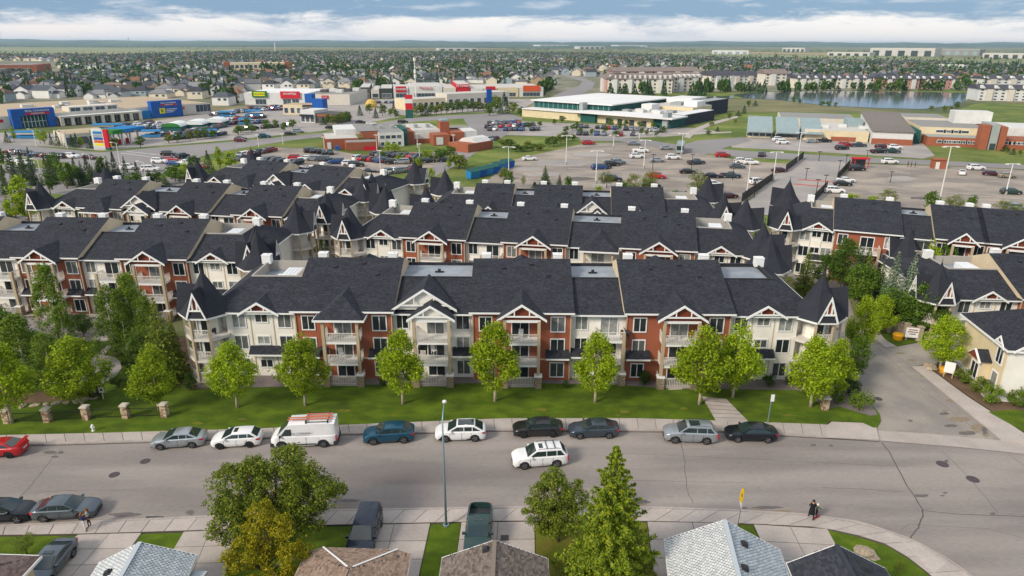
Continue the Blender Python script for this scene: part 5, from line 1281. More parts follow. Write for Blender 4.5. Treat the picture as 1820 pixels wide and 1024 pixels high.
M['under'] = plain('roof_underlay', (.035, .035, .04), .95)
M['beige_wall'] = rows_mat('house_siding_beige', col('#c9b795'), .18, 'Z', .04, .25, 6)
M['flash'] = plain('white_flashing', (.78, .78, .76), .5)
M['gdoor'] = plain('garage_door_white', (.72, .72, .70), .5)
def inside(poly, s, t):
    c = False; n = len(poly)
    for i in range(n):
        a, b = poly[i], poly[(i+1) % n]
        if (a[1] > t) != (b[1] > t) and s < (b[0]-a[0])*(t-a[1])/(b[1]-a[1])+a[0]: c = not c
    return c
def shingled(parent, pts, m, tab=.27, row=.145, gap=.045, three=True, lift=.012):
    """a roof slope: dark underlay and thousands of thin shingle tabs; pts: first two are the eave, in order"""
    pts = [Vector(p) for p in pts]
    b = MB(); b.poly(pts); b.build('roof_slope', M['under'], parent)
    e = (pts[1]-pts[0]).normalized(); n = (pts[1]-pts[0]).cross(pts[2]-pts[0]).normalized(); u = n.cross(e).normalized()
    if u.dot(pts[2]-pts[0]) < 0: u = -u
    if n.z < 0: n = -n
    st = [((p-pts[0]).dot(e), (p-pts[0]).dot(u)) for p in pts]
    T = max(t for _, t in st); S0, S1 = min(s for s, _ in st), max(s for s, _ in st)
    mb = MB(); k = 0; t = 0
    while t < T:
        s = S0-(.5*tab if k % 2 else 0)-rnd.uniform(0, .05)
        while s < S1:
            w = tab if three else rnd.uniform(.14, .34)
            g_ = gap if three else .008
            if inside(st, s+w/2, t+row/2):
                lo = rnd.uniform(0, .02) if not three else 0
                a = pts[0]+e*(s+g_/2)+u*(t-lo+.004); c = pts[0]+e*(s+w-g_/2)+u*(t-lo+.004); d_ = u*(row+lo-(.008 if three else .012))
                q0, q1, q2, q3 = a+n*lift, c+n*lift, c+d_+n*.004, a+d_+n*.004
                i0 = len(mb.v); mb.v += [tuple(x) for x in (q0, q1, q2, q3, a, c)]
                mb.f += [(i0, i0+1, i0+2, i0+3), (i0+4, i0+5, i0+1, i0)]; mb.m += [0, 0]
            s += w
        t += row; k += 1
    me = mb.mesh('shingles', m)
    return tag(obj('shingles', me, parent), kind='stuff')
def vent(parent, p, n):
    b = MB(); b.box(-.22, .22, -.22, .22, 0, .12); b.box(-.16, .16, -.16, .16, .12, .22); o = b.build('roof_vent', M['plastic'], parent, p+n*.01); o.rotation_euler = n.to_track_quat('Z', 'Y').to_euler(); return o
def gable_house(pk, w, e, ze, m, label, depth=11, three=True, vents=(), m2=None, fascia='flash', ov=.35):
    A, B = P(*w, ze), P(*e, ze); mid = (A+B)/2
    d = (B-A).normalized(); bk = Vector((d.y, -d.x, 0))          # towards the camera side
    R0 = PY(pk[0], pk[1], mid.y); t = (R0-A).dot(d); R0 = A+d*t+Vector((0, 0, R0.z-ze)); 
    o = empty('house', (0, 0, 0), 0, label, 'house', None)
    C_, D_, R1 = A+bk*depth, B+bk*depth, R0+bk*depth
    shingled(o, [C_, A, R0, R1], m, three=three); shingled(o, [B, D_, R1, R0], m2 or m, three=three)
    up = Vector((0, 0, 1))
    for p, q in ((A, R0), (R0, B), (A, C_), (B, D_)):
        b = MB(); b.bar(p-up*.10, q-up*.10, .05, .2); b.build('fascia', M[fascia], o)
    b = MB(); b.bar(R0+up*.03, R1+up*.03, .28, .03); b.build('ridge_cap', m2 or m, o)
    wl = MB(); i1, i2 = A+d*ov+bk*ov, B-d*ov+bk*ov; r = R0+bk*ov-up*.25
    wl.poly([(i2.x, i2.y, .1), (i1.x, i1.y, .1), (i1.x, i1.y, ze-.1), r, (i2.x, i2.y, ze-.1)])
    for p in (i1, i2):
        q = p+bk*(depth-1); wl.poly([(p.x, p.y, .1), (q.x, q.y, .1), (q.x, q.y, ze-.1), (p.x, p.y, ze-.1)])
    wl.build('wall', M['beige_wall'], o)
    gd = MB(); c = (i1+i2)/2; hw = min(2.4, (i2-i1).length/2-.5)
    p0, p1 = c-d*hw-bk*.04, c+d*hw-bk*.04
    for k in range(4): gd.hexa([(p0.x, p0.y, .15+k*.53), (p1.x, p1.y, .15+k*.53), (p1.x+bk.x*.03, p1.y+bk.y*.03, .15+k*.53), (p0.x+bk.x*.03, p0.y+bk.y*.03, .15+k*.53), (p0.x, p0.y, .66+k*.53), (p1.x, p1.y, .66+k*.53), (p1.x+bk.x*.03, p1.y+bk.y*.03, .66+k*.53), (p0.x+bk.x*.03, p0.y+bk.y*.03, .66+k*.53)])
    gd.build('garage_door', M['gdoor'], o)
    for side, s, tt in vents:
        a, r_ = (A, R0) if side == 'w' else (B, R0)
        p = a.lerp(r_, tt)+bk*s; n = ((r_-a).cross(bk)); n = n if n.z > 0 else -n; vent(o, p, n.normalized())
    return o, (A, B, R0, bk, d)
gable_house((1288, 924), (1180, 959), (1386, 977), 2.8, M['sh_pale'], 'house with pale grey shingle roof between two driveways at lower right', three=True, m2=M['sh_pale_shaded'], vents=(('e', 1.7, .74), ('e', 4.2, .86)))
gable_house((1487, 968), (1398, 1001), (1573, 1010), 2.8, M['sh_navy'], 'house with dark navy shingle roof beside the curved corner lawn', three=False, vents=(('e', 1.4, .6),), fascia='white')
gable_house((879, 960), (786, 991), (974, 993), 2.8, M['sh_dbrown'], 'house with grey-brown shingle roof hiding the nose of the green pickup', three=False, vents=(('w', .7, .85),))
h_, (A, B, R0, bk, d) = gable_house((249, 963), (176, 1000), (350, 986), 2.9, M['sh_pale'], 'house with pale blue-grey shingle roof between driveways at lower left', three=True, m2=M['sh_pale_shaded'], vents=(('w', 2.0, .55),))
b = MB(); q = P(369, 1016, 2.3); b.exx([(q.y-3, 2.2), (q.y, 2.2), (q.y, 2.35), (q.y-3, 2.8)], q.x-1.6, q.x); b.build('porch_roof', M['sh_pale_shaded'], h_)
# hipped brown roof with white flashings
o = empty('house', (0, 0, 0), 0, 'house with tan-brown hipped shingle roof and white valley flashing next to the minivan', 'house')
ze = 2.8; A, B = P(544, 981, ze), P(731, 984, ze); T0, T1 = P(574, 973, ze+.15), P(707, 977, ze+.15); Y = A.y-2.6; pk = PY(621, 1011, Y)
C_, D_ = Vector((A.x-.4, A.y-9, ze)), Vector((B.x, B.y-9, ze)); pk2 = pk+Vector((0, -5, .0))
for pts in ([T1, T0, pk], [C_, A, pk, pk2], [B, D_, pk2, pk], [A, T0, pk], [T1, B, pk]): shingled(o, pts, M['sh_brown'], three=False)
for p, q in ((T0, pk), (T1, pk)): b = MB(); b.bar(p+Vector((0, 0, .06)), p.lerp(q, .93)+Vector((0, 0, .06)), .11, .03); b.build('flashing', M['flash'], o)
for p, q in ((A, T0), (T0, T1), (T1, B), (B, D_), (A, C_)): b = MB(); b.bar(p-Vector((0, 0, .1)), q-Vector((0, 0, .1)), .05, .2); b.build('fascia', M['flash'], o)
wl = MB(); wl.box(A.x+.4, B.x-.4, A.y-8.6, A.y-.4, .1, ze-.1); wl.build('wall', M['beige_wall'], o)
o = empty('house', (0, 0, 0), 0, 'house with dull brown shingle roof and white gutters in the lower left corner', 'house')
ze = 2.8; A = P(74, 988, ze); B = A+Vector((-12, .5, 0)); q = Vector((0, -9, 0)); r0 = A+Vector((-4.2, -4.6, 2.0)); r1 = B+Vector((0, -4.6, 2.0))
shingled(o, [A, B, r1, r0], M['sh_maroon'], three=False); shingled(o, [A+q, A, r0], M['sh_maroon'], three=False)
for p, q_ in ((A, B), (A, A+q)): b = MB(); b.bar(p-Vector((0, 0, .08)), q_-Vector((0, 0, .08)), .08, .2); b.build('gutter', M['flash'], o)
wl = MB(); wl.box(B.x, A.x-.4, A.y-8.5, A.y-.5, .1, ze-.1); wl.build('wall', M['beige_wall'], o)
# ------------------------------------------------------------------ the corner townhouse on the right
def townhouse():
    A = P(1698, 645); Bc = P(1769, 712); B = Vector((Bc.x, Bc.y, 0)); A.z = 0
    dy_ = (A-B); L_ = dy_.length; dy_.normalize(); dx_ = Vector((dy_.y, -dy_.x, 0)); th = math.atan2(dx_.y, dx_.x)
    o = empty('townhouse', B, th, 'cream two-storey corner townhouse with charcoal hipped roof at the right frame edge', 'townhouse')
    Wd, H = 12.0, 6.0
    M['cream'] = rows_mat('siding_cream_yellow', col('#d9c8a4'), .18, 'Z', .03, .25, 6); M['cream_w'] = rows_mat('siding_offwhite', (.82, .79, .72), .18, 'Z', .03, .25, 6)
    w = MB(); w.box(0, Wd, 0, L_, 0, H-.05); w.build('wall', M['cream'], o)
    w = MB(); w.box(.05, Wd, -.25, -.003, .3, H-.06); w.build('front_wall', M['cream_w'], o)
    w = MB(); w.box(-.12, Wd, -.32, L_, .05, .55); w.build('base_band', M['white'], o)
    r = MB(); e = .5; z0 = H; zr = H+2.9; ym = L_*.5
    c0, c1, c2, c3 = (-e, -e-.2, z0), (Wd+e, -e-.2, z0), (Wd+e, L_+e, z0), (-e, L_+e, z0); p0, p1 = (4.2, ym, zr), (Wd+e, ym, zr)
    for q, m_ in (([c0, c1, p1, p0], 0), ([c2, c3, p0, p1], 0), ([c3, c0, p0], 1)): s = MB(); s.poly(q); s.build('roof_slope', M['roof'] if m_ == 0 else M['roofx'], o)
    for a, b_ in ((c0, c1), (c3, c0)): s = MB(); s.bar(Vector(a)-Vector((0, 0, .1)), Vector(b_)-Vector((0, 0, .1)), .06, .22); s.build('fascia', M['white'], o)
    gable(o, 1.6, -.75, H-.05, 3.0, 1.1, 0, 2.4)
    # gable on the side wall, turned to the road
    g1 = gable(o, -.5, 1.0, H-.1, 2.0, 1.0, 0, 1.8); g1.rotation_euler = (0, 0, -math.pi/2)
    bay = MB(); bay.box(-.9, -.003, 2.4, 4.4, .2, 3.3); bay.build('bay', M['cream'], o)
    br = MB(); br.exx([(2.1, 3.3), (4.7, 3.3), (3.4, 4.3)], -1.25, 0.0, 0, 1); br.build('bay_roof', [M['roofx'], M['truss']], o)
    for a, b_ in (((-1.27, 2.0, 3.22), (-1.27, 3.4, 4.3)), ((-1.27, 4.8, 3.22), (-1.27, 3.4, 4.3))): s = MB(); s.bar(a, b_, .08, .2, 0, (1, 0, 0)); s.build('fascia', M['white'], o)
    win(o, -.905, 3.4, 1.9, 1.3, 1.7, 1, -math.pi/2); win(o, -.005, 1.2, 1.9, 1.0, 1.6, 0, -math.pi/2); win(o, -.005, 1.2, 4.6, 1.1, 1.6, 1, -math.pi/2)
    for x, z in ((3.4, 1.7), (3.4, 4.6), (8, 1.7), (8, 4.6)): win(o, x, -.26, z, 1.9, 1.7, 1)
    vt = MB(); vt.box(3.0, 3.3, 1.6, 1.9, H+1.0, H+1.6); vt.build('roof_vent', M['plastic'], o)
    rl = obj('railing', rail_mesh(2.0, 0.0, False), o, (-.9, .6, .0), -math.pi/2)
townhouse()
# ------------------------------------------------------------------ street furniture
M['galv'] = plain('galvanised_blue_grey', col('#8ea6b0'), .45, .5)
M['galvw'] = plain('mast_offwhite', (.72, .70, .66), .5)
M['lampglass'] = plain('lamp_lens', (.75, .75, .72), .2)
p = P(793, 934, .1); q = PY(793, 740, p.y)
o = empty('street_lamp', p, 0, 'tall pale blue street lamp standing on the strip of lawn between two driveways', 'street lamp')
H = q.z-.1
b = MB(); b.lathe([(.24, 0), (.24, .12), (.15, .14)], 10); b.build('base', M['galv'], o)
b = MB(); b.tube([(0, 0, .1), (0, 0, H*.6), (0, 0, H-.5), (0, .5, H), (0, 1.5, H+.25)], [.10, .08, .055, .045, .035], 10); b.build('pole', M['galv'], o, smooth=True)
b = MB(); b.lathe([(0, .1), (.13, .08), (.17, 0), (.14, -.1), (0, -.12)], 12, c=(0, 1.75, H+.22)); b.build('lamp_head', M['galvw'], o)
p = P(1364, 753, .12); o = empty('bus_stop_sign', p, 0, 'slim pole with small white bus stop sign on the lawn edge above the blue-black sedan', 'bus stop sign'); H = PY(1369, 703, p.y).z
b = MB(); b.tube([(0, 0, 0), (.06, 0, H)], .045, 6); b.build('pole', M['galv'], o); b = MB(); b.box(-.05, .30, -.06, -.04, H-.75, H); b.build('sign_panel', M['flash'], o)
def pillar(name, u, v, label, h=1.35, w=.58, group=None):
    o = empty(name, P(u, v, .1), R(rnd.uniform(-3, 3)), label, 'stone pillar', group)
    b = MB(); b.box(-w/2+.08, w/2-.08, -w/2+.08, w/2-.08, 0, h); b.build('core', M['joint'], o)
    st = [b.mesh('s', M['stone'])]
    for face in range(4):
        z = 0
        while z < h-.05:
            hh = rnd.uniform(.13, .24); hh = min(hh, h-z); x = -w/2
            while x < w/2-.04:
                ww = min(rnd.uniform(.16, .34), w/2-x)
                if w/2-x-ww < .08: ww = w/2-x
                s = MB(); s.box(x+.008, x+ww-.008, -w/2-rnd.uniform(0, .03), -w/2+.09, z+.008, z+hh-.008)
                s.build('stone', M['stone_%d' % rnd.randrange(3)], o, rot=face*math.pi/2); x += ww
            z += hh
    b = MB(); b.box(-w/2-.08, w/2+.08, -w/2-.08, w/2+.08, h, h+.1); b.box(-w/2, w/2, -w/2, w/2, h+.1, h+.15); b.build('cap', M['stonecap'], o); return o
for i, c in enumerate(('#b09a80', '#8d6f5a', '#c2ae92')): M['stone_%d' % i] = mat('pillar_stone', col(c), .9, .2, 8.0, bump=.4)
PIL = [(15, 751), (86, 749), (155, 745), (225, 742), (294, 740)]
for i, (u, v) in enumerate(PIL): pillar('stone_pillar', u, v, 'stone pillar with pale cap, %s from left on the lawn' % ordn(i), group='stone pillars along the lawn')
pillar('stone_marker', 1465, 727, 'short stone marker pillar at the corner of the lawn by the side road', 1.25, .62)
for i in range(4):
    a, c = P(*PIL[i], .1), P(*PIL[i+1], .1); d = (c-a); L_ = d.length; th = math.atan2(d.y, d.x)
    o = empty('iron_fence', a, th, 'black iron railing between the %s and %s stone pillars' % (ordn(i), ordn(i+1)), 'iron fence', 'iron railings between the pillars')
    b = MB(); b.box(.32, L_-.32, -.02, .02, .95, 1.0); b.build('top_rail', M['iron'], o); b = MB(); b.box(.32, L_-.32, -.02, .02, .15, .2); b.build('bottom_rail', M['iron'], o)
    pk_ = MB(); pk_.box(-.01, .01, -.01, .01, .16, .98); pm = pk_.mesh('picket', M['iron'])
    for k in range(int((L_-.7)/.16)): obj('picket', pm, o, (.4+k*.16, 0, 0))
M['hyd'] = plain('hydrant_white', (.75, .72, .66), .5)
o = empty('fire_hydrant', P(166, 766, .1), 0, 'small white fire hydrant on the grass near the pavement', 'fire hydrant')
b = MB(); b.lathe([(.16, 0), (.16, .06), (.11, .08), (.11, .5), (.14, .52), (.13, .62), (.05, .72), (0, .74)], 10); b.build('barrel', M['hyd'], o)
for s in (-1, 1): b = MB(); b.tube([(0, 0, .42), (s*.2, 0, .42)], .06, 8); b.build('outlet', M['hyd'], o)
o = empty('notice_sign', P(184, 709, .1), 0, 'small white sign on a post beside the garden boulders', 'sign')
b = MB(); b.box(-.03, .03, -.03, .03, 0, 1.0); b.build('post', M['galvw'], o); b = MB(); b.box(-.28, .28, -.06, -.035, .75, 1.4); b.build('sign_panel', M['flash'], o); b = MB(); b.box(-.12, .12, -.067, -.061, .95, 1.2); b.build('printed_mark', M['letter_dark'], o)
M['rock'] = mat('boulder_rock', col('#a2937f'), .95, .25, 4, .2, 1, .4)
def boulder(u, v, s, label, flat=.6, name='boulder', z=.1):
    bm = np.random.default_rng(int(u)); b = MB(); rings = []
    for k, (rr, h) in enumerate(((1, 0), (1.05, .35), (.75, .75), (.3, .95))):
        for j in range(8): a = j*math.pi/4; q = rr*s*bm.uniform(.75, 1.15); b.v.append((q*math.cos(a)*1.2, q*math.sin(a)*.8, h*s*flat*bm.uniform(.85, 1.1)))
    for k in range(3):
        for j in range(8): b.f.append((k*8+j, k*8+(j+1) % 8, (k+1)*8+(j+1) % 8, (k+1)*8+j)); b.m.append(0)
    b.f.append(tuple(24+j for j in range(8))); b.m.append(0)
    return tag(b.build(name, M['rock'], None, P(u, v, z), rnd.uniform(0, 3)), label, 'boulder')
boulder(1652, 653, .9, 'pale flat boulder at the junction below the lime tree', .5)
for i, (u, v) in enumerate(((40, 722), (62, 721), (82, 719), (100, 717), (118, 716), (135, 714), (150, 711), (166, 708))):
    tag(boulder(u, v, rnd.uniform(.35, .5), 'low edging boulder, %s from left along the planting bed' % ordn(i), .5), group='edging boulders of the bed')
boulder(1538, 984, .75, 'large grey boulder on the curved corner lawn at lower right', .6)
M['yellow'] = plain('bin_yellow', col('#e0a015'), .5)
for u, v, s, lab in ((1595, 603, .62, 'rounded yellow salt bin on the small corner lawn before the stone fence'), (1677, 662, .5, 'yellow salt bin behind the white notice board')):
    o = empty('salt_bin', P(u, v, .1), R(-20), lab, 'salt bin'); b = MB()
    b.lathe([(0, 0), (s*.85, 0), (s, s*.9), (s*1.04, s*1.0)], 14); b.build('tub', M['yellow'], o, smooth=False); b = MB(); b.lathe([(s*1.06, s*1.0), (s*.9, s*1.22), (s*.4, s*1.36), (0, s*1.4)], 14); b.build('lid', M['yellow'], o)
o = empty('notice_board', P(1684, 671, .1), R(-35), 'tall white notice board on two posts beside the junction', 'notice board')
for s in (-.4, .4): b = MB(); b.box(s-.05, s+.05, -.05, .05, 0, 1.4); b.build('post', M['tan'], o)
b = MB(); b.box(-.5, .5, -.1, -.055, .6, 1.9); b.build('board', M['flash'], o)
# boundary fence of posts and board panels, with a white sign on it
M['fence'] = mat('fence_boards', col('#8b8276'), .9, .15, 5, rand=.12); M['fpost'] = mat('fence_piers', col('#a89a86'), .9, .2, 6)
def board_fence(px, label, h=1.7, z=.1, name='fence'):
    pts = [P(u, v, z) for u, v in px]; o = empty(name, pts[0], 0, label, 'fence'); g = pts[0]
    for i, p in enumerate(pts):
        b = MB(); b.box(-.27, .27, -.27, .27, 0, h+.15); b.box(-.33, .33, -.33, .33, h+.15, h+.27); b.build('pier', M['fpost'], o, p-g)
    for i in range(len(pts)-1):
        a, c = pts[i]-g, pts[i+1]-g; d = c-a; L_ = d.length; n = max(1, int((L_-.6)/.32)); th = math.atan2(d.y, d.x); w = (L_-.6)/n
        bm_ = cached(('fb', round(w, 2), h), lambda: MB().box(-w/2+.01, w/2-.01, -.02, .02, .05, h).mesh('board', M['fence']))
        for k in range(n): obj('board', bm_, o, a+d.normalized()*(.3+w*(k+.5)), th)
        b = MB(); b.box(.27, L_-.27, .022, .06, h-.35, h-.25); b.build('rail', M['fence'], o, a, th)
board_fence([(1545, 566), (1556, 577), (1567, 585), (1580, 591), (1594, 596), (1609, 600), (1632, 606)], 'grey board fence with stone piers behind the corner lawn')
o = empty('fence_sign', P(1617, 603, .1)+Vector((-.1, -.45, 0)), R(-14), 'white sign with dark print standing against the stone-pier fence', 'sign')
for s in (-.6, .6): b = MB(); b.box(s-.04, s+.04, -.04, .04, 0, 1.0); b.build('post', M['tan'], o)
b = MB(); b.box(-.8, .8, -.08, -.045, .45, 1.75); b.build('sign_panel', M['flash'], o)
for k, w_ in enumerate((.5, .6, .35)): b = MB(); b.box(-w_, w_, -.087, -.081, 1.42-k*.28, 1.54-k*.28); b.build('printed_line', M['truss'] if k < 2 else M['letter_dark'], o)
board_fence([(1416, 483), (1436, 484), (1458, 486), (1480, 488), (1504, 490)], 'pale fence with stone piers across the rear court between the right-hand buildings', 1.4, 0.0)
def dark_lamp(u, v, vt, label):
    p = P(u, v, .1); H = PY(u, vt, p.y).z; o = empty('post_lamp', p, 0, label, 'post lamp')
    b = MB(); b.tube([(0, 0, 0), (0, 0, H-.5)], [.07, .05], 8); b.build('post', M['iron'], o); b = MB(); b.lathe([(.08, H-.5), (.2, H-.42), (.16, H-.05), (.26, H-.02), (0, H+.1)], 8); b.build('lantern', M['iron'], o)
dark_lamp(1505, 664, 641, 'black lantern post at the corner bed beside the side road'); dark_lamp(1665, 654, 610, 'black lantern post under the round lime tree'); dark_lamp(1600, 585, 540, 'black lantern post among the dark trees behind the fence')
# feather flag
p = P(1311, 937, .12); o = empty('feather_flag', p, R(8), 'yellow and white feather flag on a thin pole at the pavement edge', 'flag'); q = PY(1318, 872, p.y); H = q.z
M['flag_y'] = plain('flag_yellow', col('#f0c80a'), .6); M['flag_w'] = plain('flag_white', (.8, .8, .8), .6)
b = MB(); b.tube([(0, 0, 0), (.06, 0, H*.6), (.14, 0, H), (.02, 0, H+.12)], [.02, .016, .01, .008], 6); b.build('pole', M['plastic'], o)
e = [(.09, H*.42), (.0, H*.55), (-.13, H*.70), (-.17, H*.83), (-.12, H*.95), (.0, H+.1), (.12, H), (.13, H*.8), (.12, H*.6)]
def flagpart(nm, pts, mm):
    b = MB(); n = len(pts); b.v += [(x, -.012, z) for x, z in pts]+[(x, .012, z) for x, z in pts]; b.f += [tuple(range(n)), tuple(range(2*n-1, n-1, -1))]+[(i, n+i, n+(i+1) % n, (i+1) % n) for i in range(n)]; b.m += [0]*(n+2); b.build(nm, mm, o)
flagpart('lower_cloth', [e[0], e[1], e[2], (.125, H*.62), e[8]], M['flag_w']); flagpart('upper_cloth', [e[2], e[3], e[4], e[5], e[6], e[7], (.125, H*.62)], M['flag_y'])
b = MB()
for a, c in (((-.06, 0, H*.80), (0, 0, H*.90)), ((.06, 0, H*.80), (0, 0, H*.90)), ((-.04, 0, H*.835), (.04, 0, H*.835))): b.bar(Vector(a)+Vector((-.01, -.016, 0)), Vector(c)+Vector((-.01, -.016, 0)), .02, .01, 0, (0, 1, 0))
b.build('printed_mark', M['letter_dark'], o)
p = P(897, 956, .118); b = MB(); b.box(-.3, .3, -.3, .3, 0, .012); b.box(-.22, .22, -.22, .22, .012, .02); tag(b.build('utility_cover', M['manhole'], None, p), 'dark square utility cover in the driveway right of the pickup', 'utility cover')
# barbecue grills on balconies
def grill(u, v, Y, label):
    p = PY(u, v, Y); o = empty('barbecue_grill', p, R(rnd.uniform(-20, 20)), label, 'barbecue')
    b = MB(); b.box(-.45, .45, -.25, .25, .55, .75); b.build('firebox', M['iron'], o); b = MB(); b.exx([(-.27, .75), (.27, .75), (.2, 1.0), (-.2, 1.0)], -.46, .46); b.build('lid', M['plastic'], o)
    for s in (-1, 1): b = MB(); b.box(s*.4-.03, s*.4+.03, -.2, .2, 0, .55); b.build('leg', M['iron'], o)
for u, v, Y, lab in ((378, 598, 67.9, 'dark grill on the top balcony of the left spire tower'), (577, 632, 66.9, 'dark grill on the middle balcony of the first rust bay'), (752, 629, 66.6, 'dark grill on the middle balcony of the nested-gable bay'), (1110, 603, 66.8, 'dark grill on the roofless top balcony'), (1441, 597, 67.6, 'dark covered grill on the top balcony of the right spire tower')):
    grill(u, v, Y, lab)
def patio_chair(u, v, Y, label):
    p = PY(u, v, Y); o = empty('patio_chair', p, R(rnd.uniform(-60, 60)), label, 'chair'); mm = M['flag_w'] if False else M['white']
    b = MB(); b.box(-.25, .25, -.25, .25, .40, .45); b.build('seat', mm, o); b = MB(); b.hexa([(-.25, .2, .45), (.25, .2, .45), (.25, .25, .45), (-.25, .25, .45), (-.25, .3, .95), (.25, .3, .95), (.25, .34, .95), (-.25, .34, .95)]); b.build('backrest', mm, o)
    lg = MB().box(-.025, .025, -.025, .025, 0, .4).mesh('leg', mm)
    for x in (-.2, .2):
        for y in (-.2, .2): obj('leg', lg, o, (x, y, 0))
M['flag_w'] = M['white']
for u, v, Y, lab in ((595, 600, 66.9, 'white patio chair on the top balcony of the first rust bay'), (607, 634, 66.9, 'white patio chair on the middle balcony of the first rust bay'), (772, 629, 66.6, 'white patio chair on the middle balcony of the nested-gable bay'), (925, 601, 66.9, 'white patio chair on the top balcony of the second rust bay'), (1205, 604, 66.9, 'white patio chair on the top balcony of the third rust bay')):
    patio_chair(u, v, Y, lab)
# ------------------------------------------------------------------ people
M['skin'] = plain('skin', col('#c69172'), .6); M['hair'] = plain('hair_brown', col('#7a4a20'), .6); M['hair_d'] = plain('hair_dark', col('#241a16'), .6)
for k_, c_ in (('cl_white', '#d9d6d2'), ('cl_navy', '#1c2a5a'), ('cl_black', '#15151a'), ('cl_green', '#0f4a3c'), ('cl_grey', '#9a9896'), ('cl_brown', '#8a5a30'), ('cl_dark', '#2a2024')): M[k_] = plain(k_, col(c_), .85)
def person(loc, yaw, h, top, legs, label, hair='hair', long_hair=False, arms=((.18, .0), (.18, .0)), stride=.12, coat=None, hat=None, group=None, shoes='cl_dark'):
    """one skinned body grown from a jointed skeleton, with face, five-fingered hands and feet; clothing colours by region, hair and coat as parts"""
    k = h/1.7; V, E, Rr, Reg = [], [], [], []
    def add(p, r, par, reg):
        V.append(Vector(p)*k); Rr.append(r*k); Reg.append(reg)
        if par is not None: E.append((par, len(V)-1))
        return len(V)-1
    pel = add((0, 0, .93), .125, None, 'l'); sp = add((0, .01, 1.1), .115, pel, 't'); ch = add((0, 0, 1.3), .13, sp, 't'); nk = add((0, .0, 1.46), .052, ch, 's'); hd = add((0, -.02, 1.56), .085, nk, 's'); add((0, -.015, 1.64), .08, hd, 's')
    hands = []
    for i, s in enumerate((-1, 1)):
        sh = add((s*.165, 0, 1.385), .058, ch, 't'); fwd, bend = arms[i]
        el = add((s*.22, -fwd*.5, 1.12), .043, sh, 't'); wr = add((s*.215, -fwd-bend, .90+bend*1.1), .028, el, 's'); d = (V[wr]-V[el]).normalized()/k
        pm = add(V[wr]/k+d*.06*k*1.0, .030, wr, 's')
        for j in range(4):
            a = add(V[pm]/k+d*.045*k+Vector((s*.004, (j-1.5)*.018, 0)), .009, pm, 's'); add(V[a]/k+d*(.05-.006*abs(j-1.4))*k+Vector((-s*.015, 0, 0)), .007, a, 's')
        a = add(V[pm]/k+Vector((-s*.01, -.035, .005)), .010, pm, 's'); add(V[a]/k+d*.035*k+Vector((0, -.012, 0)), .008, a, 's')
        hp = add((s*.09, 0, .86), .092, pel, 'l'); kn = add((s*.10, -stride*s*.55-.02, .49), .062, hp, 'l'); an = add((s*.10, -stride*s, .09), .040, kn, 'l'); he = add((s*.10, -stride*s-.03, .045), .042, an, 'f'); add((s*.105, -stride*s-.17, .035), .034, he, 'f')
    me = bpy.data.meshes.new('person'); me.from_pydata(V, E, []); t = bpy.data.objects.new('tmp_person', me); COL.objects.link(t)
    sk = t.modifiers.new('skin', 'SKIN'); sk.use_smooth_shade = True
    if not me.skin_vertices: t.data.skin_vertices
    for i, v in enumerate(me.skin_vertices[0].data): v.radius = (Rr[i], Rr[i]*.85 if Reg[i] in 'tl' and Rr[i] > .08*k else Rr[i]); v.use_root = i == 0
    ss = t.modifiers.new('sub', 'SUBSURF'); ss.levels = 1; ss.render_levels = 1
    dg = bpy.context.evaluated_depsgraph_get(); nm = bpy.data.meshes.new_from_object(t.evaluated_get(dg)); bpy.data.objects.remove(t)
    nm.name = 'person'; mats = {'t': 0, 'l': 1, 's': 2, 'f': 3}; nm.materials.clear()
    for q in (top, legs, 'skin', shoes): nm.materials.append(M[q])
    VA = np.array([v[:] for v in V])
    for p in nm.polygons:
        c = np.array(p.center); i = int(((VA-c)**2).sum(1).argmin()); p.material_index = mats[Reg[i]]
    o = tag(obj('person', nm, None, loc, yaw), label, 'person', group)
    f = MB(); z = 1.585*k
    for s in (-1, 1): f.lathe([(0, .012*k), (.013*k, 0), (0, -.012*k)], 6, 0, c=(s*.032*k, -.098*k, z))
    f.build('eyes', M['hair_d'], o); f = MB(); f.hexa([(-.012*k, -.10*k, z-.05*k), (.012*k, -.10*k, z-.05*k), (.008*k, -.09*k, z-.05*k), (-.008*k, -.09*k, z-.05*k), (-.006*k, -.102*k, z-.005*k), (.006*k, -.102*k, z-.005*k), (.005*k, -.09*k, z), (-.005*k, -.09*k, z)]); f.hexa([(-.013*k, -.122*k, z-.05*k), (.013*k, -.122*k, z-.05*k), (.013*k, -.09*k, z-.05*k), (-.013*k, -.09*k, z-.05*k), (-.006*k, -.108*k, z-.01*k), (.006*k, -.108*k, z-.01*k), (.006*k, -.09*k, z-.01*k), (-.006*k, -.09*k, z-.01*k)]); f.build('nose', M['skin'], o)
    f = MB(); f.box(-.022*k, .022*k, -.105*k, -.09*k, z-.078*k, z-.07*k); f.build('mouth', M['truss'], o)
    for s in (-1, 1): f = MB(); f.box(*sorted((s*.083*k, s*.097*k)), -.03*k, .01*k, z-.03*k, z+.02*k); f.build('ear', M['skin'], o)
    hm = MB(); hm.lathe([(.10*k, -.03*k), (.108*k, .03*k), (.095*k, .09*k), (.055*k, .125*k), (0, .135*k)], 10, 0, c=(0, .008*k, 1.60*k)); ho = hm.build('hat' if hat else 'hair', M[hat or hair], o, smooth=True)
    if long_hair: hm = MB(); hm.tube([(0, .05*k, 1.64*k), (0, .085*k, 1.5*k), (0, .10*k, 1.32*k)], [.08*k, .085*k, .05*k], 8); hm.build('long_hair', M[hair], o, smooth=True)
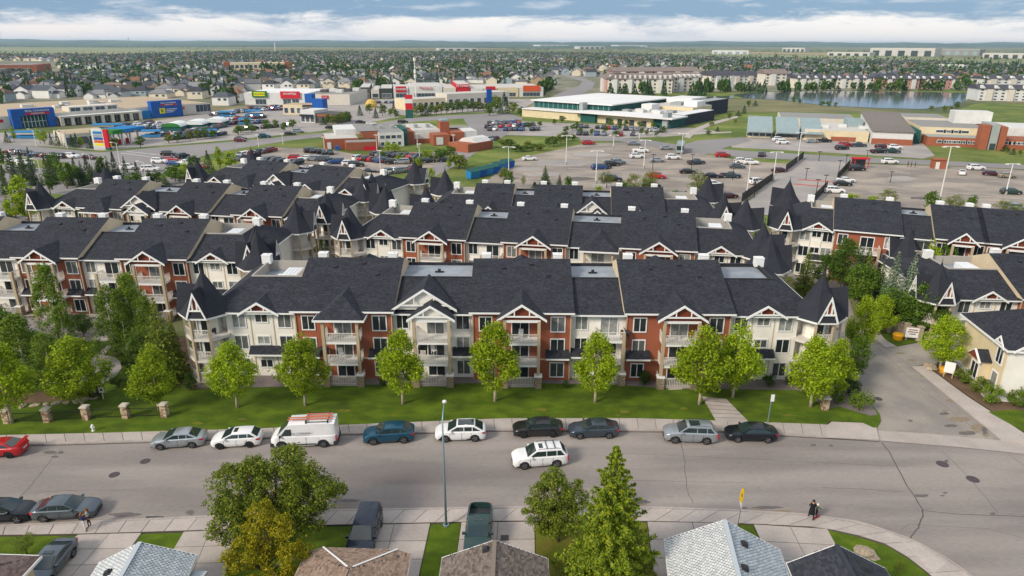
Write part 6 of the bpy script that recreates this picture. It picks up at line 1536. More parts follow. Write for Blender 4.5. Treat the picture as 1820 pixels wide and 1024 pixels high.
    if coat:
        cm = MB(); n = 12; pr = [(.155, 1.42), (.185, 1.3), (.165, 1.12), (.19, .9), (.22, .62), (.235, .45)]
        for r, zz in pr:
            for j in range(n): a = 2*math.pi*j/n; cm.v.append((r*k*math.cos(a)*1.08, r*k*.78*math.sin(a), zz*k))
        for i in range(len(pr)-1):
            for j in range(n): cm.f.append((i*n+j, i*n+(j+1) % n, (i+1)*n+(j+1) % n, (i+1)*n+j)); cm.m.append(0)
        cm.build('coat', M[coat], o, smooth=True)
    return o
person(P(152, 944, .12), R(150), 1.68, 'cl_navy', 'cl_white', 'woman in navy top and white trousers on the pavement by the grey sedan', 'hair', True, ((.22, .08), (.1, .0)), .06)
person(P(160, 936, .12), R(-60), 1.66, 'cl_grey', 'cl_dark', 'woman with long brown hair and pale grey top facing her companion beside the grey sedan', 'hair', True, ((.25, .12), (.2, .05)), .08, coat=None)
person(P(1441, 922, .12), R(175), 1.74, 'cl_black', 'cl_black', 'adult in a long black coat walking beside a child on a scooter', 'hair_d', False, ((.1, 0), (.2, .1)), .24, coat='cl_black')
ch_ = P(1450, 921, .12)
person(ch_+Vector((0, .02, .10)), R(120), 1.22, 'cl_green', 'cl_dark', 'child in dark green jacket and white hat standing on a red scooter', 'hair_d', False, ((.35, .2), (.35, .2)), .10, hat='flag_w')
M['red'] = plain('scooter_red', col('#b8161c'), .4)
o = empty('scooter', ch_+Vector((0, 0, 0)), R(120), 'small red kick scooter under the child in the green jacket', 'scooter')
b = MB(); b.box(-.07, .07, -.34, .26, .06, .10); b.build('deck', M['red'], o); b = MB(); b.tube([(0, -.36, .08), (0, -.33, .80)], .02, 6); b.build('stem', M['red'], o); b = MB(); b.tube([(-.2, -.33, .8), (.2, -.33, .8)], .018, 6); b.build('handlebar', M['plastic'], o)
for y in (-.38, .3): b = MB(); b.lathe([(0, -.02), (.06, -.02), (.06, .02), (0, .02)], 10, axis='x', c=(0, y, .06)); b.build('wheel', M['plastic'], o)
# ------------------------------------------------------------------ middle distance: shops, civic buildings, car parks
class Frame:
    """local axes for a building: x along its front ground line (photo pixels a to b), y away from the camera"""
    def __init__(s, a, b, name, label, cat, group=None, z=0.0):
        s.A, s.B = P(*a, z), P(*b, z); d = s.B-s.A; s.L = d.length; s.th = math.atan2(d.y, d.x); s.d = d.normalized(); s.n = Vector((-s.d.y, s.d.x, 0)); s.k = 1.0
        s.o = empty(name, s.A, s.th, label, cat, group)
    def fx(s, u, z=0):
        lo, hi = -400.0, 800.0
        for _ in range(50):
            m = (lo+hi)/2; q = s.A+s.d*m; q.z = z
            if proj(q)[0] < u: lo = m
            else: hi = m
        return (lo+hi)/2
    def box(s, nm, x0, x1, y0, y1, z0, z1, m):
        b = MB(); b.box(x0, x1, y0, y1, z0*s.k, z1*s.k); return b.build(nm, M[m], s.o)
    def win(s, x, z, w, h, y=0, pane='pane_far'):
        return win(s.o, x, y, z*s.k, w, round(h*s.k, 2), max(0, int(w/2)-1), 0, pane)
    def text(s, t, size, m, x, z, y=-.1, sx=1.0): return text(t, size*s.k, M[m], s.o, (x, y, z*s.k), (R(90), 0, 0), .06, sx=sx)
for k_, c_ in (('brick', '#9a5a40'), ('tanroof', '#b5a287'), ('mallwall', '#cfc8bb'), ('signblue', '#1c58a6'), ('signblue2', '#1f78b8'), ('signred', '#c01f2e'), ('signgreen', '#2c7a30'), ('signyellow', '#e6d820'), ('teal_glass', '#1f5550'), ('buff', '#d6c6a4'), ('navywall', '#27303c'), ('whitewall', '#d2d2ce'), ('pewter', '#9aa09e'), ('roofgrey', '#8e8c88'), ('roofpale', '#c3bfb8'), ('charcoalbox', '#57524f'), ('darkfacade', '#3a4440'), ('greyblue', '#8fa0a2'), ('slate_roof', '#77706a'), ('orange_sign', '#d0562a'), ('domeyel', '#c9a95a')):
    M[k_] = mat('paint_'+k_, col(c_), .8, .07, .6, .05, .05)
M['whiteroof'] = mat('white_membrane', (.74, .73, .72), .8, .05, .3, .06, .03)
# --- supermarket
f = Frame((-70, 236), (374, 201), 'supermarket', 'long tan-roofed supermarket with two big blue sign walls on the left', 'supermarket')
L_ = f.L; D_ = 72; f.k = .78
f.box('wall', 0, L_, 0, D_, 0, 6.6, 'mallwall'); f.box('roof', .4, L_-.4, .5, D_-.5, 6.6, 6.7, 'tanroof')
x0, x1 = f.fx(21), f.fx(97)
f.box('sign_wall', x0, x0+3.2, -3.2, .5, 0, 10.2, 'signblue'); f.box('sign_wall', x1-3.2, x1, -3.2, .5, 0, 10.2, 'signblue'); f.box('sign_wall', x0+3.2, x1-3.2, -3.2, .5, 6.6, 10.2, 'signblue')
f.box('entrance_glazing', x0+3.2, x1-3.2, -1.2, -1.0, 0, 6.6, 'teal_glass')
for k in range(8): f.box('mullion', lerp(x0+3.2, x1-3.2, k/7)-.12, lerp(x0+3.2, x1-3.2, k/7)+.12, -1.35, -1.2, 0, 6.6, 'whitewall')
f.box('mullion', x0+3.2, x1-3.2, -1.4, -1.35, 3.0, 3.3, 'whitewall')
f.box('sign_band', lerp(x0, x1, .32), lerp(x0, x1, .88), -3.3, -3.2, 6.9, 8.1, 'signred'); xm = lerp(x0, x1, .6)
f.text('REAL CANADIAN', 1.5, 'white', xm, 9.0, -3.3); f.text('SUPERSTORE', 1.15, 'white', xm, 7.5, -3.4)
x2, x3 = f.fx(267), f.fx(321)
f.box('sign_wall', x2, x3, -3, .5, 0, 10.0, 'signblue'); xm = lerp(x2, x3, .56)
f.box('sign_band', lerp(x2, x3, .3), lerp(x2, x3, .85), -3.1, -3.0, 7.0, 7.9, 'signred'); f.text('REAL CANADIAN', 1.25, 'white', xm, 8.6, -3.1); f.text('SUPERSTORE', .9, 'white', xm, 7.45, -3.2)
f.box('logo_panel', lerp(x2, x3, .24), lerp(x2, x3, .42), -3.1, -3.0, 2.4, 5.6, 'signyellow'); f.text('K', 2.6, 'letter_dark', lerp(x2, x3, .33), 4.0, -3.2)
for k in range(3): f.box('printed_line', lerp(x2, x3, .46), lerp(x2, x3, .82-.07*k), -3.08, -3.0, 4.6-k*.9, 5.0-k*.9, 'whitewall')
f.box('sign_wall', f.fx(246), x2-.1, -2, .2, 0, 4.6, 'signblue2')
a, b_ = f.fx(100), f.fx(244)
f.box('canopy', a, b_, -6, 0, 4.2, 5.0, 'mallwall'); f.box('canopy_roof', a-.2, b_+.2, -6.3, 0, 5.0, 5.15, 'whitewall')
for k in range(9): x = lerp(a+.8, b_-.8, k/8); f.box('column', x-.7, x+.7, -6, -4.8, 0, 4.2, 'mallwall')
for k in range(8): x = lerp(a+.8, b_-.8, (k+.5)/8); f.win(x, 2.0, (b_-a)/8*.8, 3.6)
a, b_ = f.fx(128), f.fx(214); f.box('upper_wall', a, b_, 0.003, 8, 6.5, 9.4, 'mallwall')
for k in range(4): x = lerp(a, b_, (k+.5)/4); f.win(x, 7.9, (b_-a)/4*.78, 2.0, 0)
f.box('sign_band', f.fx(-5), f.fx(9), -.15, 0, 3.6, 5.2, 'signred'); f.box('sign_band', f.fx(322), f.fx(330), -.15, 0, 3.8, 5.4, 'orange_sign'); f.win(f.fx(363), 3.6, 8, 4.5)
for u, y, w in ((115, 40, 5), (150, 24, 5), (158, 24, 4), (190, 44, 4), (222, 30, 5), (232, 30, 5), (240, 44, 4), (205, 16, 6), (275, 40, 5), (108, 8, 2)):
    x = f.fx(u); f.box('rooftop_unit', x-w/2, x+w/2, y, y+3, 6.7, 8.4, 'whitewall')
# --- filling station, its pylon sign and the pale tent shelters
f = Frame((118, 262), (200, 255), 'car_wash', 'low tan-roofed car wash building beside the tall price sign', 'building'); f.box('wall', 0, f.L, 0, 16, 0, 4.4, 'mallwall'); f.box('roof', .3, f.L-.3, .3, 15.7, 4.4, 4.5, 'tanroof')
for k in range(4): f.win(f.L*(k+.5)/4, 2, 3, 2.6)
f = Frame((206, 262), (262, 252), 'fuel_canopy', 'blue filling station canopy on slim posts beside the tall price sign', 'canopy')
f.box('canopy', 0, f.L, 0, 9, 4.6, 5.7, 'signblue2'); f.box('canopy_end', -.6, 4, -.4, 9.4, 4.5, 5.8, 'signgreen')
for k in range(4):
    for y in (2, 7): f.box('post', f.L*(k+.5)/4-.25, f.L*(k+.5)/4+.25, y-.25, y+.25, 0, 4.6, 'whitewall')
for k in range(3): f.box('fuel_pump', f.L*(k+.6)/4, f.L*(k+.6)/4+1.0, 4, 4.7, 0, 1.8, 'signred' if k else 'signyellow')
p = P(183, 266); q = PY(176, 230, p.y); H = q.z
o = empty('price_sign', p, R(-10), 'tall white and red filling station price sign at the road junction', 'sign'); w = 3.1
for nm, x0_, x1_, z0_, z1_, m_ in (('frame', -w, w*.45, 0, H, 'whitewall'), ('red_edge', w*.45, w, .8, H, 'signred'), ('base', -w-.2, w+.2, -.2, .8, 'teal_glass')): b = MB(); b.box(x0_, x1_, -.4, .4, z0_, z1_); b.build(nm, M[m_], o)
for k, m_ in enumerate(('signyellow', 'orange_sign', 'signblue', 'greyblue', 'signblue2', 'whitewall')): b = MB(); b.box(-w*.75, w*.35, -.5, -.4, 1.4+k*H*.145, 1.4+k*H*.145+H*.115); b.build('panel', M[m_], o)
M['tent'] = mat('tent_fabric', (.75, .78, .76), .7, .05, 1)
for i, (u, v, w_, lab) in enumerate(((314, 233, 6.0, 'green-trimmed white shelter tent in the supermarket car park, left one'), (350, 229, 7.0, 'white arched shelter tent in the supermarket car park, middle one'), (384, 225, 7.0, 'white arched shelter tent in the supermarket car park, right one'))):
    o = empty('shelter_tent', P(u, v), R(4), lab, 'tent'); b = MB(); n = 8
    pts = [(w_*math.cos(math.pi*k/n), 2.2+1.6*math.sin(math.pi*k/n)) for k in range(n+1)]
    for k in range(n): b.poly([(pts[k][0]*.62, -5, pts[k][1]), (pts[k+1][0]*.62, -5, pts[k+1][1]), (pts[k+1][0]*.62, 5, pts[k+1][1]), (pts[k][0]*.62, 5, pts[k][1])])
    b.build('cover', M['tent'], o)
    b = MB(); b.poly([(p_[0]*.62, -4.9, p_[1]) for p_ in pts]+[]); b.build('end_panel', M['signgreen' if i == 0 else 'tent'], o)
    b = MB(); b.box(-w_*.6, w_*.6, -4.6, 4.6, 0, 2.4); b.build('side_wall', M['teal_glass'], o)
M['container'] = plain('container_blue', col('#1f78ae'), .6)
for i, (u, v, L2) in enumerate(((50, 246, 14), (195, 232, 15), (368, 243, 11), (404, 208, 9), (452, 206, 10), (272, 244, 9), (437, 221, 7))):
    o = empty('cart_shelter', P(u, v), R(6), 'long blue trolley shelter in the supermarket car park, %s from left' % ordn([0, 1, 3, 4, 6, 2, 5][i]), 'trolley shelter', 'blue trolley shelters')
    b = MB(); b.exx([(-2, 2.3), (-2, 2.6), (0, 3.0), (2, 2.6), (2, 2.3)], -L2*.4, L2*.4); b.build('roof', M['container'], o)
    for s in (-1, 1): b = MB(); b.box(-L2*.4, L2*.4, s*1.9-.08, s*1.9+.08, .3, 1.2); b.build('side_panel', M['container'], o)
# --- strip malls
f = Frame((436, 186), (622, 187), 'strip_mall', 'white strip mall with green and red shop signs beyond the supermarket car park', 'shops'); L_ = f.L; f.k = .85
f.box('wall', 0, L_*.62, 0, 40, 0, 8, 'whitewall'); f.box('wall', L_*.62+.05, L_, 0, 46, 0, 7.2, 'mallwall'); f.box('roof', .5, L_*.62-.5, .5, 39.5, 8, 8.1, 'whiteroof'); f.box('roof', L_*.62+.6, L_-.5, .5, 45.5, 7.2, 7.3, 'roofgrey')
a, b_ = f.fx(451), f.fx(477); f.box('shop_sign', a, b_, -1, 0, 5.2, 9.2, 'signgreen'); f.box('sign_face', a+1, b_-1, -1.15, -1, 6.0, 8.4, 'signyellow'); f.text('DOLLARAMA', 1.6, 'signgreen', (a+b_)/2, 7.2, -1.2)
a, b_ = f.fx(501), f.fx(535); f.box('shop_sign', a, b_, -1, 0, 4.4, 9.0, 'signred'); f.text('SHOPPERS', 2.0, 'white', (a+b_)/2, 7.4, -1.1)
a, b_ = f.fx(573), f.fx(585); f.box('shop_sign', a, b_, -.4, 0, 4.2, 6.4, 'signred'); f.text('SHOPPERS', .8, 'white', (a+b_)/2, 5.3, -.5)
for u0, u1 in ((455, 474), (504, 518), (520, 532), (548, 560)): a, b_ = f.fx(u0), f.fx(u1); f.win((a+b_)/2, 2, b_-a, 3.4)
for k in range(6): f.box('rooftop_unit', L_*(.66+.05*k), L_*(.66+.05*k)+4, 14+(k % 3)*8, 19+(k % 3)*8, 7.3, 9.3, 'whitewall' if k % 2 else 'charcoalbox')
f = Frame((504, 204), (560, 205), 'shops_row', 'low tan and brown shops with blue end towers in front of the strip mall', 'shops'); L_ = f.L
f.box('wall', 0, L_*.62, 0, 12, 0, 5, 'buff'); f.box('wall', L_*.62+.05, L_, 0, 12, 0, 4.6, 'charcoalbox'); f.box('roof', .3, L_-.3, .4, 11.6, 5, 5.1, 'tanroof')
f.box('end_tower', L_-.5, L_+5, -1.2, 5, 0, 8, 'signblue'); f.box('end_tower', L_*.62-4, L_*.62, 12.5, 17, 0, 9.5, 'signblue')
for k in range(5): f.win(L_*(k+.5)/5, 2.2, L_/5*.6, 2.6, 0 if k < 3 else -.003)
f = Frame((535, 218), (560, 219), 'restaurant', 'white-fronted restaurant with dark awning beside the arterial road', 'restaurant'); f.box('wall', 0, f.L, 0, 12, 0, 5.6, 'whitewall'); f.box('awning', .5, f.L-.5, -1.5, 0, 3.0, 3.8, 'navywall'); f.box('annex', f.L+.05, f.L*2.5, 1, 13, 0, 4.2, 'charcoalbox'); f.box('annex_sign', f.L*1.1, f.L*2.2, .8, 1.0, 3.0, 3.9, 'brick')
for k in range(3): f.win(f.L*(k+.5)/3, 1.7, f.L/4, 2.4)
f = Frame((640, 175), (968, 172), 'strip_mall', 'long row of big shops with red and white signs behind the trees, centre distance', 'shops'); L_ = f.L; f.k = .78
segs = [(640, 659, 9, 'charcoalbox', None, None), (660, 675, 7, 'mallwall', None, None), (676, 699, 8, 'darkfacade', None, None), (700, 727, 8, 'whitewall', 'signred', 'WINNERS'), (728, 787, 9.5, 'whitewall', None, 'Michaels'), (788, 811, 8, 'mallwall', None, None), (812, 836, 11, 'signred', None, 'PETSMART'), (837, 859, 7.5, 'whitewall', None, None), (860, 884, 7.5, 'mallwall', 'signred', None), (885, 922, 8, 'buff', None, None), (923, 966, 8, 'whitewall', 'orange_sign', None)]
for u0, u1, h, m_, sg, tx in segs:
    a, b_ = f.fx(u0), f.fx(u1); f.box('shop_front', a, b_-.2, 0, 45, 0, h, m_); f.box('roof', a+.4, b_-.6, .5, 44.5, h, h+.1, 'roofpale')
    f.win((a+b_)/2, 2.2, (b_-a)*.7, 3.2)
    if sg: f.box('shop_sign', lerp(a, b_, .15), lerp(a, b_, .85), -.5, 0, h-3.2, h+1.6, sg)
    if tx: f.text(tx, 3.4 if tx == 'Michaels' else 2.6, 'signred' if tx == 'Michaels' else 'white', (a+b_)/2, h-1.4 if not sg else h-.8, -.7)
f = Frame((722, 196), (792, 192), 'shops_row', 'low cream row of shops half hidden by roadside trees, centre distance', 'shops'); f.box('wall', 0, f.L, 0, 14, 0, 5.5, 'buff'); f.box('roof', .3, f.L-.3, .3, 13.7, 5.5, 5.6, 'roofpale')
for k in range(7): f.win(f.L*(k+.5)/7, 2.3, f.L/7*.6, 2.6)
f = Frame((795, 190), (905, 184), 'shops_row', 'pale row of small shops with blue end panel right of the strip mall', 'shops'); f.box('wall', 0, f.L, 0, 14, 0, 7, 'mallwall'); f.box('end_panel', f.L*.62, f.L*.7, -.6, 0, 0, 9, 'signblue'); f.box('roof', .3, f.L-.3, .3, 13.7, 7, 7.1, 'roofpale')
for k in range(9): f.win(f.L*(k+.5)/9, 2.6, f.L/9*.55, 3.0)
o = empty('storage_dome', P(660, 191), 0, 'small yellow domed shed behind the roadside trees', 'shed'); b = MB(); b.lathe([(3.4, 0), (3.4, 2), (2.6, 3.6), (1.2, 4.5), (0, 4.7)], 14); b.build('dome', M['domeyel'], o)
M['signyellow2'] = M['buff']
p = P(728, 210); o = empty('shop_sign', p, 0, 'red and white pylon sign by the arterial road, centre distance', 'sign')
for z0_, z1_, m_ in ((0, 4, 'teal_glass'), (4.1, 7, 'signred'), (7.1, 9, 'whitewall'), (9.1, 11, 'signred')): b = MB(); b.box(-1.8, 1.8, -.3, .3, z0_, z1_); b.build('panel', M[m_], o)
# --- brick civic station
f = Frame((579, 267), (852, 256), 'brick_station', 'brick and white civic station with square brick tower beside the staff car park', 'civic building'); f.k = .82
X = f.fx
f.box('brick_wing', X(579), X(640), 2, 18, 0, 4.2, 'brick'); f.box('roof', X(579)+.3, X(640)-.3, 2.3, 17.7, 4.2, 4.3, 'roofpale'); f.box('brick_wing', X(614), X(669), -4, 1.99, 0, 3.4, 'brick'); f.box('roof', X(614)+.3, X(669)-.3, -3.7, 1.7, 3.4, 3.5, 'roofgrey')
f.box('gate', X(583), X(590), 1.85, 1.99, .1, 2.8, 'whitewall'); f.box('dumpster', X(596), X(603), -1, .8, 0, 1.6, 'signblue'); f.box('red_gate', X(645), X(667), -5.2, -5.0, 0, 1.8, 'signred')
f.box('white_block', X(602), X(648), 12, 28, 4.32, 6.6, 'whitewall'); f.box('brick_block', X(648), X(675), 4, 20, 3.51, 6.4, 'brick'); f.box('brick_base', X(669)+.05, X(675), 4, 20, 0, 3.5, 'brick'); f.box('roof', X(640), X(675), 4.3, 27, 6.62, 6.7, 'roofgrey')
f.box('white_wing', X(675)+.05, X(720), 2, 22, 0, 6.0, 'whitewall'); f.box('roof', X(675)+.4, X(720)-.4, 2.4, 21.6, 6.0, 6.1, 'roofgrey')
for k in range(4): f.win(X(682+k*10), 4.2, (X(720)-X(675))*.18, 1.4, 2); f.win(X(682+k*10), 1.4, (X(720)-X(675))*.12, 1.4, 2)
f.box('glass_link', X(720)+.05, X(728), 4, 18, 0, 7, 'teal_glass'); f.box('brick_wing', X(728)+.05, X(742), 6, 20, 0, 5.6, 'brick')
f.box('white_hall', X(742)+.05, X(791), 8, 30, 0, 5.8, 'whitewall'); f.box('roof', X(742)+.4, X(791)-.4, 8.4, 29.6, 5.8, 5.9, 'roofpale'); f.box('brick_plinth', X(742), X(771), 7.7, 7.99, 0, 2.0, 'brick')
f.box('brick_gatehouse', X(771), X(800), 0, 7.99, 0, 4.6, 'brick'); f.box('white_panel', X(776), X(788), -.15, -.01, .4, 3.6, 'whitewall')
f.box('brick_tower', X(791)+.05, X(808), 8.05, 13, 0, 9.2, 'brick'); f.box('tower_cap', X(791)+.4, X(808)-.4, 8.3, 12.7, 9.2, 10, 'greyblue')
f.box('brick_wing', X(808)+.05, X(829), 3, 16, 0, 5.0, 'brick'); f.box('white_hall', X(829)+.05, X(852), 3.3, 22, 0, 5.4, 'whitewall'); f.box('brick_plinth', X(829)+.06, X(852), 3.0, 3.29, 0, 1.4, 'brick'); f.box('roof', X(808)+.4, X(852)-.3, 13.1, 21.7, 5.41, 5.5, 'roofgrey')
for k in range(5): f.box('rooftop_unit', X(684+k*22), X(690+k*22), 14, 17, 6.1 if k < 2 else 5.9, 7.4, 'pewter')
f = Frame((832, 272), (876, 264), 'brick_enclosure', 'low brick enclosure with white curved roof right of the brick station', 'shed'); f.box('wall', 0, f.L, 0, 9, 0, 2.8, 'brick'); b = MB(); b.exx([(.6, 2.8), (2.4, 4.0), (4.5, 4.4), (6.6, 4.0), (8.4, 2.8)], f.L*.35, f.L*.98); b.build('roof', M['whitewall'], f.o)
# --- recreation centre
f = Frame((928, 207), (1192, 229), 'recreation_centre', 'large recreation centre with white roof and green glass band, centre right', 'recreation centre')
L_ = f.L; f.k = .74
f.box('wall', 0, L_*.52, 0, 60, 0, 5, 'buff'); f.box('roof', .3, L_*.52, -.8, 20, 5, 5.5, 'whiteroof')
f.box('glass_band', .5, L_*.56, 9, 70, 5.5, 9.8, 'teal_glass'); f.box('roof', -.5, L_*.58, 7.5, 72, 9.8, 10.5, 'whiteroof')
for k in range(16): f.box('mullion', lerp(1, L_*.55, k/15)-.12, lerp(1, L_*.55, k/15)+.12, 8.85, 8.99, 5.5, 9.8, 'greyblue')
f.box('glass_entry', L_*.44, L_*.54, -1.5, 2, 0, 4.9, 'teal_glass'); f.box('canopy', L_*.40, L_+2, -3.5, 12, 5.55, 6.3, 'whiteroof'); f.box('wall', L_*.54+.05, L_*.895, 0, 40, 0, 5.5, 'buff'); f.box('glass_corner', L_*.90+.05, L_, -.5, 14, 0, 5.5, 'teal_glass'); f.box('roof', L_*.56, L_*.89, 12.1, 39.6, 5.5, 5.6, 'roofpale')
for k in range(4): f.box('door_recess', L_*(.60+.075*k), L_*(.63+.075*k), -.15, -.01, 0, 3.2, 'darkfacade')
f.box('stone_pylon', L_*.385, L_*.41, 4, 8, 0, 11, 'pewter'); f.box('stone_pylon', L_*.96, L_*.99, -2, 2, 0, 9, 'pewter')
f.box('hall', L_*.585, L_*.895, 40.1, 62, 0, 7.6, 'buff'); f.box('roof', L_*.59, L_*.89, 40.4, 61.6, 7.6, 7.7, 'roofpale')
f.box('white_plant', L_*.585, L_*.76, 62.1, 80, 0, 11, 'whiteroof'); f.box('white_plant', L_*.80, L_*.885, 46, 56, 7.7, 11, 'whiteroof'); f.box('white_plant', L_*.70, L_*.77, 48, 56, 7.7, 9.6, 'pewter'); f.box('white_plant', L_*.62, L_*.69, 30, 38, 5.5, 9.4, 'whiteroof')
f.box('dark_hall', L_*.90, L_*.995, 14.1, 47, 0, 6.2, 'navywall'); f.box('roof', L_*.905, L_*.99, 14.5, 46.5, 6.2, 6.4, 'whiteroof'); f.box('dark_hall', L_*.77, L_*.87, 62.1, 88, 0, 9.6, 'navywall'); f.box('roof', L_*.775, L_*.865, 62.5, 87.5, 9.6, 9.8, 'pewter')
for k in range(7): f.box('rooftop_unit', L_*(.60+.038*k), L_*(.60+.038*k)+3.4, 14+(k*7) % 11, 18+(k*7) % 11, 5.51, 7.2, 'whitewall' if k % 3 else 'pewter')
# --- school
f = Frame((1548, 256), (1620, 259), 'school', 'long low school with a big dark-roofed gymnasium and brick entrance on the right', 'school')
L_ = f.L; f.k = .70
b = MB(); b.exx([(-.5, 6.4), (34, 12.2), (34.5, 12.2), (34.5, 0), (0, 0), (0, 6.0)], 0, L_); b.build('gymnasium', M['whitewall'], f.o).scale = (1, 1, f.k); b = MB(); b.exx([(-.6, 6.6), (-.6, 6.8), (34.6, 12.6), (34.6, 12.4)], -.5, L_+.5); b.build('gymnasium_roof', M['slate_roof'], f.o).scale = (1, 1, f.k)
f.box('brick_plinth', -.1, L_+.1, -.25, -.01, 0, 3.0, 'brick')
x0 = f.fx(1430)
f.box('classroom_wing', x0, -.6, 4, 34, 0, 5.4, 'buff'); f.box('roof', x0+.3, -.9, 4.3, 33.7, 5.4, 5.6, 'roofpale'); f.box('brick_plinth', f.fx(1478), f.fx(1522), 3.7, 3.99, 0, 2.4, 'brick'); f.box('upper_wing', f.fx(1515), -.7, 20, 33, 5.61, 9.0, 'greyblue')
f.box('rear_wing', f.fx(1390), -.8, 38, 62, 0, 7.2, 'mallwall'); f.box('roof', f.fx(1390)+.4, -1.2, 38.4, 61.6, 7.2, 7.4, 'roofgrey')
for i, (ua, ub) in enumerate(((1326, 1372), (1378, 1420), (1424, 1462))):
    a, b_ = f.fx(ua), f.fx(ub); q = MB(); q.exx([(2, 3.4), (2, 4.0), (22, 9.6), (22, 9.0)], a, b_); q.build('sloped_roof', M['greyblue'], f.o).scale = (1, 1, f.k); f.box('classroom', a+.6, b_-.6, 4.5, 22, 0, 3.6, 'buff')
    q = MB(); q.poly([(b_-.6, 4.5, 3.4), (b_-.6, 22, 3.4), (b_-.6, 22, 9.2)]); q.build('gable_wall', M['darkfacade'], f.o).scale = (1, 1, f.k)
    for k in range(4): f.win(a+(b_-a)*(k+.5)/4, 1.8, 2.0, 1.7, 4.5)
x1 = f.fx(1640)
f.box('classroom_wing', x1, f.fx(1765), 10, 36, 0, 8.4, 'buff'); f.box('roof', x1+.3, f.fx(1765)-.3, 10.3, 35.7, 8.4, 8.6, 'roofgrey'); f.box('brick_wing', f.fx(1648), f.fx(1752), 2, 9.99, 0, 4.6, 'brick'); f.box('roof', f.fx(1648)+.2, f.fx(1752)-.2, 2.2, 9.7, 4.6, 4.8, 'pewter')
for k in range(9): f.win(f.fx(1672+k*8.5), 2.4, 2.0, 1.3, 2)
for k in range(4): f.win(f.fx(1680+k*14), 6.4, 3.2, 1.2, 10)
f.box('entrance_tower', f.fx(1733), f.fx(1748), -3, 1.95, 0, 12.0, 'brick'); f.box('grey_tower', f.fx(1750), f.fx(1764), -3, 9.9, 0, 12.2, 'pewter'); f.box('entrance_tower', f.fx(1766), f.fx(1778), -3, 9.9, 0, 11.4, 'brick'); f.box('entrance_doors', f.fx(1752), f.fx(1762), -3.2, -3.01, 0, 3.2, 'darkfacade')
f.box('white_lantern', f.fx(1722), f.fx(1795), 26, 34, 8.65, 15.0, 'whitewall'); f.box('brick_wing', f.fx(1779), f.fx(1880), 0, 12, 0, 5, 'brick'); f.box('classroom_wing', f.fx(1780), f.fx(1880), 14, 36, 0, 8.6, 'whitewall'); f.box('rear_wing', x1, f.fx(1730), 38, 56, 0, 9.6, 'mallwall'); f.box('roof', x1+.3, f.fx(1730)-.3, 38.3, 55.7, 9.6, 9.8, 'roofgrey'); f.box('glass_link', L_+.6, x1-.1, 6, 26, 0, 7, 'teal_glass')
for k in range(7): f.win(f.fx(1788+k*8), 3.3, 2.2, 1.2, 0)
for k in range(8): f.box('rooftop_unit', x0+6+k*7, x0+9+k*7, 12+(k*5) % 9, 15+(k*5) % 9, 5.6, 7.0, 'whitewall')
for i, u in enumerate((1422, 1440, 1456)):
    tag(MB().box(-2.6, 2.6, -1.5, 1.5, 0, 2.6).build('dumpster', M['container'], None, P(u, 244)), 'blue container at the back of the school, %s from left' % ordn(i), 'container', 'blue school containers')
# --- blue dumpsters by the big car park
for i, (u, v, l) in enumerate(((841, 317, 3.2), (852, 314, 3.6), (864, 311, 3.4), (876, 308, 3.6), (888, 303, 3.8), (902, 298, 3.6))):
    o = empty('dumpster', P(u, v), R(40), 'blue recycling dumpster, %s from left in the row by the big car park' % ordn(i), 'dumpster', 'blue recycling dumpsters')
    b = MB(); b.hexa([(-l/2, -1.0, .1), (l/2, -1.0, .1), (l/2, 1.0, .1), (-l/2, 1.0, .1), (-l/2, -1.3, 1.9), (l/2, -1.3, 1.9), (l/2, 1.2, 2.3), (-l/2, 1.2, 2.3)]); b.build('bin', M['signblue' if i % 2 else 'container'], o); b = MB(); b.hexa([(-l/2, -1.35, 1.92), (l/2, -1.35, 1.92), (l/2, 1.25, 2.32), (-l/2, 1.25, 2.32), (-l/2, -1.35, 2.0), (l/2, -1.35, 2.0), (l/2, 1.25, 2.42), (-l/2, 1.25, 2.42)]); b.build('lid', M['teal_glass'], o)
# --- fenced bus lane: black fence panels
def mesh_fence(a, b, label, h=2.2):
    A, B = P(*a), P(*b); d = B-A; L_ = d.length; o = empty('metal_fence', A, math.atan2(d.y, d.x), label, 'fence'); n = int(L_/2.5)
    pm = cached('mfpost', lambda: MB().box(-.06, .06, -.06, .06, 0, h+.1).mesh('post', M['iron']))
    def pnl():
        q = MB(); w = 2.38; q.box(.06, w, -.02, .02, .1, .18); q.box(.06, w, -.02, .02, h-.1, h)
        for k in range(14): q.box(.1+k*.165, .17+k*.165, -.02, .02, .18, h-.1)
        return q.mesh('fence_panel', M['iron'])
    for k in range(n): obj('post', pm, o, (k*2.5, 0, 0)); obj('fence_panel', cached('mfpanel', pnl), o, (k*2.5, 0, 0))
for a, b_, lab in (((1318, 360), (1376, 319), 'black metal fence along the left side of the bus lane, near stretch'), ((1396, 306), (1428, 281), 'black metal fence along the left side of the bus lane, far stretch'), ((1441, 366), (1471, 335), 'black metal fence along the right side of the bus lane, near stretch'), ((1487, 322), (1512, 294), 'black metal fence along the right side of the bus lane, far stretch')):
    mesh_fence(a, b_, lab)
o = empty('bus_shelter', P(1527, 299), 0, 'small red-framed bus shelter at the head of the bus lane', 'bus shelter')
for x in (-2, 2):
    for y in (-1, 1): b = MB(); b.box(x-.1, x+.1, y-.1, y+.1, 0, 2.8); b.build('post', M['signred'], o)
b = MB(); b.box(-2.3, 2.3, -1.3, 1.3, 2.8, 3.1); b.build('roof', M['signred'], o); b = MB(); b.box(-1.9, 1.9, .9, .95, .3, 2.6); b.build('glass_panel', M['pane_far'], o)
